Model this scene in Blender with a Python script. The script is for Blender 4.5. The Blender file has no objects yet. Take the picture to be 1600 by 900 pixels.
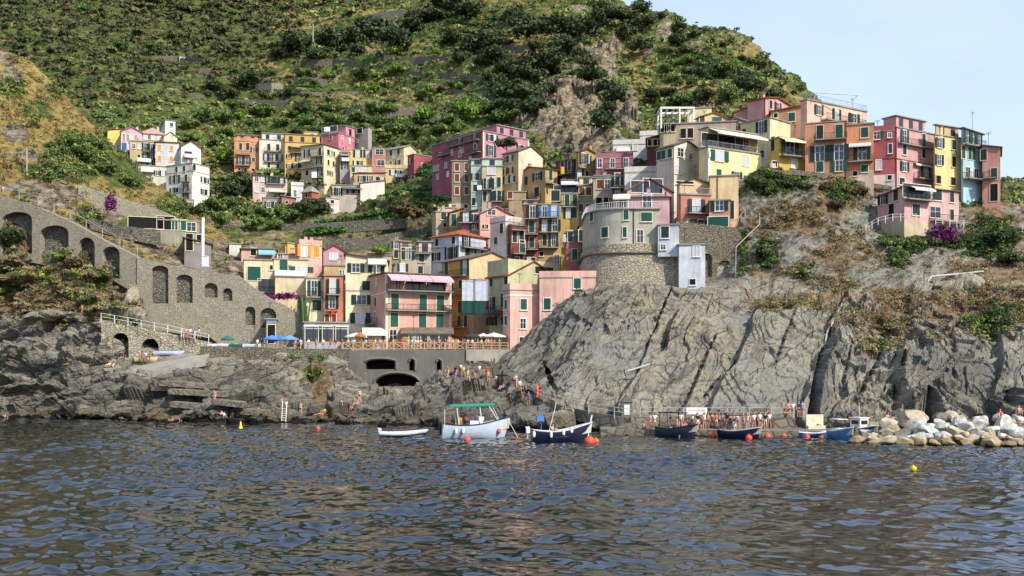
import bpy, bmesh, math, random
import numpy as np
from mathutils import Vector, Matrix

sc = bpy.context.scene
# ------------------------------------------------------------------ camera
F = 1600.0; CH = 6.0; VH = 590.0       # focal length in photo pixels, eye height, horizon row
cam = bpy.data.cameras.new("camera"); camo = bpy.data.objects.new("camera", cam)
sc.collection.objects.link(camo); sc.camera = camo
camo.location = (0, 0, CH); camo.rotation_euler = (math.radians(90), 0, 0)
cam.sensor_width = 36.0; cam.lens = 36.0; cam.shift_y = (VH-450)/1600.0
cam.clip_start = 0.5; cam.clip_end = 6000
# ------------------------------------------------------------------ light
SUN_EL = math.radians(40); SUN_AZ = math.radians(134)   # azimuth clockwise from +Y
w = bpy.data.worlds.new("World"); sc.world = w; w.use_nodes = True
nt = w.node_tree; bg = nt.nodes["Background"]
sky = nt.nodes.new("ShaderNodeTexSky"); sky.sky_type = 'NISHITA'; sky.sun_disc = False
sky.sun_elevation = SUN_EL; sky.sun_rotation = SUN_AZ
sky.air_density = 1.0; sky.dust_density = 1.1; sky.ozone_density = 2.6; sky.altitude = 0
# thin high cloud veil mixed into the sky, in world directions
tcw = nt.nodes.new("ShaderNodeTexCoord"); mpw = nt.nodes.new("ShaderNodeMapping"); mpw.inputs["Scale"].default_value = (1.0, 1.0, 3.2)
nzw = nt.nodes.new("ShaderNodeTexNoise"); nzw.inputs["Scale"].default_value = 2.4; nzw.inputs["Detail"].default_value = 5; nzw.inputs["Roughness"].default_value = 0.55
rpw = nt.nodes.new("ShaderNodeMapRange"); rpw.inputs[1].default_value = 0.35; rpw.inputs[2].default_value = 0.75; rpw.inputs[3].default_value = 0.45; rpw.inputs[4].default_value = 0.80
mxw = nt.nodes.new("ShaderNodeMix"); mxw.data_type = 'RGBA'; mxw.inputs[7].default_value = (3.6, 4.2, 5.6, 1)
L = nt.links.new
L(tcw.outputs["Generated"], mpw.inputs["Vector"]); L(mpw.outputs["Vector"], nzw.inputs["Vector"]); L(nzw.outputs["Fac"], rpw.inputs[0])
sxw = nt.nodes.new("ShaderNodeSeparateXYZ"); L(tcw.outputs["Generated"], sxw.inputs[0])
fdw = nt.nodes.new("ShaderNodeMapRange"); fdw.inputs[1].default_value = 0.30; fdw.inputs[2].default_value = 0.62; fdw.inputs[3].default_value = 1.0; fdw.inputs[4].default_value = 0.6; L(sxw.outputs[2], fdw.inputs[0])
mlw = nt.nodes.new("ShaderNodeMath"); mlw.operation = 'MULTIPLY'; L(rpw.outputs[0], mlw.inputs[0]); L(fdw.outputs[0], mlw.inputs[1]); L(mlw.outputs[0], mxw.inputs[0]); L(sky.outputs["Color"], mxw.inputs[6]); L(mxw.outputs[2], bg.inputs["Color"])
bg.inputs["Strength"].default_value = 0.15
sun = bpy.data.lights.new("sun", 'SUN'); suno = bpy.data.objects.new("sun", sun); sc.collection.objects.link(suno)
sun.energy = 3.7; sun.angle = math.radians(0.53); sun.color = (1.0, 0.95, 0.87)
sd = Vector((math.sin(SUN_AZ)*math.cos(SUN_EL), math.cos(SUN_AZ)*math.cos(SUN_EL), math.sin(SUN_EL)))
suno.rotation_euler = (-sd).to_track_quat('-Z', 'Y').to_euler()
suno.location = (60, -40, 120)
sc.view_settings.view_transform = 'Standard'; sc.view_settings.look = 'None'
sc.view_settings.exposure = 0.68; sc.view_settings.gamma = 1.0; sc.view_settings.use_curve_mapping = False
sc.cycles.max_bounces = 5; sc.cycles.diffuse_bounces = 3; sc.cycles.glossy_bounces = 2
sc.cycles.transparent_max_bounces = 4; sc.cycles.caustics_reflective = False; sc.cycles.caustics_refractive = False
sc.cycles.use_denoising = True

# ------------------------------------------------------------------ helpers
COL = sc.collection
def P(u, v, Y):
    return ((u-800)/F*Y, Y, CH+(VH-v)/F*Y)
def zat(v, Y): return CH+(VH-v)/F*Y
def hx(s, k=1.0):
    s = s.lstrip('#'); o = []
    for i in (0, 2, 4):
        c = int(s[i:i+2], 16)/255; c = c/12.92 if c <= 0.04045 else ((c+0.055)/1.055)**2.4
        o.append(c*k)
    return (*o, 1)
def tag(o, label=None, cat=None, group=None, kind=None):
    if label: o["label"] = label
    if cat: o["category"] = cat
    if group: o["group"] = group
    if kind: o["kind"] = kind
    return o
def empty(name, loc=(0,0,0), rz=0):
    o = bpy.data.objects.new(name, None); COL.objects.link(o); o.location = loc; o.rotation_euler = (0,0,rz); o.empty_display_size = .2
    return o
def link(name, me, parent=None, loc=None, rz=None):
    o = bpy.data.objects.new(name, me); COL.objects.link(o)
    if parent: o.parent = parent
    if loc is not None: o.location = loc
    if rz is not None: o.rotation_euler = (0,0,rz)
    return o
def dup(root, loc, rz=0, sca=None):
    r = root.copy(); COL.objects.link(r); r.location = loc; r.rotation_euler = (0,0,rz)
    if sca: r.scale = (sca,)*3 if not isinstance(sca, tuple) else sca
    for ch in list(root.children):
        c = ch.copy(); COL.objects.link(c); c.parent = r
        for g in list(ch.children):
            d = g.copy(); COL.objects.link(d); d.parent = c
    return r
class MB:
    """collects shapes into one mesh; m = material slot"""
    def __init__(s): s.v = []; s.f = []; s.m = []
    def add(s, vs, fs, m=0):
        b = len(s.v); s.v += [tuple(p) for p in vs]; s.f += [tuple(i+b for i in f) for f in fs]; s.m += [m]*len(fs)
    def box(s, x0, x1, y0, y1, z0, z1, m=0):
        s.add([(x0,y0,z0),(x1,y0,z0),(x1,y1,z0),(x0,y1,z0),(x0,y0,z1),(x1,y0,z1),(x1,y1,z1),(x0,y1,z1)],
              [(0,3,2,1),(4,5,6,7),(0,1,5,4),(1,2,6,5),(2,3,7,6),(3,0,4,7)], m)
    def slab(s, pts, th, m=0):      # polygon (3d, counter-clockwise from above) with a thickness downwards
        n = len(pts); lo = [(p[0],p[1],p[2]-th) for p in pts]
        s.add(list(pts)+lo, [tuple(range(n)), tuple(range(2*n-1, n-1, -1))]+[(i, i+n, (i+1)%n+n, (i+1)%n) for i in range(n)], m)
    def bar(s, a, b, r, n=4, m=0, r2=None):
        a = Vector(a); b = Vector(b); d = (b-a); 
        if d.length < 1e-6: return
        d.normalize(); x = d.orthogonal().normalized(); y = d.cross(x); r2 = r if r2 is None else r2
        vs = []
        for c, rr in ((a, r), (b, r2)):
            for i in range(n):
                t = 2*math.pi*(i+.5)/n; vs.append(c+(x*math.cos(t)+y*math.sin(t))*rr)
        s.add(vs, [(i, (i+1)%n, (i+1)%n+n, i+n) for i in range(n)]+[tuple(range(n-1,-1,-1)), tuple(range(n, 2*n))], m)
    def tube(s, path, r, n=8, m=0):
        vs = []; k = len(path); P3 = [Vector(p) for p in path]
        for i, p in enumerate(P3):
            d = (P3[min(i+1, k-1)]-P3[max(i-1, 0)]).normalized(); x = d.cross(Vector((0,0,1))).normalized(); y = x.cross(d)
            for j in range(n): t = 2*math.pi*j/n; vs.append(p+(x*math.cos(t)+y*math.sin(t))*r)
        s.add(vs, [(i*n+j, i*n+(j+1)%n, (i+1)*n+(j+1)%n, (i+1)*n+j) for i in range(k-1) for j in range(n)]+[tuple(range(n-1,-1,-1)), tuple((k-1)*n+j for j in range(n))], m)
    def lathe(s, prof, n=12, c=(0,0,0), m=0, sx=1, sy=1):
        vs = []; fs = []
        for r, z in prof:
            for i in range(n):
                t = 2*math.pi*i/n; vs.append((c[0]+r*math.cos(t)*sx, c[1]+r*math.sin(t)*sy, c[2]+z))
        k = len(prof)
        for j in range(k-1):
            for i in range(n):
                fs.append((j*n+i, j*n+(i+1)%n, (j+1)*n+(i+1)%n, (j+1)*n+i))
        fs.append(tuple(range(n-1,-1,-1))); fs.append(tuple((k-1)*n+i for i in range(n)))
        s.add(vs, fs, m)
    def mesh(s, name, mats, smooth=False):
        me = bpy.data.meshes.new(name); me.from_pydata(s.v, [], s.f)
        for m in (mats if isinstance(mats, (list, tuple)) else [mats]): me.materials.append(m)
        for p, k in zip(me.polygons, s.m): p.material_index = k
        if smooth: me.polygons.foreach_set("use_smooth", [True]*len(me.polygons))
        me.update(); return me
    def obj(s, name, mats, parent=None, loc=None, rz=None, smooth=False):
        return link(name, s.mesh(name, mats, smooth), parent, loc, rz)

# ------------------------------------------------------------------ node material helpers
def newmat(name, rough=0.85, spec=0.3):
    m = bpy.data.materials.new(name); m.use_nodes = True
    n = m.node_tree; b = n.nodes["Principled BSDF"]; b.inputs["Roughness"].default_value = rough
    b.inputs["Specular IOR Level"].default_value = spec
    return m, n, b
def N(n, t, **kw):
    o = n.nodes.new(t)
    for k, v in kw.items():
        if k.startswith('i_'):
            o.inputs[k[2:].replace('_', ' ')].default_value = v
        else: setattr(o, k, v)
    return o
def ramp(n, fac, stops, interp='LINEAR'):
    r = n.nodes.new("ShaderNodeValToRGB"); e = r.color_ramp; e.interpolation = interp
    while len(e.elements) > 1: e.elements.remove(e.elements[-1])
    e.elements[0].position = stops[0][0]; e.elements[0].color = stops[0][1]
    for p, c in stops[1:]:
        q = e.elements.new(p); q.color = c
    n.links.new(fac, r.inputs[0]); return r.outputs[0]
def g(v): return (v, v, v, 1)
def mixc(n, fac, a, b, mode='MIX'):
    m = n.nodes.new("ShaderNodeMix"); m.data_type = 'RGBA'; m.blend_type = mode
    for sock, val in ((m.inputs[0], fac), (m.inputs[6], a), (m.inputs[7], b)):
        if isinstance(val, (int, float)): sock.default_value = val
        elif isinstance(val, tuple): sock.default_value = val
        else: n.links.new(val, sock)
    return m.outputs[2]
def math_(n, op, a, b=None, clamp=False):
    m = n.nodes.new("ShaderNodeMath"); m.operation = op; m.use_clamp = clamp
    for i, val in enumerate((a, b)):
        if val is None: continue
        if isinstance(val, (int, float)): m.inputs[i].default_value = val
        else: n.links.new(val, m.inputs[i])
    return m.outputs[0]
def noise(n, vec, scale, detail=4, rough=.55, dist=0, dim='3D'):
    t = N(n, "ShaderNodeTexNoise"); t.inputs["Scale"].default_value = scale; t.inputs["Detail"].default_value = detail
    t.inputs["Roughness"].default_value = rough; t.inputs["Distortion"].default_value = dist
    if vec is not None: n.links.new(vec, t.inputs["Vector"])
    return t.outputs["Fac"]
def vor(n, vec, scale, feature='F1', out="Distance", rnd=1.0):
    t = N(n, "ShaderNodeTexVoronoi", feature=feature); t.inputs["Scale"].default_value = scale; t.inputs["Randomness"].default_value = rnd
    if vec is not None: n.links.new(vec, t.inputs["Vector"])
    return t.outputs[out]
def mapping(n, vec, scale=(1,1,1), rot=(0,0,0), loc=(0,0,0)):
    m = N(n, "ShaderNodeMapping"); m.inputs["Scale"].default_value = scale; m.inputs["Rotation"].default_value = rot; m.inputs["Location"].default_value = loc
    n.links.new(vec, m.inputs["Vector"]); return m.outputs[0]
def bump(n, b, h, strength=.5, dist=.1):
    t = N(n, "ShaderNodeBump"); t.inputs["Strength"].default_value = strength; t.inputs["Distance"].default_value = dist
    n.links.new(h, t.inputs["Height"]); n.links.new(t.outputs[0], b.inputs["Normal"])
def wpos(n):
    return N(n, "ShaderNodeNewGeometry").outputs["Position"]

_mc = {}
def plaster(hexcol, k=0.86, dirt=1.0):
    key = ('pl', hexcol, k, dirt)
    if key in _mc: return _mc[key]
    m, n, b = newmat("plaster_"+hexcol, 0.9, 0.2); c = hx(hexcol, k)
    gy = c[0]*.3+c[1]*.6+c[2]*.1; ds = .28 if c[0] > 2.2*c[1] else .15; c = tuple(x*(1-ds)+gy*ds for x in c[:3])+(1,)
    p = wpos(n)
    a = noise(n, p, 0.35, 4, .6); big = ramp(n, a, [(.32, tuple(x*.74 for x in c[:3])+(1,)), (.66, tuple(min(1, x*1.10) for x in c[:3])+(1,))])
    st = noise(n, mapping(n, p, (2.2, 2.2, .22)), 1.0, 4, .6)
    s = math_(n, 'MULTIPLY', ramp(n, st, [(.46, g(0)), (.72, g(1))]), .5*dirt)
    col = mixc(n, s, big, tuple(x*.45+.03 for x in c[:3])+(1,))
    fl = ramp(n, noise(n, p, 1.1, 6, .65), [(.66, g(0)), (.72, g(1))])
    col = mixc(n, math_(n, 'MULTIPLY', fl, .45*dirt), col, (.36,.33,.29,1))
    n.links.new(col, b.inputs["Base Color"])
    bump(n, b, noise(n, p, 3.0, 5, .7), .25, .05)
    _mc[key] = m; return m
def flatmat(name, hexcol, k=.9, rough=.6, spec=.3, var=.12, metal=0):
    key = ('f', name, hexcol, k, rough)
    if key in _mc: return _mc[key]
    m, n, b = newmat(name, rough, spec); c = hx(hexcol, k); b.inputs["Metallic"].default_value = metal
    a = noise(n, wpos(n), 1.7, 4, .6)
    n.links.new(ramp(n, a, [(.3, tuple(x*(1-var*1.6) for x in c[:3])+(1,)), (.7, tuple(min(1,x*(1+var)) for x in c[:3])+(1,))]), b.inputs["Base Color"])
    _mc[key] = m; return m
def tiles(name, c0, c1, c2):
    key = ('t', name)
    if key in _mc: return _mc[key]
    m, n, b = newmat(name, .9, .2); tc = N(n, "ShaderNodeTexCoord").outputs["Object"]
    br = N(n, "ShaderNodeTexBrick"); br.inputs["Scale"].default_value = 2.2; br.inputs["Mortar Size"].default_value = .03
    for i, q in enumerate((c0, c1)): br.inputs["Color%d" % (i+1)].default_value = hx(q)
    br.inputs["Mortar"].default_value = hx(c2, .5)
    n.links.new(tc, br.inputs["Vector"])
    ns = noise(n, tc, .9, 5, .7)
    col = mixc(n, ramp(n, ns, [(.38, g(0)), (.62, g(1))]), br.outputs[0], hx(c2))
    n.links.new(col, b.inputs["Base Color"]); bump(n, b, br.outputs["Fac"], .5, .05)
    _mc[key] = m; return m
def masonry(name, c0, c1, mort, scale=1.6, bs=.6, squash=(1,1,1.5), rot=(0,0,0), plant=0.0):
    key = ('s', name)
    if key in _mc: return _mc[key]
    m, n, b = newmat(name, .95, .15); p = mapping(n, wpos(n), squash, rot)
    wn = N(n, "ShaderNodeTexNoise"); wn.inputs["Scale"].default_value = 1.5; n.links.new(p, wn.inputs["Vector"])
    p2 = mixc(n, .06, p, wn.outputs["Color"])
    d = vor(n, p2, scale, 'DISTANCE_TO_EDGE'); ci = vor(n, p2, scale, 'F1', 'Color')
    sx = N(n, "ShaderNodeSeparateColor"); n.links.new(ci, sx.inputs[0])
    st = mixc(n, sx.outputs[0], hx(c0), hx(c1))
    st = mixc(n, .5, st, mixc(n, noise(n, wpos(n), .25, 5, .65), hx(c0, .55), hx(c1, 1.2)))
    hi = ramp(n, sx.outputs[1], [(.86, g(0)), (.9, g(1))]); st = mixc(n, math_(n, 'MULTIPLY', hi, .3), st, hx(c1, 1.4))
    edge = ramp(n, d, [(.0, g(1)), (.09, g(0))])
    col = mixc(n, edge, st, hx(mort))
    if plant:
        gm = ramp(n, noise(n, wpos(n), .45, 6, .7), [(.58, g(0)), (.66, g(1))])
        col = mixc(n, math_(n, 'MULTIPLY', gm, plant), col, hx('5a5432'))
    n.links.new(col, b.inputs["Base Color"])
    h = math_(n, 'ADD', ramp(n, d, [(0, g(0)), (.15, g(1))]), math_(n, 'MULTIPLY', noise(n, wpos(n), 4, 4, .7), .6))
    bump(n, b, h, bs, .12); _mc[key] = m; return m

M = {}
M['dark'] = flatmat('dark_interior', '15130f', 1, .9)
M['white'] = flatmat('white_paint', 'e8e6de', .85)
M['cream'] = flatmat('cream_trim', 'e4d8b8', .85)
M['green'] = flatmat('green_shutter_paint', '14493b', 1.0, .55)
M['dgreen'] = flatmat('dark_green_shutter_paint', '16302a', .9, .55)
M['brown'] = flatmat('brown_shutter_paint', '6b3320', 1.0, .6)
M['yel'] = flatmat('ochre_shutter_paint', 'c98a2c', 1.0, .6)
M['blue'] = flatmat('blue_shutter_paint', '3f78b4', 1.0, .6)
M['iron'] = flatmat('dark_iron', '2a2a2a', 1, .5)
M['rail'] = flatmat('pale_metal_rail', 'a9a9a2', .9, .5)
M['conc'] = plaster('a39d8d', .8, 1.0)
M['concd'] = plaster('7c776c', .8, 1.2)
M['wood'] = flatmat('weathered_wood', 'b99a74', .9, .8)
M['tileO'] = tiles('terracotta_tiles', 'b4552e', 'd0714a', '8a5236')
M['tileG'] = tiles('old_grey_tiles', '8d7a66', 'a08b76', '5f564b')
M['tileP'] = tiles('pink_tiles', 'c99a94', 'd8aaa2', 'a87f76')
gm_, gn_, gb_ = newmat('window_glass', .08, .6); gb_.inputs["Base Color"].default_value = (.02,.025,.03,1); M['glass'] = gm_
gm_, gn_, gb_ = newmat('curtained_glass', .15, .6); gb_.inputs["Base Color"].default_value = (.42,.44,.46,1); M['curt'] = gm_

# ------------------------------------------------------------------ numpy noise
def _h(ix, iy, iz, s):
    n = (ix*374761393 + iy*668265263 + iz*2147483647 + s*1442695041) & 0xffffffff
    n = ((n ^ (n >> 13))*1274126177) & 0xffffffff
    n = n ^ (n >> 16)
    return (n & 0xffffff)/float(0xffffff)*2-1
def vnoise(x, y, z, s=0):
    xi = np.floor(x).astype(np.int64); yi = np.floor(y).astype(np.int64); zi = np.floor(z).astype(np.int64)
    fx = x-xi; fy = y-yi; fz = z-zi
    fx = fx*fx*(3-2*fx); fy = fy*fy*(3-2*fy); fz = fz*fz*(3-2*fz); r = 0
    for a in (0, 1):
        for b in (0, 1):
            for c in (0, 1):
                r = r + _h(xi+a, yi+b, zi+c, s)*(fx if a else 1-fx)*(fy if b else 1-fy)*(fz if c else 1-fz)
    return r
def fbm(x, y, z, o=4, s=0, rough=.5, ridged=False):
    t = 0; a = 1; tot = 0
    for i in range(o):
        q = vnoise(x*2**i, y*2**i, z*2**i, s+i*7)
        t = t + a*((1-2*np.abs(q)) if ridged else q); tot += a; a *= rough
    return t/tot
def facets(x, y, z, s=0):
    """piecewise planar blocks: each jittered cell gets its own offset and tilt"""
    xi = np.floor(x).astype(np.int64); yi = np.floor(y).astype(np.int64); zi = np.floor(z).astype(np.int64)
    best = np.full(x.shape, 9.); out = np.zeros(x.shape)
    for a in (-1, 0, 1):
        for b in (-1, 0, 1):
            for c in (-1, 0, 1):
                X_, Y_, Z_ = xi+a, yi+b, zi+c; px = X_+.5+.45*_h(X_, Y_, Z_, s); py = Y_+.5+.45*_h(X_, Y_, Z_, s+1); pz = Z_+.5+.45*_h(X_, Y_, Z_, s+2)
                dx, dy, dz = x-px, y-py, z-pz; d = dx*dx+dy*dy+dz*dz; v = _h(X_, Y_, Z_, s+3)*.6+dx*_h(X_, Y_, Z_, s+4)*.9+dz*_h(X_, Y_, Z_, s+5)*.9
                k = d < best; out = np.where(k, v, out); best = np.where(k, d, best)
    return out
def sstep(a, b, x):
    t = np.clip((x-a)/(b-a), 0, 1); return t*t*(3-2*t)

# ------------------------------------------------------------------ lofted terrain sheets
class Sheet:
    """lines: bottom-to-top list of {u: (v, Y)} ; vertices lie on real 3D positions"""
    def __init__(s, name, u0, u1, nu, lines, rows):
        s.name = name; s.U = np.linspace(u0, u1, nu); s.Vs = []; s.Ys = []
        for ln in lines:
            ks = sorted(ln); s.Vs.append(np.interp(s.U, ks, [ln[k][0] for k in ks])); s.Ys.append(np.interp(s.U, ks, [ln[k][1] for k in ks]))
        V = []; Y = []
        for i, n in enumerate(rows):
            t = np.linspace(0, 1, n, endpoint=False)[:, None]
            V.append(s.Vs[i]*(1-t)+s.Vs[i+1]*t); Y.append(s.Ys[i]*(1-t)+s.Ys[i+1]*t)
        V.append(s.Vs[-1][None]); Y.append(s.Ys[-1][None])
        s.V = np.vstack(V); s.Yd = np.vstack(Y); s.UU = np.broadcast_to(s.U, s.V.shape)
        # soften the creases between lines
        for _ in range(6):
            for A in (s.V, s.Yd):
                A[1:-1] = (A[:-2]+2*A[1:-1]+A[2:])/4
        s.Yd = s.Yd.copy()
        s.recalc()
    def recalc(s):
        s.X = (s.UU-800)/F*s.Yd; s.Z = CH+(VH-s.V)/F*s.Yd
    def normal(s):
        p = np.stack([s.X, s.Yd, s.Z], -1); du = np.gradient(p, axis=1); dv = np.gradient(p, axis=0)
        n = np.cross(du, dv); n /= np.maximum(np.linalg.norm(n, axis=-1, keepdims=True), 1e-9); return n
    def displace(s, d):
        n = s.normal(); s.X = s.X+n[..., 0]*d; s.Yd = s.Yd+n[..., 1]*d; s.Z = s.Z+n[..., 2]*d
    def Yat(s, u, v, top=True):
        j = int(np.clip(np.searchsorted(s.U, u), 0, len(s.U)-1)); vv = VH-(s.Z[:, j]-CH)*F/s.Yd[:, j]
        idx = np.where((vv[:-1] >= v) & (vv[1:] < v))[0]
        if len(idx) == 0: return float(s.Yd[np.argmin(np.abs(vv-v)), j])
        return float(s.Yd[idx[0], j])
    def build(s, mat, attrs=None, kind='structure'):
        r, c = s.X.shape; co = np.stack([s.X, s.Yd, s.Z], -1).reshape(-1, 3).astype(np.float32)
        i = np.arange((r-1)*c).reshape(r-1, c)[:, :-1].ravel()
        q = np.stack([i, i+1, i+1+c, i+c], -1)
        me = bpy.data.meshes.new(s.name); me.vertices.add(len(co)); me.vertices.foreach_set("co", co.ravel())
        me.loops.add(q.size); me.loops.foreach_set("vertex_index", q.ravel().astype(np.int32))
        me.polygons.add(len(q)); me.polygons.foreach_set("loop_start", np.arange(0, q.size, 4, dtype=np.int32))
        me.update(calc_edges=True); me.validate()
        if attrs is not None:
            a = me.color_attributes.new("mask", 'FLOAT_COLOR', 'POINT')
            a.data.foreach_set("color", np.concatenate([attrs.reshape(-1, 3), np.ones((r*c, 1))], 1).astype(np.float32).ravel())
        me.polygons.foreach_set("use_smooth", np.full(len(q), not getattr(s, 'flat', False))); me.materials.append(mat)
        o = link(s.name, me); o["kind"] = kind; s.o = o; return o
def blob(U, V, pts):
    """soft union of ellipses (u, v, ru, rv)"""
    t = np.zeros_like(V)
    for u, v, ru, rv in pts:
        d = np.sqrt(((U-u)/ru)**2+((V-v)/rv)**2); t = np.maximum(t, np.clip(1.6-d*1.1, 0, 1))
    return t
# ================================================================== terrain materials
def rock_mat(name, light, mid, dark, ang, sc1=1.0, seam=1.0, tide=True, tan='95876a'):
    m, n, b = newmat(name, .93, .2); p = wpos(n)
    at = N(n, "ShaderNodeAttribute", attribute_name="mask"); sp = N(n, "ShaderNodeSeparateColor"); n.links.new(at.outputs["Color"], sp.inputs[0])
    wn = N(n, "ShaderNodeTexNoise"); wn.inputs["Scale"].default_value = .18; wn.inputs["Detail"].default_value = 4; n.links.new(p, wn.inputs["Vector"])
    warp = N(n, "ShaderNodeVectorMath", operation='SCALE'); n.links.new(wn.outputs["Color"], warp.inputs[0]); warp.inputs["Scale"].default_value = 2.6
    pw = N(n, "ShaderNodeVectorMath", operation='ADD'); n.links.new(p, pw.inputs[0]); n.links.new(warp.outputs[0], pw.inputs[1])
    # bedding frame: rotate about Y so the layers run up to the right
    q = mapping(n, pw.outputs[0], (1,1,1), (0, ang, 0)); warp2 = N(n, 'ShaderNodeVectorMath', operation='SCALE'); n.links.new(wn.outputs['Color'], warp2.inputs[0]); warp2.inputs['Scale'].default_value = .9
    pw2_ = N(n, 'ShaderNodeVectorMath', operation='ADD'); n.links.new(p, pw2_.inputs[0]); n.links.new(warp2.outputs[0], pw2_.inputs[1])
    ql = mapping(n, mapping(n, pw2_.outputs[0], (1,1,1), (0, ang, 0)), (.10, .5, 1.3))
    big = noise(n, p, .07*sc1, 5, .62); mot = noise(n, q, .5*sc1, 6, .7); lay = noise(n, ql, .55*sc1, 6, .68)
    fin = noise(n, ql, 2.6*sc1, 5, .7)
    col = ramp(n, big, [(.32, hx(mid)), (.46, hx(light)), (.56, hx(tan)), (.68, hx(mid))])
    col = mixc(n, ramp(n, lay, [(.44, g(0)), (.6, g(1))]), col, hx(dark, 1.5))
    col = mixc(n, math_(n, 'MULTIPLY', ramp(n, mot, [(.5, g(0)), (.7, g(1))]), .7), col, hx(light, 1.25))
    col = mixc(n, .45, col, ramp(n, fin, [(.3, hx(dark)), (.5, hx(mid)), (.72, hx(light, 1.3))]))
    # fine cracks along and across the bedding
    ck = vor(n, mapping(n, q, (.05, .2, .30)), .8*sc1, 'DISTANCE_TO_EDGE'); ck2 = vor(n, mapping(n, pw.outputs[0], (1,1,1)), .55*sc1, 'DISTANCE_TO_EDGE')
    cm = math_(n, 'MAXIMUM', ramp(n, ck, [(0, g(1)), (.022, g(0))]), math_(n, 'MULTIPLY', ramp(n, ck2, [(0, g(1)), (.02, g(0))]), .35))
    col = mixc(n, math_(n, 'MULTIPLY', math_(n, 'MULTIPLY', cm, ramp(n, big, [(.4, g(.2)), (.6, g(1))])), .8*seam), col, hx('1e1a16'))
    gp = ramp(n, noise(n, p, .11, 4, .6, .6), [(.5, g(0)), (.6, g(.55))]); col = mixc(n, gp, col, hx('7e7d76'))
    # rust streaks
    rs = noise(n, mapping(n, p, (.9, .9, .14)), 1.0, 4, .6); col = mixc(n, ramp(n, rs, [(.64, g(0)), (.72, g(.55))]), col, hx('7a5230'))
    # dark mask (B): slate tone, dark beds, and shade painted into deep crevices
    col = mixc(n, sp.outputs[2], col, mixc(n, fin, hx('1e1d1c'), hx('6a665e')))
    # dry growth (G), green growth (R)
    nz = noise(n, p, .8, 6, .75); nz2 = noise(n, p, .22, 5, .65)
    dry = ramp(n, nz, [(.34, hx('3f3428')), (.48, hx('6b543a')), (.6, hx('84704c')), (.7, hx('55522f'))])
    dm = math_(n, 'ADD', sp.outputs[1], math_(n, 'MULTIPLY', math_(n, 'SUBTRACT', nz2, .5), 2.2)); dm = ramp(n, dm, [(.42, g(0)), (.62, g(1))])
    dm = math_(n, 'MULTIPLY', dm, ramp(n, sp.outputs[1], [(.02, g(0)), (.15, g(1))]))
    col = mixc(n, math_(n, 'MULTIPLY', dm, .85), col, dry)
    gr = ramp(n, nz, [(.34, hx('1d2a12')), (.5, hx('34461c')), (.66, hx('5c6428'))])
    vm = math_(n, 'ADD', sp.outputs[0], math_(n, 'MULTIPLY', math_(n, 'SUBTRACT', nz2, .5), 2.0)); vm = ramp(n, vm, [(.45, g(0)), (.62, g(1))])
    vm = math_(n, 'MULTIPLY', vm, ramp(n, sp.outputs[0], [(.02, g(0)), (.15, g(1))]))
    col = mixc(n, vm, col, gr)
    if tide:
        sz = N(n, "ShaderNodeSeparateXYZ"); n.links.new(p, sz.inputs[0])
        zz = math_(n, 'ADD', sz.outputs[2], math_(n, 'MULTIPLY', math_(n, 'SUBTRACT', noise(n, p, .35, 4, .6), .5), 2.5))
        wetm = ramp(n, math_(n, 'MULTIPLY', zz, .2), [(.0, g(1)), (.24, g(.9)), (.50, g(0))])
        col = mixc(n, math_(n, 'MULTIPLY', wetm, .55), col, mixc(n, fin, hx('1d1b18'), hx('625a4c')))
        alg = ramp(n, math_(n, 'MULTIPLY', zz, .2), [(.02, g(1)), (.17, g(1)), (.26, g(0))])
        am = ramp(n, nz2, [(.47, g(0)), (.6, g(.85))]); col = mixc(n, math_(n, 'MULTIPLY', alg, am), col, hx('5e4a1c'))
        bl = ramp(n, math_(n, 'MULTIPLY', zz, .2), [(.0, g(1)), (.06, g(1)), (.11, g(0))]); col = mixc(n, bl, col, hx('161410'))
    n.links.new(col, b.inputs["Base Color"])
    h = math_(n, 'ADD', math_(n, 'MULTIPLY', lay, 1.2), math_(n, 'MULTIPLY', fin, .7)); h = math_(n, 'SUBTRACT', h, math_(n, 'MULTIPLY', cm, .5)); h = math_(n, 'ADD', h, math_(n, 'MULTIPLY', nz, .5))
    bump(n, b, h, .9, .55)
    return m
def hill_mat(name, scale=1.0, rockc=('9a8c72', '5c5344')):
    m, n, b = newmat(name, .95, .1); p = wpos(n)
    at = N(n, "ShaderNodeAttribute", attribute_name="mask"); sp = N(n, "ShaderNodeSeparateColor"); n.links.new(at.outputs["Color"], sp.inputs[0])
    a = noise(n, p, .12*scale, 6, .72); c = noise(n, p, .5*scale, 6, .75); e = noise(n, p, .03*scale, 4, .6)
    gr = ramp(n, c, [(.32, hx('262c18')), (.5, hx('444d27')), (.66, hx('667036'))])
    dr = ramp(n, c, [(.32, hx('4c3f24')), (.5, hx('7c6c3e')), (.68, hx('988a56'))])
    rk = ramp(n, noise(n, mapping(n, p, (1, 1, 1.8)), .6, 6, .75), [(.3, hx('2e2820')), (.46, hx(rockc[1])), (.62, hx(rockc[0])), (.75, hx('b8ac94'))])
    dm = math_(n, 'ADD', sp.outputs[1], math_(n, 'MULTIPLY', math_(n, 'SUBTRACT', a, .5), 2.6)); dm = ramp(n, dm, [(.42, g(0)), (.6, g(1))])
    col = mixc(n, dm, gr, dr)
    rm = math_(n, 'ADD', sp.outputs[2], math_(n, 'MULTIPLY', math_(n, 'SUBTRACT', a, .5), 1.4)); rm = ramp(n, rm, [(.42, g(0)), (.56, g(1))])
    col = mixc(n, rm, col, rk)
    n.links.new(col, b.inputs["Base Color"])
    bump(n, b, math_(n, 'ADD', c, math_(n, 'MULTIPLY', a, 2)), .8, .6)
    return m
M['slab'] = rock_mat('slab_rock', '98937f', '79756a', '3f3b34', math.radians(48))
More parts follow.
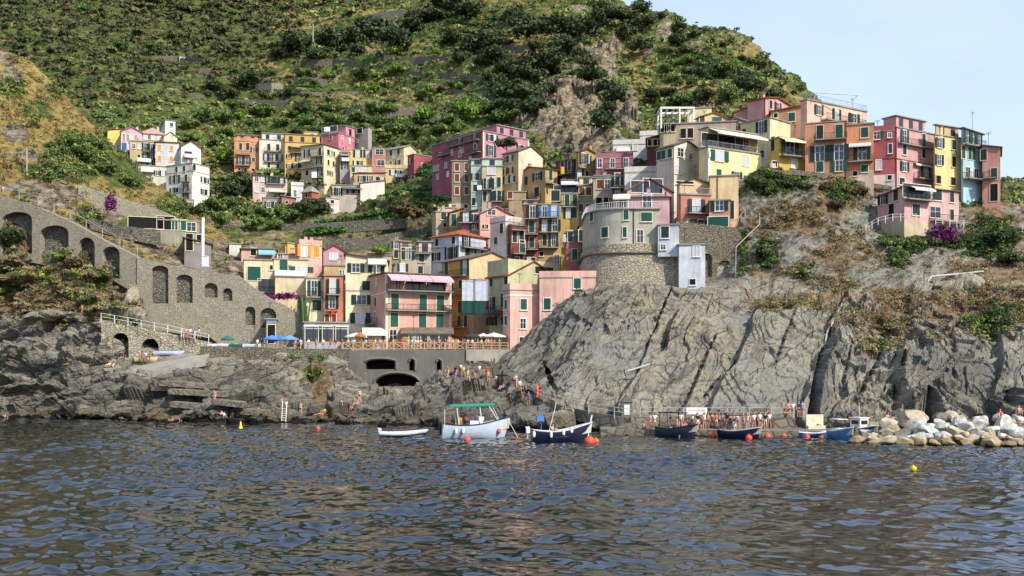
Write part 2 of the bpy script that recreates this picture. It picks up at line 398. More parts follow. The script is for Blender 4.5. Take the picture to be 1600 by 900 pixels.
M['shore'] = rock_mat('shore_rock', 'a8a08a', '807a6b', '3e3b36', math.radians(14), 1.2, tan='6f6450')
M['hill'] = hill_mat('hill_ground'); M['near'] = hill_mat('near_slope_ground', 1.6, ('8f8470', '5a5142'))

# ================================================================== sheets
# --- the valley: plaza, village slope, terraced mountain
vl = [
 {130:(575,166),300:(575,166),540:(600,166),800:(590,160),860:(560,166),1000:(440,176),1200:(420,178),1420:(420,190),2600:(420,230)},
 {130:(545,171),300:(545,171),540:(545,173),800:(545,170),860:(520,172),1000:(430,180),1200:(400,182),1420:(400,195),2600:(400,240)},
 {130:(500,188),330:(500,186),560:(492,188),700:(490,188),800:(490,182),900:(455,184),1000:(400,186),1200:(360,184),1420:(380,200),2600:(470,250)},
 {130:(430,206),330:(412,204),500:(405,212),600:(405,208),700:(430,198),800:(405,208),900:(400,206),1000:(340,192),1100:(312,182),1200:(285,182),1420:(330,205),2600:(330,260)},
 {130:(360,242),300:(350,240),500:(362,240),600:(372,232),700:(358,222),800:(335,222),900:(300,216),1000:(272,204),1100:(262,192),1200:(258,188),1420:(300,215),2600:(300,280)},
 {130:(325,280),330:(325,284),530:(328,284),600:(322,268),700:(302,242),800:(272,238),900:(250,228),1000:(226,224),1100:(202,218),1200:(192,216),1420:(280,235),2600:(280,300)},
 {130:(268,305),400:(272,305),560:(268,308),650:(266,288),700:(250,264),800:(226,266),900:(226,256),1000:(206,260),1100:(180,252),1200:(172,242),1300:(220,240),1420:(410,260),2600:(470,330)},
 {130:(206,335),600:(206,338),700:(204,312),820:(204,302),900:(192,292),1000:(190,292),1100:(165,300),1200:(158,300),1300:(204,290),1420:(410,290),2600:(470,360)},
 {130:(148,400),500:(150,410),700:(150,380),800:(150,352),900:(140,334),1000:(130,342),1100:(132,335),1200:(145,330),1300:(198,310),1420:(410,310),2600:(470,400)},
 {130:(90,490),500:(92,490),650:(98,430),850:(80,388),1000:(80,400),1100:(106,370),1200:(137,350),1300:(194,330),1420:(410,330),2600:(470,440)},
 {130:(30,585),500:(36,580),650:(45,500),850:(36,450),960:(30,440),1000:(42,430),1060:(66,420),1100:(82,400),1200:(128,380),1300:(190,345),1420:(410,345),2600:(470,500)},
 {-900:(-110,800),500:(-90,800),800:(-80,700),900:(-50,560),960:(-14,480),985:(4,470),1010:(18,460),1060:(46,450),1130:(76,430),1200:(116,400),1250:(151,380),1300:(190,360),1350:(235,350),1380:(380,350),1420:(410,350),2600:(470,540)},
]
NUV = 900
valley = Sheet('hillside', -900, 2600, NUV, vl, [8, 10, 24, 26, 26, 22, 30, 34, 36, 38, 40])
# density: recompute columns so the seen part is fine
def resample(sh, name, lines, rows, knots):
    U = np.concatenate([np.linspace(a, b, n, endpoint=False) for a, b, n in knots]+[[knots[-1][1]]])
    s2 = Sheet.__new__(Sheet); 
    _lin = np.linspace; 
    class _F: pass
    s2.__dict__.update(sh.__dict__)
    s2.U = U; s2.Vs = []; s2.Ys = []
    for ln in lines:
        ks = sorted(ln); s2.Vs.append(np.interp(U, ks, [ln[k][0] for k in ks])); s2.Ys.append(np.interp(U, ks, [ln[k][1] for k in ks]))
    V = []; Y = []
    for i, n in enumerate(rows):
        t = np.linspace(0, 1, n, endpoint=False)[:, None]
        V.append(s2.Vs[i]*(1-t)+s2.Vs[i+1]*t); Y.append(s2.Ys[i]*(1-t)+s2.Ys[i+1]*t)
    V.append(s2.Vs[-1][None]); Y.append(s2.Ys[-1][None])
    s2.V = np.vstack(V); s2.Yd = np.vstack(Y); s2.UU = np.broadcast_to(U, s2.V.shape); s2.name = name
    for _ in range(5):
        for A in (s2.V, s2.Yd): A[1:-1] = (A[:-2]+2*A[1:-1]+A[2:])/4
    k = np.array([1,2,3,2,1])/9.
    for A in (s2.V, s2.Yd):
        B = np.pad(A, ((0,0),(2,2)), mode='edge'); A[:] = sum(k[i]*B[:, i:i+A.shape[1]] for i in range(5))
    s2.recalc(); return s2
def mk(name, lines, rows, knots): return resample(valley, name, lines, rows, knots)
valley = mk('hillside', vl, [6, 10, 24, 30, 30, 26, 34, 40, 44, 44, 50], [(-900, 100, 50), (100, 1330, 760), (1330, 2600, 60)])
s = valley
fade = sstep(215, 300, s.Yd)
u_, v_ = s.UU, s.V
# ravines, spurs and outcrops on the mountain
s.displace((fbm(s.X/90, s.Yd/90, s.Z/60, 4, 3)*16*sstep(300, 420, s.Yd)+fbm(s.X/28, s.Yd/28, s.Z/20, 4, 5)*5*fade+fbm(s.X/9, s.Yd/9, s.Z/8, 4, 9)*.9*sstep(190, 250, s.Yd)))
outc = blob(u_, v_, [(885,165,45,52),(935,95,32,26),(978,185,26,34),(905,220,50,26),(850,190,40,24),(1035,56,10,12),(1010,80,10,18),(905,12,12,8),(960,80,10,24),(930,235,60,16)])
outk = outc*np.clip(1-blob(u_, v_, [(1035,50,30,26),(1010,70,30,30),(905,8,40,20),(960,30,30,30)])*.85, .1, 1)
s.displace(outk*(1.5+facets(s.X/7, s.Yd/7, s.Z/10, 21)*3.2+facets(s.X/2.6, s.Yd/2.6, s.Z/4, 23)*1.1+fbm(s.X/7, s.Yd/7, s.Z/9, 4, 21, .6, True)*1.6))
# farmed terraces: heights pulled into steps
terr = blob(u_, v_, [(470,120,120,60),(560,170,220,60),(700,120,160,90),(700,200,130,40),(620,60,120,50),(780,60,120,60),(1130,90,90,45),(560,350,170,50),(680,290,60,40),(820,30,90,40),(330,140,110,40),(760,340,60,40)])*sstep(205, 235, s.Yd)
for st_, lo in ((5.5, 0),):
    zz = s.Z/st_+fbm(s.X/60, s.Yd/60, s.Z*0, 2, 33)*.8; fr = zz-np.floor(zz)
    terr = np.maximum(np.clip(terr, 0, 1), .4*sstep(290, 340, s.Yd)*(1-np.clip(outc, 0, 1)))
    s.Z = s.Z+(sstep(.34, .72, fr)-fr)*st_*terr*.85; riser = sstep(.34,.42,fr)*sstep(.74,.64,fr)
slope = np.abs(s.normal()[..., 2])
band = sstep(.55, .35, slope)
rockm = np.clip(outc*1.2+terr*riser*.42, 0, 1)
drym = blob(u_, v_, [(420,105,50,14),(440,135,50,12),(520,148,60,8),(660,140,70,8),(600,165,60,6),(480,35,60,12),(600,22,50,14),(820,60,60,30),(1150,106,50,10),(1000,110,30,40),(1090,150,40,20),(900,230,90,40),(600,350,120,30),(470,375,170,18),(560,310,100,12),(330,250,50,20),(320,285,30,20)])*.62
drym = np.maximum(drym, np.where(v_ > 395, .75, 0)); rockm = np.maximum(rockm, np.where((v_ > 345) & (v_ < 600), .45, 0))
drym = np.maximum(drym, .22*sstep(330, 260, v_)); drym = np.clip(drym*.9+.34*sstep(.0, .3, fbm(s.X/45, s.Yd/45, s.Z/9, 3, 131))*(1-riser*.5)*sstep(280, 320, s.Yd)*(.35+.65*sstep(300, 480, u_)), 0, 1)
s.build(M['hill'], np.stack([0*rockm, drym, rockm], -1))
valley_mask = dict(rock=rockm, dry=drym, terr=terr)

# --- near left slope
nl = [
 {-900:(330,160),-250:(290,168),0:(345,178.5),60:(365,178),130:(395,177),200:(425,176),300:(455,178),380:(475,179),430:(500,181),480:(530,182)},
 {-900:(180,170),-250:(130,178),0:(236,186),100:(286,187),160:(322,188),200:(345,188),300:(392,188),380:(420,189),430:(455,188),480:(505,187)},
 {-900:(60,185),-250:(20,190),0:(150,195),60:(180,196),100:(215,197),200:(305,198),300:(362,198),380:(405,195),430:(450,191),480:(503,189)},
 {-900:(-60,200),-250:(-40,200),0:(74,205),25:(80,205),50:(94,206),100:(140,208),150:(190,210),200:(252,212),250:(294,212),300:(330,210),345:(362,206),400:(412,200),440:(455,193),480:(500,190)},
 {-900:(100,235),-250:(100,235),0:(190,235),50:(200,235),100:(240,235),150:(280,235),200:(320,235),250:(350,235),300:(385,232),345:(410,228),400:(455,215),440:(490,210),480:(530,200)},
]
near = mk('near_slope', nl, [44, 44, 44, 20], [(-900, -60, 60), (-60, 480, 330)])
s = near; s.displace(fbm(s.X/14, s.Yd/14, s.Z/10, 4, 41)*1.6+fbm(s.X/3.5, s.Yd/3.5, s.Z/3, 4, 43)*.45)
u_, v_ = s.UU, s.V
ngreen = blob(u_, v_, [(125,232,55,26),(165,258,46,22),(195,280,36,16),(60,172,22,14),(90,135,14,14),(270,330,30,20),(160,345,40,14),(110,265,60,20),(18,140,20,14)])
nrock = np.maximum(blob(u_, v_, [(60,295,50,16),(85,310,50,18),(20,120,18,20),(25,205,22,14),(190,330,60,14),(10,90,14,12),(60,240,60,8),(150,340,40,20),(240,370,60,20),(330,420,60,40)]), np.where(v_ > 375, .55, .08))
s.build(M['near'], np.stack([0*v_, np.clip(1-ngreen, .0, 1)*.85, nrock], -1)); near_mask = dict(green=ngreen, rock=nrock)

# --- left shore
sl = [
 {-900:(668,146),-250:(668,146),0:(668,152),200:(676,139),450:(678,131),700:(684,119),830:(690,112),900:(692,110)},
 {-900:(654,151),-250:(652,153),0:(652,156),200:(657,142),450:(663,133),700:(667,122),830:(673,114),900:(676,112)},
 {-900:(618,158),-250:(618,162),0:(625,161),100:(628,152),200:(634,146),330:(640,141),450:(644,138),560:(642,136),640:(640,132),740:(640,128),830:(648,118),900:(662,114)},
 {-900:(560,164),-250:(560,168),0:(562,167),100:(580,157),200:(592,152),300:(588,150),330:(600,149),450:(604,148),540:(604,148),570:(610,147),590:(617,147),620:(612,146),650:(616,146),690:(590,146),720:(574,147),770:(580,144),810:(608,134),840:(634,124),900:(650,116)},
 {-900:(480,170),-250:(480,174),0:(482,172),100:(490,166),150:(500,162),200:(580,157),300:(562,158),325:(556,158),330:(548,159),450:(550,160),540:(550,161),580:(610,157),620:(603,157),660:(612,156),700:(580,155.5),760:(576,156),800:(590,152),840:(620,140),900:(640,125)},
 {-900:(400,174),-250:(360,176),0:(398,175),60:(405,173),120:(415,171),170:(445,169),215:(470,168),240:(520,166),330:(546,168),450:(546,170),540:(570,170),700:(600,170),840:(640,160),900:(640,150)},
 {-900:(340,178),-250:(300,180),0:(335,179),60:(355,178),130:(380,178),215:(430,176),240:(500,180),330:(530,184),450:(540,186),540:(570,180),700:(600,180),840:(640,170),900:(640,160)},
]
shore = mk('shore_rocks', sl, [14, 40, 60, 60, 60, 16], [(-900, -60, 50), (-60, 860, 620), (860, 900, 10)])
s = shore; u_, v_ = s.UU, s.V
land = sstep(0, 60, 0*v_+100)
terrf = sstep(545, 580, v_)   # calmer behind the walls
amp = np.where(u_ < 215, 1.0, .25+.75*terrf)*(1-.8*np.clip(blob(u_, v_, [(620,600,46,16),(560,600,20,14),(215,574,75,14),(290,562,40,10)]), 0, 1))
bed = s.Z*.95-s.X*.22+fbm(s.X/12, s.Yd/12, s.Z/12, 3, 51)*2.6
saw = (bed/1.7-np.floor(bed/1.7))
s.displace(amp*(fbm(s.X/11, s.Yd/11, s.Z/9, 4, 53)*2.6+fbm(s.X/3.4, s.Yd/3.4, s.Z/2.6, 5, 57, .6, True)*.45+facets(s.X/5.5, s.Yd/5, (s.Z-s.X*.2)/2.4, 111)*1.7+facets(s.X/1.9, s.Yd/1.7, (s.Z-s.X*.2)/.8, 117)*.5+(saw-.5)*.9-1.6*sstep(.10, .0, np.abs(fbm(s.X/9+3, s.Yd/9, s.Z/7, 2, 58)))+fbm(s.X/.9, s.Yd/.9, s.Z/.8, 3, 59)*.16))
gm = blob(u_, v_, [(100,400,60,22),(150,400,50,20),(40,350,70,30),(20,440,50,30),(130,440,50,30),(465,560,14,20),(490,575,22,26),(480,600,14,14),(20,360,40,30),(60,430,40,20),(170,480,50,14),(200,520,14,18)])
dmm = blob(u_, v_, [(60,450,110,55),(140,450,70,50),(10,400,60,60),(500,600,16,22),(210,460,20,40)])
slate = np.clip(blob(u_, v_, [(170,620,120,20),(370,610,90,20),(560,640,140,22),(100,610,60,20),(450,630,120,20),(770,600,70,40),(700,640,80,30),(290,600,60,20),(820,640,40,20)])*.55, 0, .5)
s.flat = True; s.build(M['shore'], np.stack([gm*.55, dmm, slate], -1)); shore_mask = dict(green=gm, dry=dmm)

# --- headland with the big slab
hl = [
 {750:(690,117),850:(690,112),1000:(700,103),1270:(708,99),1700:(712,98),2600:(712,98)},
 {750:(668,121),850:(672,116),1000:(680,107),1150:(682,105),1270:(685,103),1340:(684,103),1700:(684,103),2600:(684,103)},
 {750:(650,126),850:(640,121),900:(648,118),1000:(655,116),1270:(650,114),1340:(645,112),1700:(640,112),2600:(640,112)},
 {750:(606,148),800:(598,143),850:(592,136),900:(580,131),1000:(575,127),1150:(575,125),1270:(575,123),1600:(575,121),2600:(570,121)},
 {750:(590,152),780:(582,152),800:(566,151),850:(545,148),900:(510,146),1000:(500,141),1150:(505,137),1270:(525,131),1400:(535,129),1600:(530,129),2600:(520,129)},
 {750:(588,156),780:(576,156),800:(556,157),850:(508,158),900:(467,158),930:(449,156),1000:(440,153),1060:(455,151),1150:(461,148),1230:(479,143),1290:(504,139),1350:(511,137),1450:(508,136),1600:(516,134),2600:(500,134)},
 {750:(588,166),780:(575,166),850:(512,168),900:(470,168),950:(445,166),1060:(440,166),1150:(441,160),1230:(440,156),1350:(434,152),1450:(430,151),1600:(432,149),2600:(420,149)},
 {750:(588,172),850:(512,174),900:(470,174),1000:(440,175),1060:(425,173),1150:(385,165),1180:(368,164),1230:(362,163),1350:(398,160),1450:(405,158),1600:(400,158),2600:(390,158)},
 {750:(588,180),850:(512,182),900:(468,182),1000:(410,184),1100:(330,180),1160:(302,169),1190:(304,168),1230:(306,168),1300:(320,168),1350:(352,168),1370:(365,167),1450:(366,167),1500:(366,168),1530:(360,169),1600:(362,170),2600:(350,175)},
 {750:(585,190),850:(510,190),900:(465,190),1000:(400,192),1100:(318,186),1160:(276,176),1190:(264,173),1250:(266,174),1300:(276,175),1350:(287,177),1400:(300,179),1500:(312,181),1560:(323,183),1600:(326,184),1700:(334,186),2600:(360,200)},
 {750:(600,240),900:(480,240),1000:(420,240),1100:(345,240),1160:(310,240),1190:(300,240),1250:(302,240),1300:(312,240),1350:(322,240),1400:(332,240),1500:(345,240),1600:(355,240),1700:(362,240),2600:(400,260)},
]
head = mk('headland', hl, [12, 34, 70, 70, 60, 50, 44, 44, 44, 20], [(750, 1640, 760), (1640, 2600, 60)])
s = head; u_, v_ = s.UU.copy(), s.V.copy()
rk = sstep(1, 6, s.Z)
slabz = sstep(430, 480, v_)                        # cliff part
a = math.radians(49); pc = s.X*math.sin(a)-s.Z*math.cos(a)     # across the bedding
pw = pc+fbm(s.X/22, s.Yd/22, s.Z/22, 3, 61)*3
pw2 = pc+fbm(s.X/9, s.Yd/9, s.Z/12, 3, 62)*3; patch = fbm(s.X/11, s.Yd/11, s.Z/11, 2, 64)
along = s.X*math.cos(a)+s.Z*math.sin(a)
def ledge(p, per, k=.05):
    f = p/per-np.floor(p/per); return sstep(0, k, f)*(1-f)      # steep one side, long ramp on the other
rightz = sstep(1285, 1320, u_)
s.displace(slabz*((ledge(pw, 7.7)-.5)*1.25+(ledge(pw2+3, 2.7)-.5)*.5*(.25+.75*sstep(-.2, .4, patch))*(1-.4*rightz)+fbm(s.X/18, s.Yd/18, s.Z/18, 3, 63)*1.0+fbm(s.X/4, s.Yd/4, s.Z/4, 5, 67, .6, True)*(.12+.7*rightz)+facets(pw2/3.6, s.Yd/9, along/17, 101)*(.62+.9*rightz)+facets(pw2/1.2, s.Yd/4, along/5, 107)*(.18+.4*rightz)+(ledge(pw2+fbm(s.X/3, s.Yd/3, s.Z/3, 2, 109)*.3, .75, .15)-.5)*.16*(patch > -.05)+(np.round(fbm(pc/3+9, s.Yd/6, (s.X*math.cos(a)+s.Z*math.sin(a))/9, 2, 68)*5)/5)*1.0+fbm(s.X/1.1, s.Yd/1.1, s.Z/1.1, 3, 69)*.09))
bush = (1-slabz)*sstep(150, 156, s.Yd)*sstep(1100, 1160, u_)
s.displace(bush*(fbm(s.X/8, s.Yd/8, s.Z/5, 4, 71, .55, True)*1.5+fbm(s.X/1.8, s.Yd/1.8, s.Z/1.5, 3, 73)*.4)*sstep(.0, .3, np.abs(v_-265)/40+0*u_))
# crevices; cdark paints shade into the deep ones
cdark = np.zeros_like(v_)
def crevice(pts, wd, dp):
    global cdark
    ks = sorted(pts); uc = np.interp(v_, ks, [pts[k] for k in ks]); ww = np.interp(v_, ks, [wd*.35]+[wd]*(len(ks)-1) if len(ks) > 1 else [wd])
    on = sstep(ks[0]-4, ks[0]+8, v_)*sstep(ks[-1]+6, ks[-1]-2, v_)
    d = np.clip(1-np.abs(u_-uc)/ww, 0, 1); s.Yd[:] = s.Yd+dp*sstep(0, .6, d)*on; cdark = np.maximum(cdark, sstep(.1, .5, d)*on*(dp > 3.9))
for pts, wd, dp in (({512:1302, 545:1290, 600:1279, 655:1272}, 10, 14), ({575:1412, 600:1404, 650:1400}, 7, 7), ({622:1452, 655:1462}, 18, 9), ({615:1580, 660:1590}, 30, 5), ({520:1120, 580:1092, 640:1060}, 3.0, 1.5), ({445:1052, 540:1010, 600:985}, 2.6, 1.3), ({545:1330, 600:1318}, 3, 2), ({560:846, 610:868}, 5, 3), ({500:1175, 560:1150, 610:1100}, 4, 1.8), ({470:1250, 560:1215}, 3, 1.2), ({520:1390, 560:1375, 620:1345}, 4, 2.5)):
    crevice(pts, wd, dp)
# the left flank of the slab: dark thin beds
flank = sstep(60, 0, u_-(990-(v_-440)*.95)-0)*sstep(430, 450, v_)*sstep(640, 600, v_)
flank = np.clip(flank, 0, 1)
s.displace(flank*((ledge(pw, 1.1, .25)-.5)*.75+(ledge(pw+.3, .42, .3)-.5)*.22))
hgreen = blob(u_, v_, [(1215,285,42,18),(1195,300,30,12),(1200,400,16,20),(1395,378,26,14),(1420,380,20,14),(1490,378,24,14),(1540,510,36,16),(1530,320,40,8),(1552,375,34,30),(1255,430,14,10),(1460,380,30,10),(1385,545,14,6),(1310,300,20,20),(1400,410,16,12),(1165,400,6,40),(1540,380,30,30)])
hdry = np.maximum(blob(u_, v_, [(1320,305,56,34),(1260,345,70,30),(1200,350,40,30),(1300,440,120,30),(1420,470,110,40),(1240,470,80,16),(1370,545,26,26),(1550,440,70,60),(1400,500,90,30),(1560,350,60,40),(1320,400,60,40),(1230,430,80,14),(1480,500,60,30),(1580,480,50,40)]), 0)
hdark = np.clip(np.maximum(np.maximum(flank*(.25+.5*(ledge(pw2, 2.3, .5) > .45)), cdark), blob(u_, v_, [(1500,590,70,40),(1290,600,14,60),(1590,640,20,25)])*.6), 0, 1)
s.flat = True; s.build(M['slab'], np.stack([hgreen, hdry*.62, hdark], -1)); head_mask = dict(green=hgreen, dry=hdry)

# ================================================================== sea
def sea():
    rng = np.random.default_rng(5)
    vs = np.concatenate([np.arange(1100, 930, -6), np.arange(930, 760, -.95), np.arange(760, 640, -.42), np.arange(640, 600, -3)])
    us = np.concatenate([np.arange(-1600, -60, 22), np.arange(-60, 1661, 1.7), np.arange(1680, 3200, 22)])
    Y = CH*F/(vs-VH); YY = np.repeat(Y[:, None], len(us), 1); XX = (us[None]-800)/F*YY
    Z = np.zeros_like(XX); DX = np.zeros_like(XX)
    dY = np.abs(np.gradient(Y))[:, None]
    wind = math.radians(262)
    for i in range(130):
        lam = .52*(8.5**rng.random()); k = 2*math.pi/lam; th = wind+rng.normal()*.75; ph = rng.random()*6.283
        am = .0034*lam*rng.uniform(.5, 1.4)
        if lam < .9: am *= 1.35
        fd = np.clip((lam/(dY*2.1))-.25, 0, 1)*(1+.8*sstep(35, 100, YY))
        arg = k*(XX*math.cos(th)+YY*math.sin(th))+ph
        Z += am*fd*np.sin(arg); DX += -am*fd*np.cos(arg)*.6
    # gusts: patches with less chop
    gu = .88+.75*fbm(XX/11, YY/18, XX*0, 3, 81)
    Z *= gu; Z -= Z.mean()
    co = np.stack([XX, YY, Z], -1).reshape(-1, 3).astype(np.float32); r, c = XX.shape
    i = np.arange((r-1)*c).reshape(r-1, c)[:, :-1].ravel(); q = np.stack([i, i+1, i+1+c, i+c], -1)
    me = bpy.data.meshes.new('sea'); me.vertices.add(len(co)); me.vertices.foreach_set("co", co.ravel())
    me.loops.add(q.size); me.loops.foreach_set("vertex_index", q.ravel().astype(np.int32)); me.polygons.add(len(q))
    me.polygons.foreach_set("loop_start", np.arange(0, q.size, 4, dtype=np.int32)); me.update(calc_edges=True)
    me.polygons.foreach_set("use_smooth", np.ones(len(q), bool))
    m, n, b = newmat('sea_water', .035, .5); b.inputs["IOR"].default_value = 1.75
    p = wpos(n)
    n.links.new(ramp(n, noise(n, p, .03, 3, .5), [(.35, (.003,.007,.008,1)), (.65, (.005,.010,.011,1))]), b.inputs["Base Color"])
    h = math_(n, 'ADD', noise(n, mapping(n, p, (1.0, 1.7, 1)), 1.3, 4, .6, .3), math_(n, 'MULTIPLY', noise(n, mapping(n, p, (1, 1.5, 1)), .45, 3, .5), 1.6))
    bump(n, b, h, .16, .06)
    me.materials.append(m); o = link('sea', me); o["kind"] = 'structure'
    f = MB(); f.add([(-4000,-300,-.9),(4000,-300,-.9),(4000,5500,-.9),(-4000,5500,-.9)], [(0,1,2,3)])
    f.obj('open_sea', m)["kind"] = 'structure'
sea()
# ================================================================== building kit
SH = {'g':'green','d':'dgreen','b':'brown','l':'blue','y':'yel'}
_wc = {}
def rect_frame(mb, w, h, t, y0, y1, m=0):
    mb.box(-w/2-t, -w/2, y0, y1, -t, h+t, m); mb.box(w/2, w/2+t, y0, y1, -t, h+t, m)
    mb.box(-w/2, w/2, y0, y1, h, h+t, m); mb.box(-w/2, w/2, y0, y1-.0, -t, 0, m)
def win_meshes(style, w, h, trim):
    key = (style, round(w, 2), round(h, 2), trim)
    if key in _wc: return _wc[key]
    sh = style[0]; out = []
    f = MB(); rect_frame(f, w, h, .10, -.07, .03)
    if sh not in 'CD' and h < 1.9: f.box(-w/2-.18, w/2+.18, -.16, .0, -.16, -.10)
    out.append(('frame', f.mesh('window_frame', M[trim])))
    p = MB()
    if sh in 'cC':      # closed shutters
        k = style[1] if len(style) > 1 else 'g'
        for s in (-1, 1):
            a, b = (-w/2, -.015) if s < 0 else (.015, w/2); p.box(a, b, -.05, .02, 0, h, 0)
            for j in range(int(h/.16)): p.box(a+.07, b-.07, -.062, -.05, .06+j*.16, .12+j*.16, 0)
        out.append(('shutter', p.mesh('closed_shutters', M[SH[k]])))
    elif sh in 'ga':      # large glazing / arched
        p.box(-w/2, w/2, -.012, .02, 0, h, 0); n = max(2, int(w/1.0))
        for j in range(n+1): x = -w/2+w*j/n; p.box(x-.035, x+.035, -.05, -.012, 0, h, 1)
        out.append(('pane', p.mesh('glazing', [M['glass'], M['dark']])))
    elif sh == 'o':
        p.box(-w/2, w/2, -.012, .02, 0, h, 0); out.append(('pane', p.mesh('dark_opening', M['dark'])))
    else:
        rr = random.Random(len(_wc)); gl = M['curt'] if style[-1] == '+' else M['glass']
        p.box(-w/2, w/2, -.012, .02, 0, h, 0); p.box(-.035, .035, -.05, -.012, 0, h, 1)
        p.box(-w/2, -w/2+.05, -.05, -.012, 0, h, 1); p.box(w/2-.05, w/2, -.05, -.012, 0, h, 1)
        p.box(-w/2, w/2, -.045, -.012, h*.55, h*.55+.04, 1); p.box(-w/2, w/2, -.05, -.012, h-.06, h, 1)
        out.append(('pane', p.mesh('pane', [gl, M['white']])))
        if sh in 'sS':
            k = style[1] if len(style) > 1 and style[1] in SH else 'd'
            for s in (-1, 1):
                q = MB(); a, b = sorted((s*(w/2+.08), s*(w/2+.08+w*.5))); q.box(a, b, -.13, -.075, 0, h, 0)
                for j in range(int(h/.2)): q.box(a+.06, b-.06, -.145, -.13, .08+j*.2, .16+j*.2, 0)
                out.append(('shutter', q.mesh('open_shutter', M[SH[k]])))
    _wc[key] = out; return out
SIZE = {'s':(.95,1.45),'S':(1.0,2.2),'c':(1.0,1.45),'C':(1.05,2.2),'w':(.9,1.3),'W':(1.0,2.1),'o':(.7,.8),'g':(2.2,1.9),'a':(2.,1.6),'D':(1.0,2.1)}
def add_window(root, style, pos, rz, size=None, trim='cream'):
    w, h = size or SIZE[style[0]]; ms = win_meshes(style, w, h, trim)
    kind = 'door' if style[0] == 'D' else 'window'
    f = link(kind, ms[0][1], root, pos, rz)
    for nme, me in ms[1:]: link(nme, me, f)
def railing_mb(mb, a, b, h=1.0, m=0, step=.28, r=.022, solid=False):
    a = Vector(a); b = Vector(b); L_ = (b-a).length
    if solid:
        d = (b-a).normalized(); mb.bar(a+Vector((0,0,h)), b+Vector((0,0,h)), .05, 4, m)
    mb.bar(a+Vector((0,0,h)), b+Vector((0,0,h)), r*1.7, 4, m); mb.bar(a+Vector((0,0,.1)), b+Vector((0,0,.1)), r, 4, m)
    n = max(1, int(L_/step))
    for i in range(n+1):
        p = a.lerp(b, i/n); mb.bar(p, p+Vector((0,0,h)), r*(1.6 if i % 6 == 0 else .8), 4, m)
ROOFM = {'O':'tileO','G':'tileG','P':'tileP','C':'conc'}
HS = []
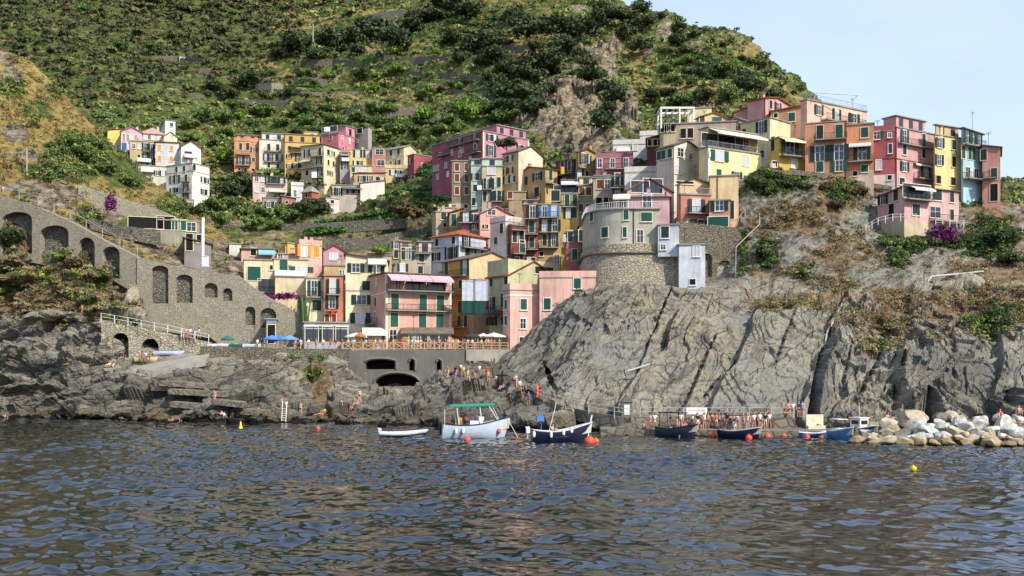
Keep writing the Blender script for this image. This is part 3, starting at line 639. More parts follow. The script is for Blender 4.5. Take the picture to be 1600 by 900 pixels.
def H(label, col, uL, uK, uR, vt, vb, th=None, roof='flat', feats='', Y=None, sheet=None, dR=8., dL=8., name='house', below=6., trim='cream', k=.86, cat='house', slabm='conc', chim=None, group=None):
    if th is None: th = math.degrees(math.atan((800-(uK+uR)/2)/F))
    if Y is None: Y = (sheet or valley).Yat(uK, vb)-1.0
    t = math.radians(th); Kx = (uK-800)/F*Y; c, s = math.cos(t), math.sin(t)
    def onR(u): r = (u-800)/F; return (r*Y-Kx)/(c-r*s)
    def onL(u): r = (u-800)/F; return (Kx-r*Y)/(s+r*c)
    wr = onR(uR) if uR > uK else dR
    wl = onL(uL) if uL < uK else dL
    if wl <= 0 or wl > 60: print('BAD wl', label, wl); wl = dL
    if wr <= 0 or wr > 60: print('BAD wr', label, wr); wr = dR
    zb = zat(vb, Y); zt = zat(vt, Y); h = zt-zb
    HS.append((label, uK, vb, Y, wr, wl, h))
    root = empty(name, (Kx, Y, zb), t); tag(root, label, cat, group)
    Z = lambda v: zat(v, Y)-zb
    wm = plaster(col, k) if not col.startswith('*') else M[col[1:]]
    kind = roof.rstrip('OGPC0123456789.-'); arg = ''.join(ch for ch in roof[len(kind):] if ch.isdigit() or ch in '.-'); rm = M[ROOFM[roof[-1]]] if roof[-1] in ROOFM else M['conc']
    w = MB(); o = .35
    if kind in ('flat', 'par', 'none'):
        w.box(0, wr, 0, wl, -below, h)
        if kind == 'flat':
            r = MB(); r.box(-.18, wr+.18, -.18, wl+.18, h+.002, h+.2); r.obj('roof', M[slabm], root)
        if kind == 'par':
            r = MB()
            for q in ((-.06, wr+.06, -.06, .18), (-.06, .18, .18, wl-.18), (wr-.18, wr+.06, .18, wl-.18), (-.06, wr+.06, wl-.18, wl+.06)): r.box(*q, h-.1, h+.85)
            r.box(-.1, wr+.1, -.1, wl+.1, h-.22, h-.1, 1); r.obj('parapet', [wm, M[slabm]], root)
    elif kind == 'gR':
        pz = Z(float(arg)); w.box(0, wr, 0, wl, -below, h); w.add([(0,0,h),(wr,0,h),(wr/2,0,pz),(0,wl,h),(wr,wl,h),(wr/2,wl,pz)], [(0,1,2),(3,5,4),(0,2,5,3),(1,4,5,2)])
        r = MB(); sl = (pz-h)/(wr/2)
        r.slab([(-o,-o,h-o*sl+.14),(wr/2,-o,pz+.14),(wr/2,wl+o,pz+.14),(-o,wl+o,h-o*sl+.14)], .16); r.slab([(wr/2,-o,pz+.14),(wr+o,-o,h-o*sl+.14),(wr+o,wl+o,h-o*sl+.14),(wr/2,wl+o,pz+.14)], .16)
        r.obj('roof', rm, root)
    elif kind == 'gL':
        pz = Z(float(arg)); w.box(0, wr, 0, wl, -below, h); w.add([(0,0,h),(0,wl,h),(0,wl/2,pz),(wr,0,h),(wr,wl,h),(wr,wl/2,pz)], [(0,2,1),(3,4,5),(0,3,5,2),(1,2,5,4)])
        r = MB(); sl = (pz-h)/(wl/2)
        r.slab([(-o,-o,h-o*sl+.14),(wr+o,-o,h-o*sl+.14),(wr+o,wl/2,pz+.14),(-o,wl/2,pz+.14)], .16); r.slab([(-o,wl/2,pz+.14),(wr+o,wl/2,pz+.14),(wr+o,wl+o,h-o*sl+.14),(-o,wl+o,h-o*sl+.14)], .16)
        r.obj('roof', rm, root)
    elif kind == 'hip':
        pz = Z(float(arg)); w.box(0, wr, 0, wl, -below, h); r = MB(); e = h+.02; m_ = min(wr, wl)/2
        if wr >= wl: A = (m_, wl/2, pz); B = (wr-m_, wl/2, pz)
        else: A = (wr/2, m_, pz); B = (wr/2, wl-m_, pz)
        v = [(-o,-o,e),(wr+o,-o,e),(wr+o,wl+o,e),(-o,wl+o,e), A, B, (-o,-o,e-.15),(wr+o,-o,e-.15),(wr+o,wl+o,e-.15),(-o,wl+o,e-.15)]
        fs = [(0,1,5,4),(1,2,5),(2,3,4,5),(3,0,4)] if wr >= wl else [(0,1,4),(1,2,5,4),(2,3,5),(3,0,4,5)]
        r.add(v, fs+[(6,7,1,0),(7,8,2,1),(8,9,3,2),(9,6,0,3),(9,8,7,6)]); r.obj('roof', rm, root)
    elif kind in ('sR', 'sL', 'sB'):     # mono pitch: arg = photo row of the far end of the R face / L face, or of the back wall
        z2 = Z(float(arg)); 
        zz = {'sR':(h,z2,z2,h), 'sL':(h,h,z2,z2), 'sB':(h,h,z2,z2)}[kind]
        pts = [(0,0),(wr,0),(wr,wl),(0,wl)]
        w.add([(x,y,-below) for x,y in pts]+[(x,y,q) for (x,y),q in zip(pts, zz)], [(0,3,2,1),(4,5,6,7),(0,1,5,4),(1,2,6,5),(2,3,7,6),(3,0,4,7)])
        gx = (z2-h)/wr if kind == 'sR' else 0; gy = (z2-h)/wl if kind != 'sR' else 0
        pp = [(-o,-o),(wr+o,-o),(wr+o,wl+o),(-o,wl+o)]; r = MB(); r.slab([(x,y,h+gx*x+gy*y+.18) for x,y in pp], .17); r.obj('roof', rm, root)
    w.obj('wall', wm, root)
    rnd = random.Random(label)
    def place(face, u, v):
        if face == 'R': x = onR(u); return (x, 0, Z(v)), 0
        y = onL(u); return (0, y, Z(v)), -math.pi/2
    for ft in [q.split() for q in feats.split(';') if q.strip()]:
        a = ft[0]
        if a in 'RL' and len(a) == 1:
            size = tuple(float(q) for q in ft[4].split('x')) if len(ft) > 4 else None
            st = ft[1]
            for u in ft[2].split(','):
                for v in ft[3].split(','):
                    ww, hh = size or SIZE[st[0]]
                    (x, y, z), rz = place(a, float(u), float(v)); z -= hh/2
                    q_ = rnd.random()
                    if st[0] in 'sS' and q_ < .22: st2 = ('c' if st[0] == 's' else 'C')+(st[1] if len(st) > 1 else 'd')
                    elif st[0] in 'cC' and q_ < .15: st2 = ('s' if st[0] == 'c' else 'S')+(st[1] if len(st) > 1 else 'g')
                    else: st2 = st
                    if size is None and st[0] in 'scwSC' and rnd.random() < .4: ww, hh = round(ww*.9, 2), round(hh*.92, 2); size2 = (ww, hh)
                    else: size2 = size
                    s2 = st2+('+' if st2[0] in 'sSwW' and rnd.random() < .35 else '')
                    off = (x, -.03, z) if a == 'R' else (-.03, y, z)
                    add_window(root, s2, off, rz, size2 if size2 else (ww, hh), 'white' if trim == 'white' else 'cream')
        elif a in ('BR', 'BL', 'VR', 'VL'):         # balcony / solid white balcony: u0 u1 v(floor)
            u0, u1, v = map(float, ft[1:4]); (x0, y0, z), rz = place(a[1], u0, v); (x1, y1, _), _ = place(a[1], u1, v)
            d = float(ft[4]) if len(ft) > 4 else 1.0; sb = MB(); rl = MB()
            if a[1] == 'R':
                x0, x1 = sorted((x0, x1)); sb.box(x0, x1, -d, -.004, z-.16, z); P4 = [(x0,-.05,z),(x0,-d+.05,z),(x1,-d+.05,z),(x1,-.05,z)]
            else:
                y0, y1 = sorted((y0, y1)); sb.box(-d, -.004, y0, y1, z-.16, z); P4 = [(-.05,y0,z),(-d+.05,y0,z),(-d+.05,y1,z),(-.05,y1,z)]
            bo = sb.obj('balcony', M['conc'], root)
            if a[0] == 'V':
                for i in range(3):
                    p, q = Vector(P4[i]), Vector(P4[i+1]); mn = Vector((min(p.x,q.x)-.05, min(p.y,q.y)-.05, z)); mx = Vector((max(p.x,q.x)+.05, max(p.y,q.y)+.05, z+.9)); rl.box(mn.x, mx.x, mn.y, mx.y, z+.002*(i+1), z+.9+.003*i)
                rl.obj('railing', M['white'], bo)
            else:
                for i in range(3): railing_mb(rl, P4[i], P4[i+1], .95, step=.22)
                rl.obj('railing', M['iron'], bo)
        elif a in ('AR', 'AL'):             # awning u0 u1 v(top) colour depth
            u0, u1, v = map(float, ft[1:4]); (x0, y0, z), _ = place(a[1], u0, v); (x1, y1, _), _ = place(a[1], u1, v)
            d = float(ft[5]) if len(ft) > 5 else 1.3; m = MB()
            if a[1] == 'R': x0, x1 = sorted((x0, x1)); m.slab([(x0,-d,z-d*.45),(x1,-d,z-d*.45),(x1,-.02,z),(x0,-.02,z)], .05); m.box(x0, x1, -d-.01, -d+.03, z-d*.45-.3, z-d*.45-.05)
            else: y0, y1 = sorted((y0, y1)); m.slab([(-d,y1,z-d*.45),(-d,y0,z-d*.45),(-.02,y0,z),(-.02,y1,z)], .05); m.box(-d-.01, -d+.03, y0, y1, z-d*.45-.3, z-d*.45-.05)
            m.obj('awning', flatmat('awning_cloth', ft[4], .9, .9), root)
        elif a == 'T':                       # rail round a roof terrace
            m = MB(); z = h+.2
            for p, q in (((0,0,z),(wr,0,z)), ((0,0,z),(0,wl,z)), ((wr,0,z),(wr,wl,z))): railing_mb(m, p, q, .95)
            m.obj('railing', M['rail'], root)
        elif a == 'K':                       # storey band on both faces at row v
            m = MB()
            for v in ft[1].split(','):
                z = Z(float(v)); m.box(-.06, wr+.06, -.06, wl+.06, z-.09, z+.09)
            m.obj('string_course', M[ft[2] if len(ft) > 2 else 'cream'], root)
        elif a == 'Q':                       # white quoins / corner strips
            m = MB(); m.box(-.05, .3, -.05, .3, -1, h-.1); m.box(wr-.3, wr+.05, -.05, .3, -1, h-.1); m.obj('corner_trim', M[ft[1] if len(ft) > 1 else 'cream'], root)
        elif a == 'F':                       # right-hand face panel: sunlit tone painted in, plus some two-tone walls
            m = MB(); pts = [(0,-.02,-below),(wr,-.02,-below),(wr,-.02,h),(0,-.02,h)] if kind != 'gR' else [(0,-.02,-below),(wr,-.02,-below),(wr,-.02,h),(wr/2,-.02,Z(float(arg))),(0,-.02,h)]
            n_ = len(pts); m.add(pts+[(x,-.004,z) for x, y, z in pts], [tuple(range(n_)), tuple(range(2*n_-1,n_-1,-1))]+[(i, i+n_, (i+1)%n_+n_, (i+1)%n_) for i in range(n_)]); m.obj('sunlit_face_tone', plaster(ft[1], k), root)
        elif a == 'PR':
            m = MB(); x = onR(float(ft[1])); m.bar((x,-.09,-2),(x,-.09,h), .06, 6); m.obj('drainpipe', M['iron'], root)
        elif a == 'PL':
            m = MB(); y = onL(float(ft[1])); m.bar((-.09,y,-2),(-.09,y,h), .06, 6); m.obj('drainpipe', M['iron'], root)
        elif a == 'X':                       # lower storey band in another colour: v colour
            m = MB(); z = Z(float(ft[1])); m.box(-.03, wr+.03, -.03, wl+.03, -below, z); m.obj('lower_storey', plaster(ft[2], k) if ft[2] in HEXOK(ft[2]) else M[ft[2]], root)
        elif a == 'U':                       # set-back top storey: fx0 fx1 fy0 vtop colour
            fx0, fx1, fy0, vt2 = map(float, ft[1:5]); z2 = Z(vt2); m = MB(); m.box(wr*fx0, wr*fx1, wl*fy0, wl*.98, h+.21, z2)
            to = m.obj('upper_storey', plaster(ft[5], k), root); q = MB(); q.box(wr*fx0-.3, wr*fx1+.3, wl*fy0-.3, wl*.98+.3, z2+.002, z2+.16); q.obj('roof', M[slabm], to)
            nw = max(1, int(wr*(fx1-fx0)/2.6))
            for i in range(nw):
                x = wr*(fx0+(fx1-fx0)*(i+.5)/nw); q = MB(); q.box(x-.55, x+.55, wl*fy0-.03, wl*fy0+.05, h+.25, h+.25+min(2.0, (z2-h)*.75)); q.obj('window', M['glass'], to)
    nch = rnd.choice([0, 1, 1, 2]) if chim is None else chim
    for i in range(nch):
        cx = wr*rnd.uniform(.2, .8); cy = wl*rnd.uniform(.25, .7); top = h+(1.5 if kind in ('flat', 'par', 'none') else max(1.6, (Z(float(arg))-h)+.9 if arg else 1.6))
        m = MB(); m.box(cx-.3, cx+.3, cy-.25, cy+.25, h-.3, top); m.box(cx-.38, cx+.38, cy-.33, cy+.33, top+.001, top+.12, 1); m.obj('chimney', [wm, M['tileG']], root)
    if rnd.random() < .75:
        cx = wr*rnd.uniform(.15, .85); cy = wl*rnd.uniform(.3, .7); t0 = h+rnd.uniform(2.2, 3.4); m = MB(); m.bar((cx,cy,h-.2),(cx,cy,t0), .035)
        for j in range(4): m.bar((cx-.5+.1*j,cy,t0-.12*j),(cx+.5-.1*j,cy,t0-.12*j), .02)
        m.obj('antenna', M['iron'], root)
    return root
def HEXOK(c): return [c] if len(c) == 6 and all(q in '0123456789abcdef' for q in c) else []

# ================================================================== masonry walls with arches
M['stone'] = masonry('harbour_stonework', '6f6857', '9a9078', '55503f', 3.2, .5)
M['stoneA'] = masonry('arched_wall_stonework', '827b68', 'a39b86', '6a6454', 3.0, .5)
M['stoneB'] = masonry('bastion_stonework', '8a8270', 'b3aa92', '5f5848', 2.0, .7)
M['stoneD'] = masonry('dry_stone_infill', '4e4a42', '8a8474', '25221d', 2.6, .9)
M['stoneG'] = masonry('overgrown_shaded_stonework', '5d574a', '8a8270', '35312a', 2.6, .8, plant=.8)
def wall(name, label, cat, A, B, poly, holes=(), mat='stoneA', th=1.0, infill='stoneD', rec=.6, ringm=None, kindp='arch_infill'):
    """vertical wall in the plane through plan points A and B=(u,Y); poly and holes in photo coordinates on that plane"""
    ax, ay = (A[0]-800)/F*A[1], A[1]; bx, by = (B[0]-800)/F*B[1], B[1]; L_ = math.hypot(bx-ax, by-ay); c, s = (bx-ax)/L_, (by-ay)/L_
    def pt(u, v):
        r = (u-800)/F; x = (r*ay-ax)/(c-r*s); Yp = ay+x*s; return (x, zat(v, Yp))
    root = empty(name, (ax, ay, 0), math.atan2(s, c)); tag(root, label, cat)
    bm = bmesh.new(); loops = []
    def arch(u0, u1, vt, vb):
        x0, zb = pt(u0, vb); x1, _ = pt(u1, vb); _, zt = pt((u0+u1)/2, vt); rise = min((x1-x0)*.5, (zt-zb)*.45)
        if len(h_) > 4: rise = min(rise, (x1-x0)*h_[4])
        pts = [(x0, zb), (x1, zb)]; n = 10
        for i in range(n+1):
            t = math.pi*i/n; pts.append(((x0+x1)/2+(x1-x0)/2*math.cos(t), zt-rise+rise*math.sin(t)))
        return pts
    outer = [pt(u, v) for u, v in poly]; hs = []
    for h_ in holes: hs.append(arch(*h_[:4]))
    edges = []
    for lp in [outer]+hs:
        vs = [bm.verts.new((x, 0, z)) for x, z in lp]; edges += [bm.edges.new((vs[i], vs[(i+1) % len(vs)])) for i in range(len(vs))]
    bmesh.ops.triangle_fill(bm, use_beauty=True, edges=edges)
    fs = list(bm.faces)
    r = bmesh.ops.extrude_face_region(bm, geom=fs); vv = [e for e in r['geom'] if isinstance(e, bmesh.types.BMVert)]
    bmesh.ops.translate(bm, verts=vv, vec=(0, th, 0)); bmesh.ops.recalc_face_normals(bm, faces=bm.faces)
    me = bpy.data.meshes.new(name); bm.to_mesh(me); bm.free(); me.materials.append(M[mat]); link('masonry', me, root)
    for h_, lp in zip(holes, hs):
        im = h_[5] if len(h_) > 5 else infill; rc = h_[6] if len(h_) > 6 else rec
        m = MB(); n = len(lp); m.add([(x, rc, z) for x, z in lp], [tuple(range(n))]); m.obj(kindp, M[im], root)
        if ringm:
            m = MB(); pts = lp[1:]
            for a_, b_ in zip(pts[:-1], pts[1:]): m.bar((a_[0], -.04, a_[1]), (b_[0], -.04, b_[1]), .22, 4)
            m.obj('arch_ring', M[ringm], root)
    return root, pt
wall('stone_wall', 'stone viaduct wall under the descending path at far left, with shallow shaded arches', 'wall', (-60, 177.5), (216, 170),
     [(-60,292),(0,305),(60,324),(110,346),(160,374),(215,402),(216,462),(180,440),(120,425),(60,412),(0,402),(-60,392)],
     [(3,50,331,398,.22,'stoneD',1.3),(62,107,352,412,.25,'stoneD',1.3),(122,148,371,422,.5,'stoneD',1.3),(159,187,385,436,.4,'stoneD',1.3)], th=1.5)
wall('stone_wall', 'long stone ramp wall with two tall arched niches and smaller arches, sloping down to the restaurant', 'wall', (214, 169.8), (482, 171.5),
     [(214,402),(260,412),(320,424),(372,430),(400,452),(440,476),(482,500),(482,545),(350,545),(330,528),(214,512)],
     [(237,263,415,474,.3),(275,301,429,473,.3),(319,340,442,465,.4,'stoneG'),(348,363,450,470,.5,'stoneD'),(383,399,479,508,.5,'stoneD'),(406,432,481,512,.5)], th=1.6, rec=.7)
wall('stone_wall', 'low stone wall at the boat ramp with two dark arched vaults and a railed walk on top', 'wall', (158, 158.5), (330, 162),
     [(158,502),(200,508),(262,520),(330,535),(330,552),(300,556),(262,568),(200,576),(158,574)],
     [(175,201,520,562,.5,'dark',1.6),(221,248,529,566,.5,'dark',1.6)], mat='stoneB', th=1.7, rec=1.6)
wall('stone_wall', 'rough harbour wall below the umbrellas and stacked boats', 'wall', (316, 156.5), (548, 158),
     [(312,541),(342,541),(400,543),(480,545),(548,545),(548,605),(500,600),(440,600),(360,604),(330,600),(312,572)], mat='stoneG', th=2)
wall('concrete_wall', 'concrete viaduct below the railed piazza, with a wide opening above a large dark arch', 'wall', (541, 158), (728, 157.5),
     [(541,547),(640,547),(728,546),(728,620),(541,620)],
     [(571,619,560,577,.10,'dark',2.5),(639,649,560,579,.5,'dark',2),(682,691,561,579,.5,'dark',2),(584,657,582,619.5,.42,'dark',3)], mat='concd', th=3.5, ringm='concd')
wall('concrete_wall', 'pale concrete wall with two small square openings above the bathing rocks', 'wall', (728.6, 157.2), (800, 160),
     [(728.6,546),(797,546),(790,560),(775,582),(728.6,582)], [(735,740,564,571,.02,'dark',.8),(745,755,564,575,.02,'dark',.8)], mat='conc', th=2)
# headland masonry
wall('stone_wall', 'stone retaining wall with blind arches behind the grey box house on the headland', 'wall', (1056, 161), (1162, 162.5),
     [(1056,346),(1120,352),(1152,356),(1162,378),(1160,446),(1056,446)], [(1098,1113,396,432,.5,'stoneD',.7),(1121,1146,407,440,.5,'stoneB',.7)], mat='stoneG', th=1.5)  # darker overgrown stonework paints in the shade on this wall
wall('stone_wall', 'curved-top parapet wall of brown stone below the orange and yellow houses', 'wall', (1200, 171), (1410, 175.5),
     [(1196,265),(1250,266),(1300,272),(1350,284),(1408,293),(1408,299),(1350,291),(1300,280),(1250,274),(1196,272)], mat='stoneG', th=.6)
wall('stone_wall', 'stone wall under the garden of the pink terrace house', 'wall', (1374, 163.5), (1530, 164.5),
     [(1374,394),(1530,396),(1530,418),(1450,424),(1374,420)], mat='stoneG', th=1)
wall('stone_wall', 'dry stone terrace wall below the orange block at upper left', 'wall', (334, 300), (402, 300), [(334,272),(402,272),(402,292),(334,292)], mat='stoneG', th=1)
wall('stone_wall', 'dry stone terrace wall on the bare slope above the lower left roofs', 'wall', (440, 237), (690, 235), [(440,352),(560,345),(690,338),(690,352),(560,362),(440,368)], mat='stoneD', th=.8)
wall('stone_wall', 'dark dry stone wall below the vineyard rows', 'wall', (480, 222), (670, 226), [(480,374),(560,372),(670,356),(670,374),(560,392),(480,392)], mat='stoneD', th=.8)
wall('stone_wall', 'short stone terrace wall high above the piled left houses', 'wall', (120, 186), (300, 190), [(122,288),(180,306),(250,328),(300,350),(300,368),(250,352),(180,334),(122,312)], mat='stoneA', th=.6)
wall('stone_wall', 'crumbling grey terrace wall beneath the bougainvillea', 'wall', (140, 182), (250, 184), [(140,340),(190,352),(250,360),(250,384),(190,372),(140,358)], mat='stoneD', th=.6)
# ================================================================== the houses
hd = head
# ---- far left group (behind the near slope)
H("small white flat-roofed house alone above the far left houses", 'dfe0dc', 243,258,274, 188,199, 25, 'flatC', "R c 268 194 0.9x1.2;L c 250 194 0.9x1.2", chim=0, Y=318)
H("bright yellow house at the left end of the far left houses", 'e8cf5a', 168,168,190, 203,250, None, 'sR200O', "R w 178,185 228;K 222", Y=292, chim=1)
H("lilac pink house with a row of narrow windows, beside the yellow one", 'd9b0bc', 189,189,222, 205,262, None, 'gR197P', "R W 194,200,206,212 214 0.6x1.9;R s 196,208 240", Y=289)
H("beige house under a wide pink hipped roof among the far left houses", 'cdb892', 220,220,257, 208,250, None, 'hip194P', "R w 227,233,239,249 213 0.8x1.5", Y=292, chim=1)
H("small cream house with blank gable, right of the pink hipped roof", 'e9dcae', 252,256,277, 212,250, 30, 'gR205C', "", Y=290, chim=0)
H("sand coloured balcony house in front of the lilac pink one", 'cbb07c', 201,203,241, 220,272, 18, 'flat', "R w 209,218 228;R S 228,235 228,243;BR 224 239 235;R o 217 243;VR 214 236 252;R s 226,234 252", Y=284)
H("grey white rendered house with ochre shutters among the far left houses", 'c9cac8', 241,243,280, 222,268, 18, 'sR221G', "R cy 249,268 230,247 0.9x1.5", Y=283, chim=0)
H("white gabled house with a slanting roof at the right of the far left houses", 'e4e0d4', 278,283,314, 229,266, 28, 'gR219O', "R w 304 240;R g 294 240 2x1.6;VR 287 302 246 1.4", Y=282, chim=0)
H("low cream terrace house with small dark windows below the sand coloured one", 'ddd2b2', 213,213,262, 258,285, None, 'flat', "R s 246,255 268;VR 216 240 268", Y=279, chim=0)
H("tall pink house with a white top floor, at the foot of the far left houses", 'e3a798', 260,300,327, 255,330, 62, 'flat', "X 255.1 ece4d0;L S 270,277 277;L S 291 277;L s 270,277 294;L S 291 292;BL 285 297 283;BL 285 297 300;L S 291 308;R s 317,322 277,296 0.8x1.5;L cg 276,288,304 262 0.9x1.6;K 267 conc", Y=272, chim=1)
H("small pink outbuilding below the tall pink house", 'dba79c', 291,291,302, 312,335, None, 'flat', "", Y=262, chim=0)

# ---- upper left group
H("orange four-storey house at the left end of the upper houses", 'dd8a45', 366,366,405, 219,274, None, 'par', "R S 376,387 228;R s 397 232 0.9x1.4;R S 375,386 250;R c 396 248 0.9x1.3;BR 369 391 241;BR 369 391 258;R o 374,384,395 264;U .1 .95 .25 208 dd8a45", Y=303, chim=1)
H("pale cream house with two long balconies, next to the orange one", 'ddd2ba', 405,405,445, 218,280, None, 'flat', "R cd 420,434 229 0.9x1.9;BR 413 439 236 0.8;R S 416,422,432,437 245 0.8x2;BR 413 439 252 0.8;R cd 420,434 258 0.8x1.3;U .1 1.0 .2 206 d2ccbd", Y=303, chim=1)
H("golden yellow house with a brown awning balcony", 'e2b445', 445,445,500, 222,285, None, 'flat', "R s 452 231,244,259 0.8x1.2;R S 467 245;AR 455 474 226 b49a78;BR 454 474 238;R s 462,470 258;U .0 1.0 .25 207 e0b03c", Y=301, chim=1)
H("yellow top-floor annexe behind the cream corner house", 'e6b93e', 475,475,497, 206,230, None, 'flat', "R s 487,493 212 0.9x1.3", Y=312, chim=0)
H("pink house with a tall gable end, topmost of the upper houses", 'd9707e', 503,529,554, 208,260, 58, 'flat', "L S 501 215;L cb 517 212 0.8x1.4;R w 535,546 213,217 0.7x1.1;R o 536,546 230;U .45 1.0 .0 193 e08490;L g 515 200 6x1.6", Y=306, chim=1)
H("ruined grey roofless house beside the pink gable", 'a9a291', 554,575,581, 200,240, 55, 'none', "L o 562 202 2.2x1.6;L o 558 218", Y=312, chim=0)
H("tall cream corner house with balconies stacked on its shaded side", 'd8c69c', 471,506,532, 226,295, 60, 'sL224G', "F e4d2a4;L S 480,500 236;L S 499 250;BL 486 505 243;BL 473 505 260;L o 480 267 1x1.4;L S 500 268,284;BL 488 505 277;AL 472 488 246 d8cfb6;R s 512,516,522 236 0.7x1.5;R cd 513,521 252 0.8x1.5;R s 512,517 268 0.7x1.3;K 258", Y=292, chim=0)
H("narrow grey house with an enclosed balcony between cream and yellow houses", 'a89c96', 531,531,547, 238,272, None, 'flat', "R g 539 243 2x2;VR 534 546 252;R S 539 258;AR 533 547 240 8d8780", Y=295, chim=0)
H("yellow two-window house with dark green shutters right of the cream corner house", 'e3c15c', 546,546,582, 234,268, None, 'flatG', "R cd 559,575 240 1.2x2;R s 556,562 254 0.8x1.2", Y=298, chim=1)
H("dusty rose house between the yellow and the cream one", 'cd7f6d', 581,581,603, 232,268, None, 'flatG', "R w 593 237 2.4x1.6;R w 595 254 2.2x1.6", Y=297, chim=0)
H("cream gabled house with green shutters at the right end of the upper row", 'd9c79a', 602,631,650, 230,268, 55, 'gR224C', "L cg 611,623 236 1x1.7;L o 611 251;L s 622 252", Y=294, chim=0)
H("crimson cube house just left of the big crimson block", 'b5434f', 637,647,675, 241,285, 38, 'flat', "L s 641 250;R w 660 256 0.8x1.1;R w 670 262 1x1.2", Y=282, chim=0)
H("beige stepped house below the yellow two-window house", 'd6c290', 547,547,582, 259,290, None, 'flat', "R cg 552 265;R w 566 264 2x1.2", Y=290, chim=0)
H("salmon house with three windows in the lower middle of the upper group", 'cfa074', 553,553,603, 271,300, None, 'sR269G', "R s 564,570,578 279 0.7x1.7;R cd 590 279;R s 597 280", Y=287, chim=0)
H("ochre terrace house with a yellow parapet at the right of the upper group", 'd8bd7c', 602,602,637, 262,305, None, 'par', "R s 614,622 269;VR 618 634 277;R s 628 282", Y=288, chim=1)
H("pale pink house with light blue window panes below the cream one", 'dcb9ac', 395,395,449, 274,312, None, 'sR276G', "R w 401,411 279,296 1x1.4;R S 420,426,432,440 281;BR 418 446 286;AR 420 448 295 cdc7b6", Y=288, chim=2)
H("low grey annexe with two green doors under the pale pink house", '9a988a', 410,410,441, 309,330, None, 'flat', "R s 420,432 319 1x1.6", Y=281, chim=0)
H("small terracotta pink annexe right of the grey annexe", 'bb7358', 440,440,461, 306,328, None, 'sR309C', "R o 448 316", Y=280, chim=0)
H("white terraced house with parapets above the red cube", 'd9dadc', 455,455,474, 289,320, None, 'par', "R W 461,467 302 0.8x1.8", Y=283, chim=1)
H("bright red cube house with a pale pyramid roof", 'c4503f', 472,487,498, 299,325, 55, 'hip288C', "L o 479 304 0.9x1.1", Y=278, chim=0)
H("tiny pinkish white house with a dark door at the bottom of the upper group", 'e0c8bc', 495,509,530, 309,332, 40, 'flat', "L S 504 314;R o 519 314 1x.9;L w 499 314", Y=276, chim=0)
H("long grey house with dark doors facing a terrace, right of the tiny house", 'bcb0a2', 518,518,568, 289,310, None, 'flat', "R S 523,529 299;R s 538,548,556 297;AR 535 566 291 6b6257", Y=281, chim=1)
H("cream wall house with a bare sunlit parapet", 'e6dcc4', 563,563,601, 286,308, None, 'sR281C', "", Y=281, chim=0)

# ---- centre back
H("long crimson block with trimmed windows and a set-back pink top floor", 'b95768', 675,755,826, 205,262, 40, 'flat', "F d47a92;L w 679,684,697,712,735 243 0.8x1.2;L w 684,700,716,735 258 0.8x1.2;L w 688,706,722,743 224 0.9x1.4;L C 719,742 213 1.0x2.2;BL 703 750 216;BL 685 706 226;L w 719 230 1x1.4;BL 733 752 236;L C 743 228;R s 765,772 213;R C 767 233 1.3x2.4;R S 812,819 222;U .35 1.0 .05 189 d88496;Q", Y=228, chim=2, k=.8)
H("decaying brown house of peeling plaster, left of the green-grey one", '8d7d66', 706,706,736, 252,335, None, 'flatG', "R cb 714,729 261,278,298 0.9x1.6;X 318 b8ac92;R o 728 322", Y=214, chim=0)
H("narrow green-grey house with a mint top floor", '6f8f80', 736,736,754, 259,335, None, 'flat', "X 259.1 a9c4ae;R s 742,749 276 0.7x1.4;R cd 743 294;R cd 740 315 0.8x1.6;U .0 1 .2 247 a9c4ae", Y=212, chim=0)
H("pale yellow-green house with two balconies in the centre back row", 'c0b183', 753,753,785, 260,335, None, 'flat', "R w 768 266 1.6x1.6;R S 759,764 287;R S 773,779 284;BR 754 768 296;R S 758,764 306;R S 773,780 306;BR 768 784 315;U .0 1 .15 246 b6cdb2", Y=211, chim=1)
H("tall beige house with a blank cream gable end", 'c2ad84', 785,810,848, 236,330, 48, 'gR224G', "F e2d2aa;L sb 790,797 245;L sb 791,797 264;L s 792,800 278;L cb 797 305 0.9x1.5", Y=213, chim=0)
H("ochre house with an orange tiled roof and wide dark shutters", 'c9a365', 806,852,871, 263,330, 38, 'gL255O', "L s 817 275 1.5x1.7;L s 840 273 1.5x1.7;L S 817 300 1.6x2.2;L S 839 297 1.6x2;BL 811 845 308;R C 860 272;BR 852 866 286", Y=209, chim=1)
H("grey ochre lower wing with a single brown shuttered window", 'a8916a', 795,795,822, 300,345, None, 'flatG', "R cb 797 305;K 312 conc", Y=207, chim=0)
H("dark brown balcony house with a yellow towel, right of the orange roof", '6e4438', 868,896,902, 250,310, 42, 'sL247G', "L C 879,890 257;BL 870 897 270;L S 882 283", Y=209, chim=1)
H("tall ochre house with narrow windows beside the rose coloured row house", 'b39a5d', 900,904,931, 237,300, 30, 'gR231O', "R S 912 247;R s 918 247 .8x1.5;R S 905 272;R s 917 270 0.8x1.2;BR 902 915 262", Y=206, chim=1)
H("rose coloured row house with white-framed windows and a white roof terrace", 'b06068', 931,931,989, 246,285, None, 'par', "R w 937,957,978 255 0.9x1.8;BR 945 988 265", Y=204, trim='white', chim=1)
H("white roof-terrace house with parapets on the ridge of the town", 'd8d4cc', 958,958,1012, 225,262, None, 'par', "R W 985,992 229 1x1.7;VR 963 985 238", Y=213, chim=2)
H("dark red house with awnings between white roof terraces", '7c3a30', 1011,1011,1040, 217,262, None, 'sR210O', "R o 1016,1023,1032 223 1x1.3", Y=205, chim=0)
H("white flat-topped house right of the dark red one", 'dcdad2', 1000,1000,1028, 211,240, None, 'par', "R w 1008,1020 216", Y=214, chim=0)
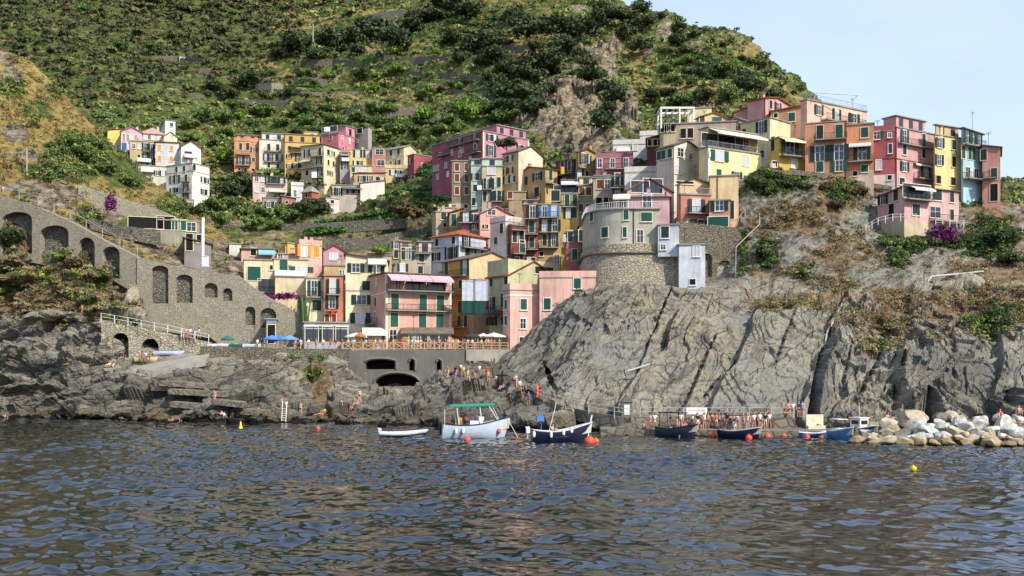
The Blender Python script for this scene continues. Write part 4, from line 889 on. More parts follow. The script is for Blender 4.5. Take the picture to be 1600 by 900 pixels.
H("white terrace house with a long parapet above the pink gable", 'dfd5c8', 976,976,1050, 268,300, None, 'par', "K 270 cream", Y=184, chim=0)
H("brown-grey house with a corner balcony, left below the white parapet", 'a39a8a', 958,958,978, 276,330, None, 'flatG', "R S 965,972 280;BR 954 977 294;R s 965 300", Y=186, chim=0)
H("beige house with brown shutters above the round tower terrace", 'b3a78f', 927,927,960, 278,345, None, 'flatG', "R cb 937,949 288 1x1.7;R o 936,948,956 315 1.1x1.5;K 274 conc", Y=190, chim=1)
H("light grey house with brown shutters and a bright yellow parapet", 'ab9f88', 904,904,928, 291,350, None, 'sR288C', "X 291 ab9f88;R cb 909,920 299 1x1.5;R cb 907,919 325 1x1.5;U .05 .95 .1 276 ecd08a", Y=195, chim=0)
H("dark dwelling with a glazed roof terrace hung with washing", '8c7c58', 876,876,905, 290,315, None, 'flat', "R g 890 296 6x1.6;T;AR 877 904 283 cfd2d4 1.6;BR 877 904 302", Y=197, chim=0)
H("tall yellow house with paired dark windows, left of the tower", 'bfa050', 877,877,905, 303,420, None, 'flat', "R C 886,898 313 .9x2.2;BR 877 904 323 0.7;R S 888,898 333 .8x1.9;R s 887 380;R S 898 372", Y=194, chim=0)
H("ochre house with bright blue shutters and three balconies", 'bd9f58', 841,841,877, 320,425, None, 'flatG', "R Sl 851,866 331 .9x2.1;BR 841 872 340;R S 851,867 352;BR 842 873 363;R S 851,865 375 .8x2.2;BR 842 872 387;R o 846 397;R w 870 408 1x2.4;R cd 868 306 1.6x2", Y=191, chim=0)
H("rust red house with one window column and four balconies", '9b4b42', 818,818,841, 320,425, None, 'flat', "R S 832 331;BR 819 841 342;R C 831 354;BR 819 841 366;R C 831 378;BR 819 841 390;R s 827,834 407 .7x1.1;U .0 .95 .1 312 d98a7a", Y=190, chim=0)
H("brick red house with stacked washing balconies left of the rust red one", '8f4038', 789,798,820, 352,425, 22, 'flat', "R S 804,815 369;BR 797 819 359;BR 800 819 396;R C 816 384;L S 793 388;R s 808 406;T", Y=186, chim=0)
H("whitish pink stepped house with a green-shuttered window", 'e6cfc2', 766,790,815, 344,405, 42, 'par', "L cd 784 356 0.9x1.8;L cg 775 374 0.9x1.3;R o 796 352", Y=187, chim=0)
H("salmon pink house with a blank gable over the terraces", 'e09c88', 748,750,800, 334,395, 12, 'gR322P', "F e8a894;R w 768 331 1.6x1;R o 756,760 354;T", Y=196, chim=1)
H("pink house with a recessed balcony left of the salmon gable", 'c4787a', 721,721,749, 332,380, None, 'sR328G', "R S 728 339;R w 740 340 2x1.5;BR 716 748 348;R s 741,746 353", Y=198, chim=0)
H("brownish yellow house with one tall dark door", 'a88a48', 702,702,722, 333,370, None, 'sR326O', "R C 709 344 1x2.4", Y=201, chim=1)
H("grey beige house with a dark green shuttered window, leftmost of the middle row", 'b0a27e', 675,681,704, 331,378, 22, 'flatG', "R cd 693 336 1.1x1.6;L o 677 337;R o 695 351", Y=203, chim=1)
H("small white roofed dwelling below the decaying house", 'd8ccb0', 684,684,712, 325,345, None, 'flatC', "R w 690 331", Y=208, chim=2)
H("bluish white house under a spreading orange tiled roof", 'c2c3cc', 673,717,762, 366,425, 48, 'hip353O', "L cd 683,709 374;L cd 682 397;L S 702,709 394;R s 729,737 393 1x1.6;BR 719 757 385;R S 728 376;R o 753 391;K 384 conc", Y=186, chim=0)
H("beige house behind the washing, right of the vine pergola", 'b3a585', 624,626,652, 392,440, 18, 'flat', "R S 631,638 396;T;R s 629 418;U .0 .6 .3 377 dfae55", Y=188, chim=1)
H("pale stone house with a dark balcony beside the bluish white one", 'aea394', 652,652,674, 395,440, None, 'flatG', "R cd 659 403;R cd 657 421;U .1 1 .1 377 d8b8a8;BR 650 673 396", Y=189, chim=1)
H("narrow grey house with two dark windows near the vine pergola", '9d9684', 613,613,626, 376,440, None, 'flatG', "R cd 619 382,397 .8x1.5", Y=193, chim=1)

# ---- lower left
H("house with a hipped grey roof and turquoise awning above the lower left houses", 'dca58a', 377,377,432, 388,420, None, 'hip376G', "AR 404 430 389 7fb8c4 2;R o 396 393 1x1.4", Y=192, chim=0)
H("tiny white flat house left of the hipped roof", 'd6cfba', 358,358,377, 381,400, None, 'flatC', "", Y=196, chim=0)
H("small bright yellow house behind the hipped roof", 'e5b143', 440,449,461, 380,400, 48, 'flat', "L cy 444 388", Y=199, chim=0)
H("pink tower house with ochre shutters and a parapet roof", 'e5ad98', 461,468,503, 381,425, 30, 'par', "R cy 475,494 391 1.2x2.2;L cy 464 392;K 380 cream", Y=188, chim=2)
H("long low pink wall house under the pink tower", 'dd9f8e', 432,432,470, 397,415, None, 'flat', "R w 438 402", Y=190, chim=1)
H("dusky pink gabled house behind the orange narrow house", 'cd8694', 503,505,540, 392,420, 20, 'gR382O', "R w 521 400 1.5x1.2", Y=191, chim=0)
H("mustard dwelling with a green roof terrace below the dusky pink gable", 'c9ab6c', 506,506,543, 415,440, None, 'flat', "R w 534,539 427;T", Y=183, chim=1)
H("cream house with a wide dark green shuttered window, leftmost by the ramp wall", 'e2d1a0', 381,381,431, 406,458, None, 'flat', "R cg 397 427 2.2x2.4;R g 417 445 3x2.2;R o 424 417 .5x.8;BR 402 430 456", Y=178, chim=0)
H("flat cream upper house with two green awning windows", 'e3cf9c', 425,428,481, 405,440, 20, 'flat', "R cg 443 414 1.4x2;R cg 471 420 2x1.1;VR 428 478 431 1.3", Y=179, chim=0)
H("large cream house with a blank sunlit end wall above the pavilion", 'e0c99a', 430,430,479, 432,490, None, 'flat', "K 433 conc", Y=174, chim=0)
H("cream house with a green door over a white balcony, between blank wall and orange house", 'e8d9aa', 478,478,506, 435,535, None, 'flat', "R C 491 450 1x2.6;BR 478 508 464 .8;R Sd 495 477 1.5x1.8", Y=173, chim=0)
H("narrow vivid orange house with small balconies", 'cf7045', 506,506,538, 431,535, None, 'flat', "R S 520 447 1x2.4;BR 512 531 460;R S 519 471 1x2.2;BR 511 527 485;R cb 511,522 497 .7x1.4", Y=172, chim=0)
H("tall cream house with sloping roof and yellow lower floors", 'ebdba8', 540,540,606, 397,540, None, 'sR407G', "R Sd 556,588 418 1.3x1.5;R Sd 572 446 1.3x1.6;R Sd 565 468 1.6x1.6;R Sd 563 497 1.6x1.8;K 454 conc;K 480 cream;VR 575 604 413 1.2", Y=172, chim=0)
H("pink waterfront hotel with long terrace, green shutters and pink awnings", 'e8a58a', 577,603,705, 427,545, 24, 'sL424G',
  "R g 650 444 3.4x2.1;R g 684 445 2.6x2.1;R D 622 445 1x2.1;AR 604 636 427 dba8ae 2.3;AR 637 669 427 d9a2aa 2.3;AR 670 702 427 dba8ae 2.3;BR 603 704 453 1.3;R C 617,661,688 473 1.3x3;BR 603 704 484 .9;R C 616,660,687 498 1.3x2.6;R D 614 525 1.2x2.2;L w 588 436;L cd 587 417 .8x1.6;L cd 587 468;L w 586 493 1x2;BL 578 590 503;K 456;Q;X 456 e9a286", Y=164.5, chim=0, trim='cream', k=.82)
H("ochre house with a big peach gable end in the middle of the harbour front", 'd59a35', 690,733,802, 404,545, 40, 'gR391G', "F ecc08a;L C 698,727 418 1.1x2.8;BL 692 730 429;L C 706 453 1x3;L cd 720 443;BL 693 730 458;L C 704,718,728 500 1x2.4;BL 693 730 510;L C 705,719 480 1x2.4", Y=174, chim=0, k=.84)
H("sage green house with orange tiled gable roof behind the pink quay house", 'a9a878', 762,794,872, 430,545, 38, 'gR405O', "F cdcfa0;L cd 768,791 438;L S 768 472;L C 786 468;L s 766,771 500;L cd 786 500;BL 763 790 487;R g 850 418 4x1.2;X 404 c6c390;T", Y=167, chim=0)
H("pink quay house with flaking plaster and green shutters", 'e9b49d', 786,797,844, 451,550, 22, 'par', "R cg 818 475 1.1x1.7;R w 817 505 1x1.6;R Db 817 536 1.3x2;L cg 791 475,500;K 461 white", Y=161, chim=0, trim='white', k=.84)
H("higher wing of the pink quay house, leaning on the rock", 'e9b49d', 843,843,931, 432,550, None, 'par', "R cg 855 475 1.1x1.8;R cg 856 505 1.1x1.8;R cg 902 443 1.1x1.6", Y=161.3, chim=0, trim='white', k=.84)
H("rosy pink house with a board fence, squeezed left of the stone tower", 'c2686a', 885,885,906, 362,425, None, 'flat', "R C 891 369 .9x2;R C 898 398 .9x2", Y=180, chim=0)
H("brown-yellow house with a dark balcony touching the stone tower", 'a07c42', 905,905,924, 353,425, None, 'sR344G', "R S 908,915 368 .9x2;BR 903 920 378;R S 916,921 398;BR 898 921 405", Y=179, chim=0)

# ---- headland houses
H("pink gabled house with two large dark windows above the round tower", 'd9a49a', 975,980,1050, 297,350, 12, 'gR278O', "R g 1000 291 3.2x1.9;R g 1020 289 3.4x2.4;R D 1012 314 1.4x2.6;X 308 dca8a4;PR 1040", Y=171, chim=0, trim='white')
H("mauve pink lower house with an awning on the round tower's terrace", 'd3a3a5', 958,958,1046, 309,352, None, 'hip299G', "R D 974 316 1.4x2.4;R D 1011 318 1.4x2.4;AR 958 985 304 ddd2bc 1.8", Y=166, chim=1, trim='white')
H("pale beige gabled house with blue panes left of the light yellow villa", 'e0ccb4', 1026,1053,1092, 227,320, 38, 'gR216G', "F ead9c0;R w 1063 236 1.5x1.5;R w 1079 239 .9x1;R w 1059 264 1.3x1.4;L cg 1030,1037,1047 238 1x1.5;K 253", Y=176, chim=0)
H("light yellow villa with a deep covered terrace", 'ead88a', 1092,1107,1189, 230,285, 30, 'flat', "R Sg 1124 241 1.9x1.8;R w 1165 243 1.4x1.9;R c 1123,1151 268 1.1x1.2;R Db 1165 276;R o 1177 274 .5x.6;Q white;K 279.5;VR 1107 1112 245 .1;T", Y=172, chim=0, k=.9)
H("recessed upper storey and slab roof of the light yellow villa", 'ddc98a', 1093,1107,1184, 199,232, 30, 'flatC', "R g 1122 219 7.5x2.3;R g 1146 219 7x2.3;R w 1165 216 1x1.6;L o 1098 215;AR 1107 1186 200 d5cdbb 2.4", Y=174.5, chim=0)
H("plain apricot annexe block beside the orange terrace house", 'e6c48a', 1109,1109,1154, 276,360, None, 'flat', "PR 1121;R cd 1143 329 .8x3", Y=168, chim=0)
H("orange house with a peach gabled sun terrace and a balcony", 'd9825a', 1060,1064,1111, 304,358, 12, 'flat', "R S 1088 322 1.4x2.4;BR 1072 1108 333 1.2;R w 1078 347 1x.8;R cd 1100 348 2.4x1.2;T", Y=165.5, chim=0)
H("back wall and gable of the orange house's sun terrace", 'e0bf86', 1058,1062,1110, 287,330, 12, 'gR277G', "R o 1070 285 3x.4", Y=169, chim=0)
H("orange wing with a wide dark green garage shutter", 'd88a68', 1108,1108,1141, 314,357, None, 'flat', "R Sd 1124 322 1.3x1.6;R cg 1122 347 3.2x1.6", Y=164, chim=0, trim='white')
H("peach house with a white window surround behind the yellow villa", 'e3b67e', 1088,1093,1136, 183,215, 12, 'gR175O', "R cg 1120 187 2x1.4;R cd 1097 186;K 192", Y=192, chim=0)
H("long sand house with brown windows left of the villa's top floor", 'b89f86', 1056,1056,1150, 194,240, None, 'flatC', "R o 1068,1078 209 1.2x1.8;X 225 a58f78", Y=189, chim=0)
H("small ridge house with dark windows below the white pergola", 'c9b98a', 1031,1031,1060, 195,225, None, 'flat', "R o 1037,1043,1050 200 1.1x1.6;T", Y=200, chim=0)
H("cream flat-roofed house behind the pergola", 'e6d898', 1074,1074,1112, 170,195, None, 'flatC', "", Y=204, chim=0)
H("grey house with dark slate roof between peach and pale yellow houses", '9a9184', 1135,1155,1180, 186,215, 40, 'gL180G', "L o 1148 190 1x1.3", Y=189, chim=0)
H("pink cottage with a low gable left of the rose gabled house", 'dfa698', 1147,1147,1182, 176,200, None, 'gR170O', "", Y=197, chim=0)
H("rose pink gabled house with two dark shuttered windows, on the skyline", 'dd9788', 1168,1196,1233, 153,200, 42, 'gR147O', "R cd 1204,1215 161 1x1.6;PL 1195", Y=192, chim=1)
H("pale yellow house with a tall blank wall above the golden balcony house", 'e3d49a', 1157,1203,1235, 184,260, 42, 'flatG', "L cd 1163 198;L cd 1190 196 1.1x2.2;L cd 1191 238;L w 1187 262", Y=184, chim=0)
H("small orange house with a tiled roof tucked beside the big block", 'cf8a52', 1204,1204,1252, 175,215, None, 'sR169O', "R cg 1237 185 1.2x1.6;R o 1212 181", Y=191, chim=1)
H("golden yellow house with a striped awning and green-shuttered balcony door", 'dcb23c', 1203,1217,1258, 215,275, 22, 'flatC', "R Sg 1234 230 1.7x2.6;BR 1217 1249 243 1.3;AR 1217 1250 214 e4d7a8 1.8;R w 1241 253 1.2x1.5;L cd 1208 222 1x2.4;R o 1210 257 1x1", Y=175, chim=0)
H("tall orange tenement with balconies under a flesh pink top storey", 'db8c4c', 1258,1258,1323, 195,285, None, 'none', "R S 1281 208 1.1x2.3;R C 1311 209 1.2x2.3;BR 1273 1323 221 1.2;R S 1281,1311 241 1.5x2.6;R cg 1281,1311 262 1.2x1.8;PR 1322;K 193 conc", Y=175, chim=0)
H("orange east part of the tenement with an awning balcony", 'd98945', 1323,1323,1365, 196,285, None, 'flat', "R cg 1351 209 1.2x1.7;R S 1347 240 1.3x2.4;BR 1325 1364 254 1.2;AR 1325 1361 225 e6ddd0 1.2;R cg 1351 265 1.1x1.2;R o 1336 272;X 268 dac0a0", Y=175.2, chim=0)
H("flesh pink top storey with a curved terrace and three shuttered openings", 'e3b59a', 1251,1261,1354, 156,193.5, 32, 'flatC', "R S 1279 168 1x1.7;R S 1307 171 1x2.2;R S 1334 170 1.4x1.6;BR 1283 1344 183 1.4;T", Y=176, chim=0)
H("narrow crimson house with green shutters and an arched window", 'b84c54', 1365,1365,1398, 205,290, None, 'par', "R cg 1370 212 1x1.3;R w 1390 213 .6x.8;R a 1391 234 .6x1.6;R w 1373 258 .9x1.7;X 274 d8c4b4;K 249 brown;R o 1390 279", Y=176.2, chim=0, trim='white')
H("tall pink house with white-framed green windows right of the crimson one", 'dd9a8e', 1380,1401,1459, 199,295, 32, 'flat', "R C 1413,1443 211 1x2.2;R cd 1413,1443 232 1x1.7;BR 1403 1458 223 .8;R Sd 1413 258 1.1x1.7;R Sd 1446 261 1.3x2.3;BR 1428 1456 274 1.2;R cd 1409 282 1.4x1.2;AR 1427 1452 249 e4ccc0 .6;K 248 brown;PR 1400;U .0 .78 .04 181 dd9a8e", Y=176.5, chim=0, trim='white')
H("clear yellow house with small dark shuttered windows in two columns", 'eccb78', 1459,1461,1502, 211,292, 26, 'flatG', "R cd 1468,1490 222 1x1.7;R cd 1467,1490 249 1x1.8;R o 1466,1489 280 1.2x1.4;U .05 .9 .15 195 c9a878", Y=177.5, chim=1)
H("light blue house with a loggia and green shutters", 'a9cdd6', 1502,1505,1535, 201,290, 28, 'sR206G', "R Sg 1512,1521 212 1x2.2;R S 1528 214 .9x2;R C 1505,1515,1521,1531 238 .9x2.2;BR 1503 1534 226 1;BR 1503 1534 279 1.5;R D 1525 268 1.2x1.6;R D 1512 268 1.2x1.8", Y=178.5, chim=0)
H("salmon end house on the cliff edge, farthest right of the row", 'dd8e70', 1535,1535,1563, 228,318, None, 'sR233G', "R cd 1537 242 1x1.9;R C 1553 273 1x2;BR 1536 1556 280 1.6;R o 1553 302 1.2x3", Y=179, chim=0)
H("pink garden house with a cream bay, dark green windows and pale railings", 'e0a9a0', 1371,1413,1498, 292,372, 25, 'sL300G', "L cd 1380 304 1x1.8;L cd 1400 302 1x1.8;R cd 1464 299 2x1.8;R cd 1487 300 1x1.8;R g 1432 297 6x2.2;BR 1412 1452 311 1.2;R cd 1431 326 1.6x1.8;R w 1461 327 2.4x1.8;R cd 1487 329 .9x1.8;BR 1453 1498 341 1.2;X 345 c8b48c;R a 1465 351 1.6x1.6;R C 1491 355 1x2;L o 1393 326 1.2x2.4;AR 1420 1452 289 e0d8c8 1.4", Y=164, sheet=hd, chim=0)
H("low stone house with green shutters and a grassy flat roof by the ramp", '9a9378', 248,248,312, 344,372, None, 'flatG', "R cg 273,287 350 1x1.9;R w 299 352 1.6x1.6;R o 228 349 6x2;R o 259 348 3x2.4", Y=186, chim=0)
H("slate-roofed shed beside the white pole on the ramp", '8d877c', 288,288,330, 372,410, None, 'sR380G', "R o 296 378 1.2x3;R o 312 372 1x1.4", Y=182, chim=0)
for q in HS:
    pass
# ================================================================== ray picks on the real ground
from mathutils.bvhtree import BVHTree
dg_ = bpy.context.evaluated_depsgraph_get()
BV = {q.name: BVHTree.FromObject(q.o, dg_) for q in (valley, near, shore, head)}
def hit(u, v, sheets=('hillside','near_slope','shore_rocks','headland')):
    d = Vector(((u-800)/F, 1, (VH-v)/F)).normalized(); best = None
    for k in sheets:
        r = BV[k].ray_cast(Vector((0,0,CH)), d)
        if r[0] is not None and (best is None or r[3] < best[1]): best = (r[0], r[3])
    return best[0] if best else None
def ground(x, y, sheets=('hillside','near_slope','shore_rocks','headland'), zmax=400):
    best = None
    for k in sheets:
        r = BV[k].ray_cast(Vector((x, y, zmax)), Vector((0,0,-1)))
        if r[0] is not None and (best is None or r[0].z > best): best = r[0].z
    return best
# ================================================================== plaza, tower, quay
PZ = 10.4
m = MB(); m.slab([((316-800)/F*158.3,158.3,PZ),((728-800)/F*157.8,157.8,PZ),((728-800)/F*157.8+7.1,159.9,PZ),(1.5,196,PZ),((316-800)/F*190,196,PZ)], .4)
m.obj('plaza', M['conc'])["kind"] = 'structure'
def DSHAPE(cx, cy, r, xr, n=26):
    pts = [(xr, cy-r), (xr, cy+r+2)]+[(cx-r, cy+r+2)]
    for i in range(n+1):
        t = math.pi+math.pi/2*i/n; pts.append((cx+r*math.cos(t), cy+r*math.sin(t)))
    return pts            # counter-clockwise, ends at the front (cx, cy-r)
def prism(mb, pts, z0, z1, off=0, c=None, m=0):
    n = len(pts); lo = [(x, y, z0) for x, y in pts]; hi = [(x, y, z1) for x, y in pts]
    mb.add(lo+hi, [tuple(range(n-1,-1,-1)), tuple(range(n, 2*n))]+[(i, (i+1) % n, (i+1) % n+n, i+n) for i in range(n)], m)
TY = 160.; tcx = 18.2; tr = 6.2; tz = lambda v: zat(v, TY)
tw = empty('round_tower', (0,0,0)); tag(tw, 'grey rendered round tower house with green shutters and a white-railed roof terrace', 'tower')
m = MB(); prism(m, DSHAPE(tcx, TY+tr, tr, 22.9), tz(381), tz(327)); m.obj('wall', plaster('bab39c', .85, 1.2), tw)
m = MB(); prism(m, DSHAPE(tcx, TY+tr, tr+.3, 23.2), tz(327)+.002, tz(325)); m.obj('roof', M['conc'], tw)
m = MB(); d_ = DSHAPE(tcx, TY+tr, tr+.1, 23.); pts = [(x, y, tz(325)) for x, y in d_[2:]]+[(23., TY-.1, tz(325))]
for a_, b_ in zip(pts[:-1], pts[1:]): railing_mb(m, a_, b_, 1.0, step=.5)
m.obj('railing', M['white'], tw)
def tower_win(u, v, style, size):
    x = (u-800)/F*TY
    for _ in range(4):
        if x < tcx: y = TY+tr-math.sqrt(max(0, tr*tr-(x-tcx)**2)); 
        else: y = TY
        x = (u-800)/F*y
    rz = -math.asin(min(.98, (tcx-x)/tr)) if x < tcx else 0
    add_window(tw, style, (x+math.sin(rz)*.04, y-.04, zat(v, y)-size[1]/2), rz, size)
for a_ in ((945,363,'cg',(1.2,1.6)), (976,363,'cg',(.6,1.6)), (978,336,'cg',(.8,1.5)), (1010,339,'cg',(1.7,1.4)), (925,338,'cg',(1,1.6)), (1000,369,'D',(1.0,2.0))): tower_win(*a_)
m = MB(); m.bar((19.0,TY-.1,tz(381)),(19.0,TY-.1,tz(327)), .07, 6); m.obj('drainpipe', M['iron'], tw)
bs = empty('stone_bastion', (0,0,0)); tag(bs, 'massive rounded stone bastion carrying the grey round tower on the cliff top', 'bastion')
m = MB(); prism(m, DSHAPE(tcx, TY+tr, tr+.35, 26.2), tz(394), tz(381.1)); m.obj('upper_masonry', M['stoneB'], bs)
m = MB(); prism(m, DSHAPE(tcx, TY+tr, tr+.75, 26.4), tz(396), tz(394)+.002); m.obj('string_course', M['concd'], bs)
m = MB(); A_ = DSHAPE(tcx, TY+tr, tr+.4, 26.2); B_ = DSHAPE(tcx, TY+tr, tr+1.1, 26.3); n = len(A_)
m.add([(x, y, tz(470)) for x, y in B_]+[(x, y, tz(396)-.002) for x, y in A_], [(i, (i+1) % n, (i+1) % n+n, i+n) for i in range(n)]+[tuple(range(n,2*n))]); m.obj('lower_masonry', M['stoneB'], bs)
H("narrow white house between the round tower and the grey box, with a blue tile plaque", 'c9cdd2', 1028,1028,1061, 352,396, None, 'flat', "R cd 1039 363 1.2x1.8;R w 1036 386 .8x.8", Y=158.8, chim=0, trim='white', below=.5)
H("plain pale grey box house hanging over the cliff with one dark window", 'd2d5d8', 1059,1059,1102, 383,452, None, 'flatC', "R w 1088 393 1x1.6;R o 1082 441 .9x.9;PR 1060", Y=157.6, chim=0, trim='white', below=1.5)
# white parasols and furniture on the tower terrace read as small blocks
# quay, ramp
def slabpoly(name, pts, th, mat, kind='structure'):
    m = MB(); m.slab(pts, th); o = m.obj(name, M[mat]); o["kind"] = kind; return o
M['quay'] = masonry('quay_concrete', '6e675a', '857d6c', '4c463c', .9, .3)
q0 = P(940, 676, 107); 
slabpoly('quay', [(P(938,0,107)[0],106.5,.62),(P(1060,0,106)[0],105.2,.62),(P(1340,0,103)[0],101.6,.62),(P(1345,0,110)[0],112,.62),(P(938,0,112)[0],113,.62)], 2.2, 'quay')
slabpoly('walkway', [(P(985,0,111)[0],110.6,1.75),(P(1245,0,108)[0],108.6,1.75),(P(1245,0,112)[0],113,1.75),(P(985,0,116)[0],116,1.75)], 1.3, 'quay')
# ramp descending from the plaza rocks to the quay
rp = [(822,612,124,1.6),(850,626,119.5,1.6),(880,634,116.5,1.6),(920,643,114,1.6),(960,650,112,1.6),(1000,655.5,110.6,1.6)]
m = MB()
for (u0,v0,y0,w0),(u1,v1,y1,w1) in zip(rp[:-1], rp[1:]):
    a_ = Vector(P(u0,v0,y0)); b_ = Vector(P(u1,v1,y1)); m.slab([a_, b_, b_+Vector((0,1.8,0)), a_+Vector((0,1.8,0))], 1.3)
m.obj('ramp_path', M['quay'])["kind"] = 'structure'
def fence(name, label, pts, h=1.0, every=1.6, rails=(1.0, .55), mat='rail', r=.035, cross=False, group=None):
    root = empty(name, pts[0]); tag(root, label, 'railing' if 'rail' in name else 'fence', group); o0 = Vector(pts[0]); rl = MB(); pm = MB(); pm.box(-r*1.4, r*1.4, -r*1.4, r*1.4, -.25, h); pme = pm.mesh('post', M[mat]); cb = MB()
    for a_, b_ in zip(pts[:-1], pts[1:]):
        a_ = Vector(a_)-o0; b_ = Vector(b_)-o0; n = max(1, int((b_-a_).length/every))
        for f in rails: rl.bar(a_+Vector((0,0,h*f-.04)), b_+Vector((0,0,h*f-.04)), r, 4)
        for i in range(n+(1 if b_ == Vector(pts[-1])-o0 else 0)): link('post', pme, root, a_.lerp(b_, i/n))
        if cross:
            for i in range(n):
                p = a_.lerp(b_, i/n); q = a_.lerp(b_, (i+1)/n); z = Vector((0,0,h*.92)); cb.bar(p, q+z, r*.8, 4); cb.bar(q, p+z, r*.8, 4)
    rl.obj('rail', M[mat], root)
    if cross: cb.obj('cross_brace', M[mat], root)
    return root
fence('wooden_railing', 'pale wooden cross-braced railing along the edge of the piazza', [(P(536,0,158.2)[0],158.1,PZ), (P(727,0,157.8)[0],157.7,PZ)], 1.05, 1.55, (1.0,.08), 'wood', .07, True)
fence('wooden_railing', 'pale three-bar wooden railing in front of the umbrella terrace beside the pink quay house', [(P(728.5,0,157.5)[0],157.5,PZ), (P(794,0,160)[0],159.8,PZ)], 1.05, 1.3, (1.0,.6,.2), 'wood', .06)
fence('pipe_railing', 'thin pipe railing along the ramp above the dark rocks', [P(u, v, y) for u, v, y, w_ in rp], 1.0, 2.2)
fence('pipe_railing', 'thin pipe railing on the upper quay walkway below the slab', [(P(1000,0,111)[0],110.8,1.75),(P(1240,0,108.8)[0],108.8,1.75)], 1.05, 2.2)
wv = [(0,300),(60,318),(110,340),(160,368),(215,396)]
fence('pipe_railing', 'white posts of the railing along the descending path at far left', [P(u, v+1, 177.5-(u+60)*.027) for u, v in [(-60,292)]+wv], 1.3, 3.2, (1.0,), 'rail', .03)
fence('pipe_railing', 'railing on the walk above the two dark vaults', [P(u, v, 158.7) for u, v in ((158,500),(200,507),(262,519),(326,533))], 1.1, 1.9, (1.0,.5), 'white', .03)
fence('garden_railing', 'white railing around the terrace of the pink garden house', [P(1353,360,163),P(1372,349,162.5),P(1395,343,162),P(1432,343,162)], .9, 1.0, (1.0,.5), 'white', .03)
fence('garden_railing', 'white railing right of the bougainvillea below the pink garden house', [P(1462,352,162.3),P(1506,353,162.3)], .9, 1.0, (1.0,.5), 'white', .03)
fence('garden_railing', 'thin white fence along the lower edge of the garden terrace', [P(1372,394,163),P(1440,394,163),P(1525,398,163.5)], 1.2, 2.0, (1.0,), 'white', .035)
fence('stair_railing', 'white stair railing at the left end of the garden', [P(1353,372,163),P(1358,388,162.5),P(1366,396,162.3)], .9, .9, (1.0,), 'white', .04)
fence('wire_fence', 'rusty wire fence posts across the dry ledge above the right cliff', [P(1370,500,138.5),P(1440,490,138.5),P(1490,494,138),P(1570,500,137)], 1.6, 3.4, (1.0,.5), 'brown', .035)
fence('wire_fence', 'thin fence on the overgrown ledge below the headland walls', [P(1155,446,158.5),P(1215,446,156),P(1250,446,155)], 1.2, 2.2, (1.0,.6), 'rail', .03)
fence('stair_railing', 'pale handrail climbing beside the apricot annexe', [P(1152,352,164),P(1170,330,168),P(1176,338,168)], 1, 1.5, (1.0,), 'conc', .05)
# ropes, pipes, poles
def pole(name, label, cat, pts, r, mat, extra=None):
    m = MB(); 
    for a_, b_ in zip(pts[:-1], pts[1:]): m.bar(a_, b_, r, 6)
    o = m.obj(name, M[mat]); tag(o, label, cat); return o
pole('white_pole', 'tall white pole standing on the stone ramp wall', 'pole', [P(316.5,416,172), P(317,340,172)], .28, 'white')
bx = MB(); bx.box(-.5,.5,-.3,.3,0,1.7); bx.box(-.56,.56,-.36,.36,1.7,1.8); o = bx.obj('utility_box', M['white'], None, P(321,417,170.4)); tag(o, 'white metal utility box at the foot of the tall white pole', 'utility box')
pole('drain_pipe', 'white pipe zigzagging down the cliff beside the stone wall', 'pipe', [P(1187,333,166),P(1187,350,163),P(1150,386,160.2),P(1149,446,159)], .06, 'rail')
pole('drain_pipe', 'bent grey pipe lying along the upper right ledge', 'pipe', [P(1444,448,147),P(1455,432,148),P(1500,428,149),P(1537,424,149)], .16, 'rail')
pole('drain_pipe', 'curved white pipe running down into the dark cleft', 'pipe', [P(1302,502,138),P(1292,520,134.6),P(1288,545,131),P(1284,552,130)], .12, 'rail')
pole('wooden_beam', 'long grey beam lying slantwise low on the slab', 'beam', [P(980,580,124.6),P(1015,569,125.4)], .12, 'rail')
pole('wooden_beam', 'old grey beam poking out of the grass above the slab', 'beam', [P(1160,444,155.5),P(1176,462,150)], .12, 'wood')
pole('utility_pole', 'thin pole rising from the wooded slope', 'pole', [P(489,66,470),P(489,38,470)], .35, 'conc')
pole('utility_pole', 'short post on the bare near slope above the arches', 'pole', [P(42,268,184),P(42,232,184)], .12, 'rail')
pole('street_lamp', 'small dark lamp on a post at the far right cliff edge', 'lamp', [P(1565,320,180),P(1565,284,180),P(1568,284,180)], .07, 'iron')
# roof terrace frame on the big block
pole('roof_frame', 'thin white metal frame above the roof of the flesh pink storey', 'frame', [P(1271,157,176),P(1276,145,176),P(1341,149,178),P(1330,157,178)], .07, 'rail')
# white pergola
pg = empty('pergola', P(1033,194,197)); tag(pg, 'white steel pergola on a roof terrace at the skyline of the town', 'pergola')
W_ = (1084-1033)/F*197; hh = 24/F*197; D_ = 4.
for x, y in ((0,0),(W_*.57,0),(W_,0),(W_,D_),(0,D_)):
    m = MB(); m.box(x-.14,x+.14,y-.14,y+.14,-.8,hh); m.obj('post', M['white'], pg)
m = MB(); m.box(-.2,W_+.2,-.2,.1,hh,hh+.35); m.box(-.2,W_+.2,D_-.1,D_+.2,hh,hh+.35); m.box(-.2,.1,.1,D_-.1,hh,hh+.35); m.box(W_-.1,W_+.2,.1,D_-.1,hh,hh+.35)
for i in range(5): m.box(.1+W_*i/5,.3+W_*i/5,.1,D_-.1,hh+.05,hh+.25)
m.obj('roof_beams', M['white'], pg)
# vine pergola on a roof
H("flat roof dwelling with white pillars carrying a green vine pergola", 'c8b48c', 572,572,612, 399,440, None, 'flatG', "U .1 .9 .3 393 b5705a", Y=186, chim=0)
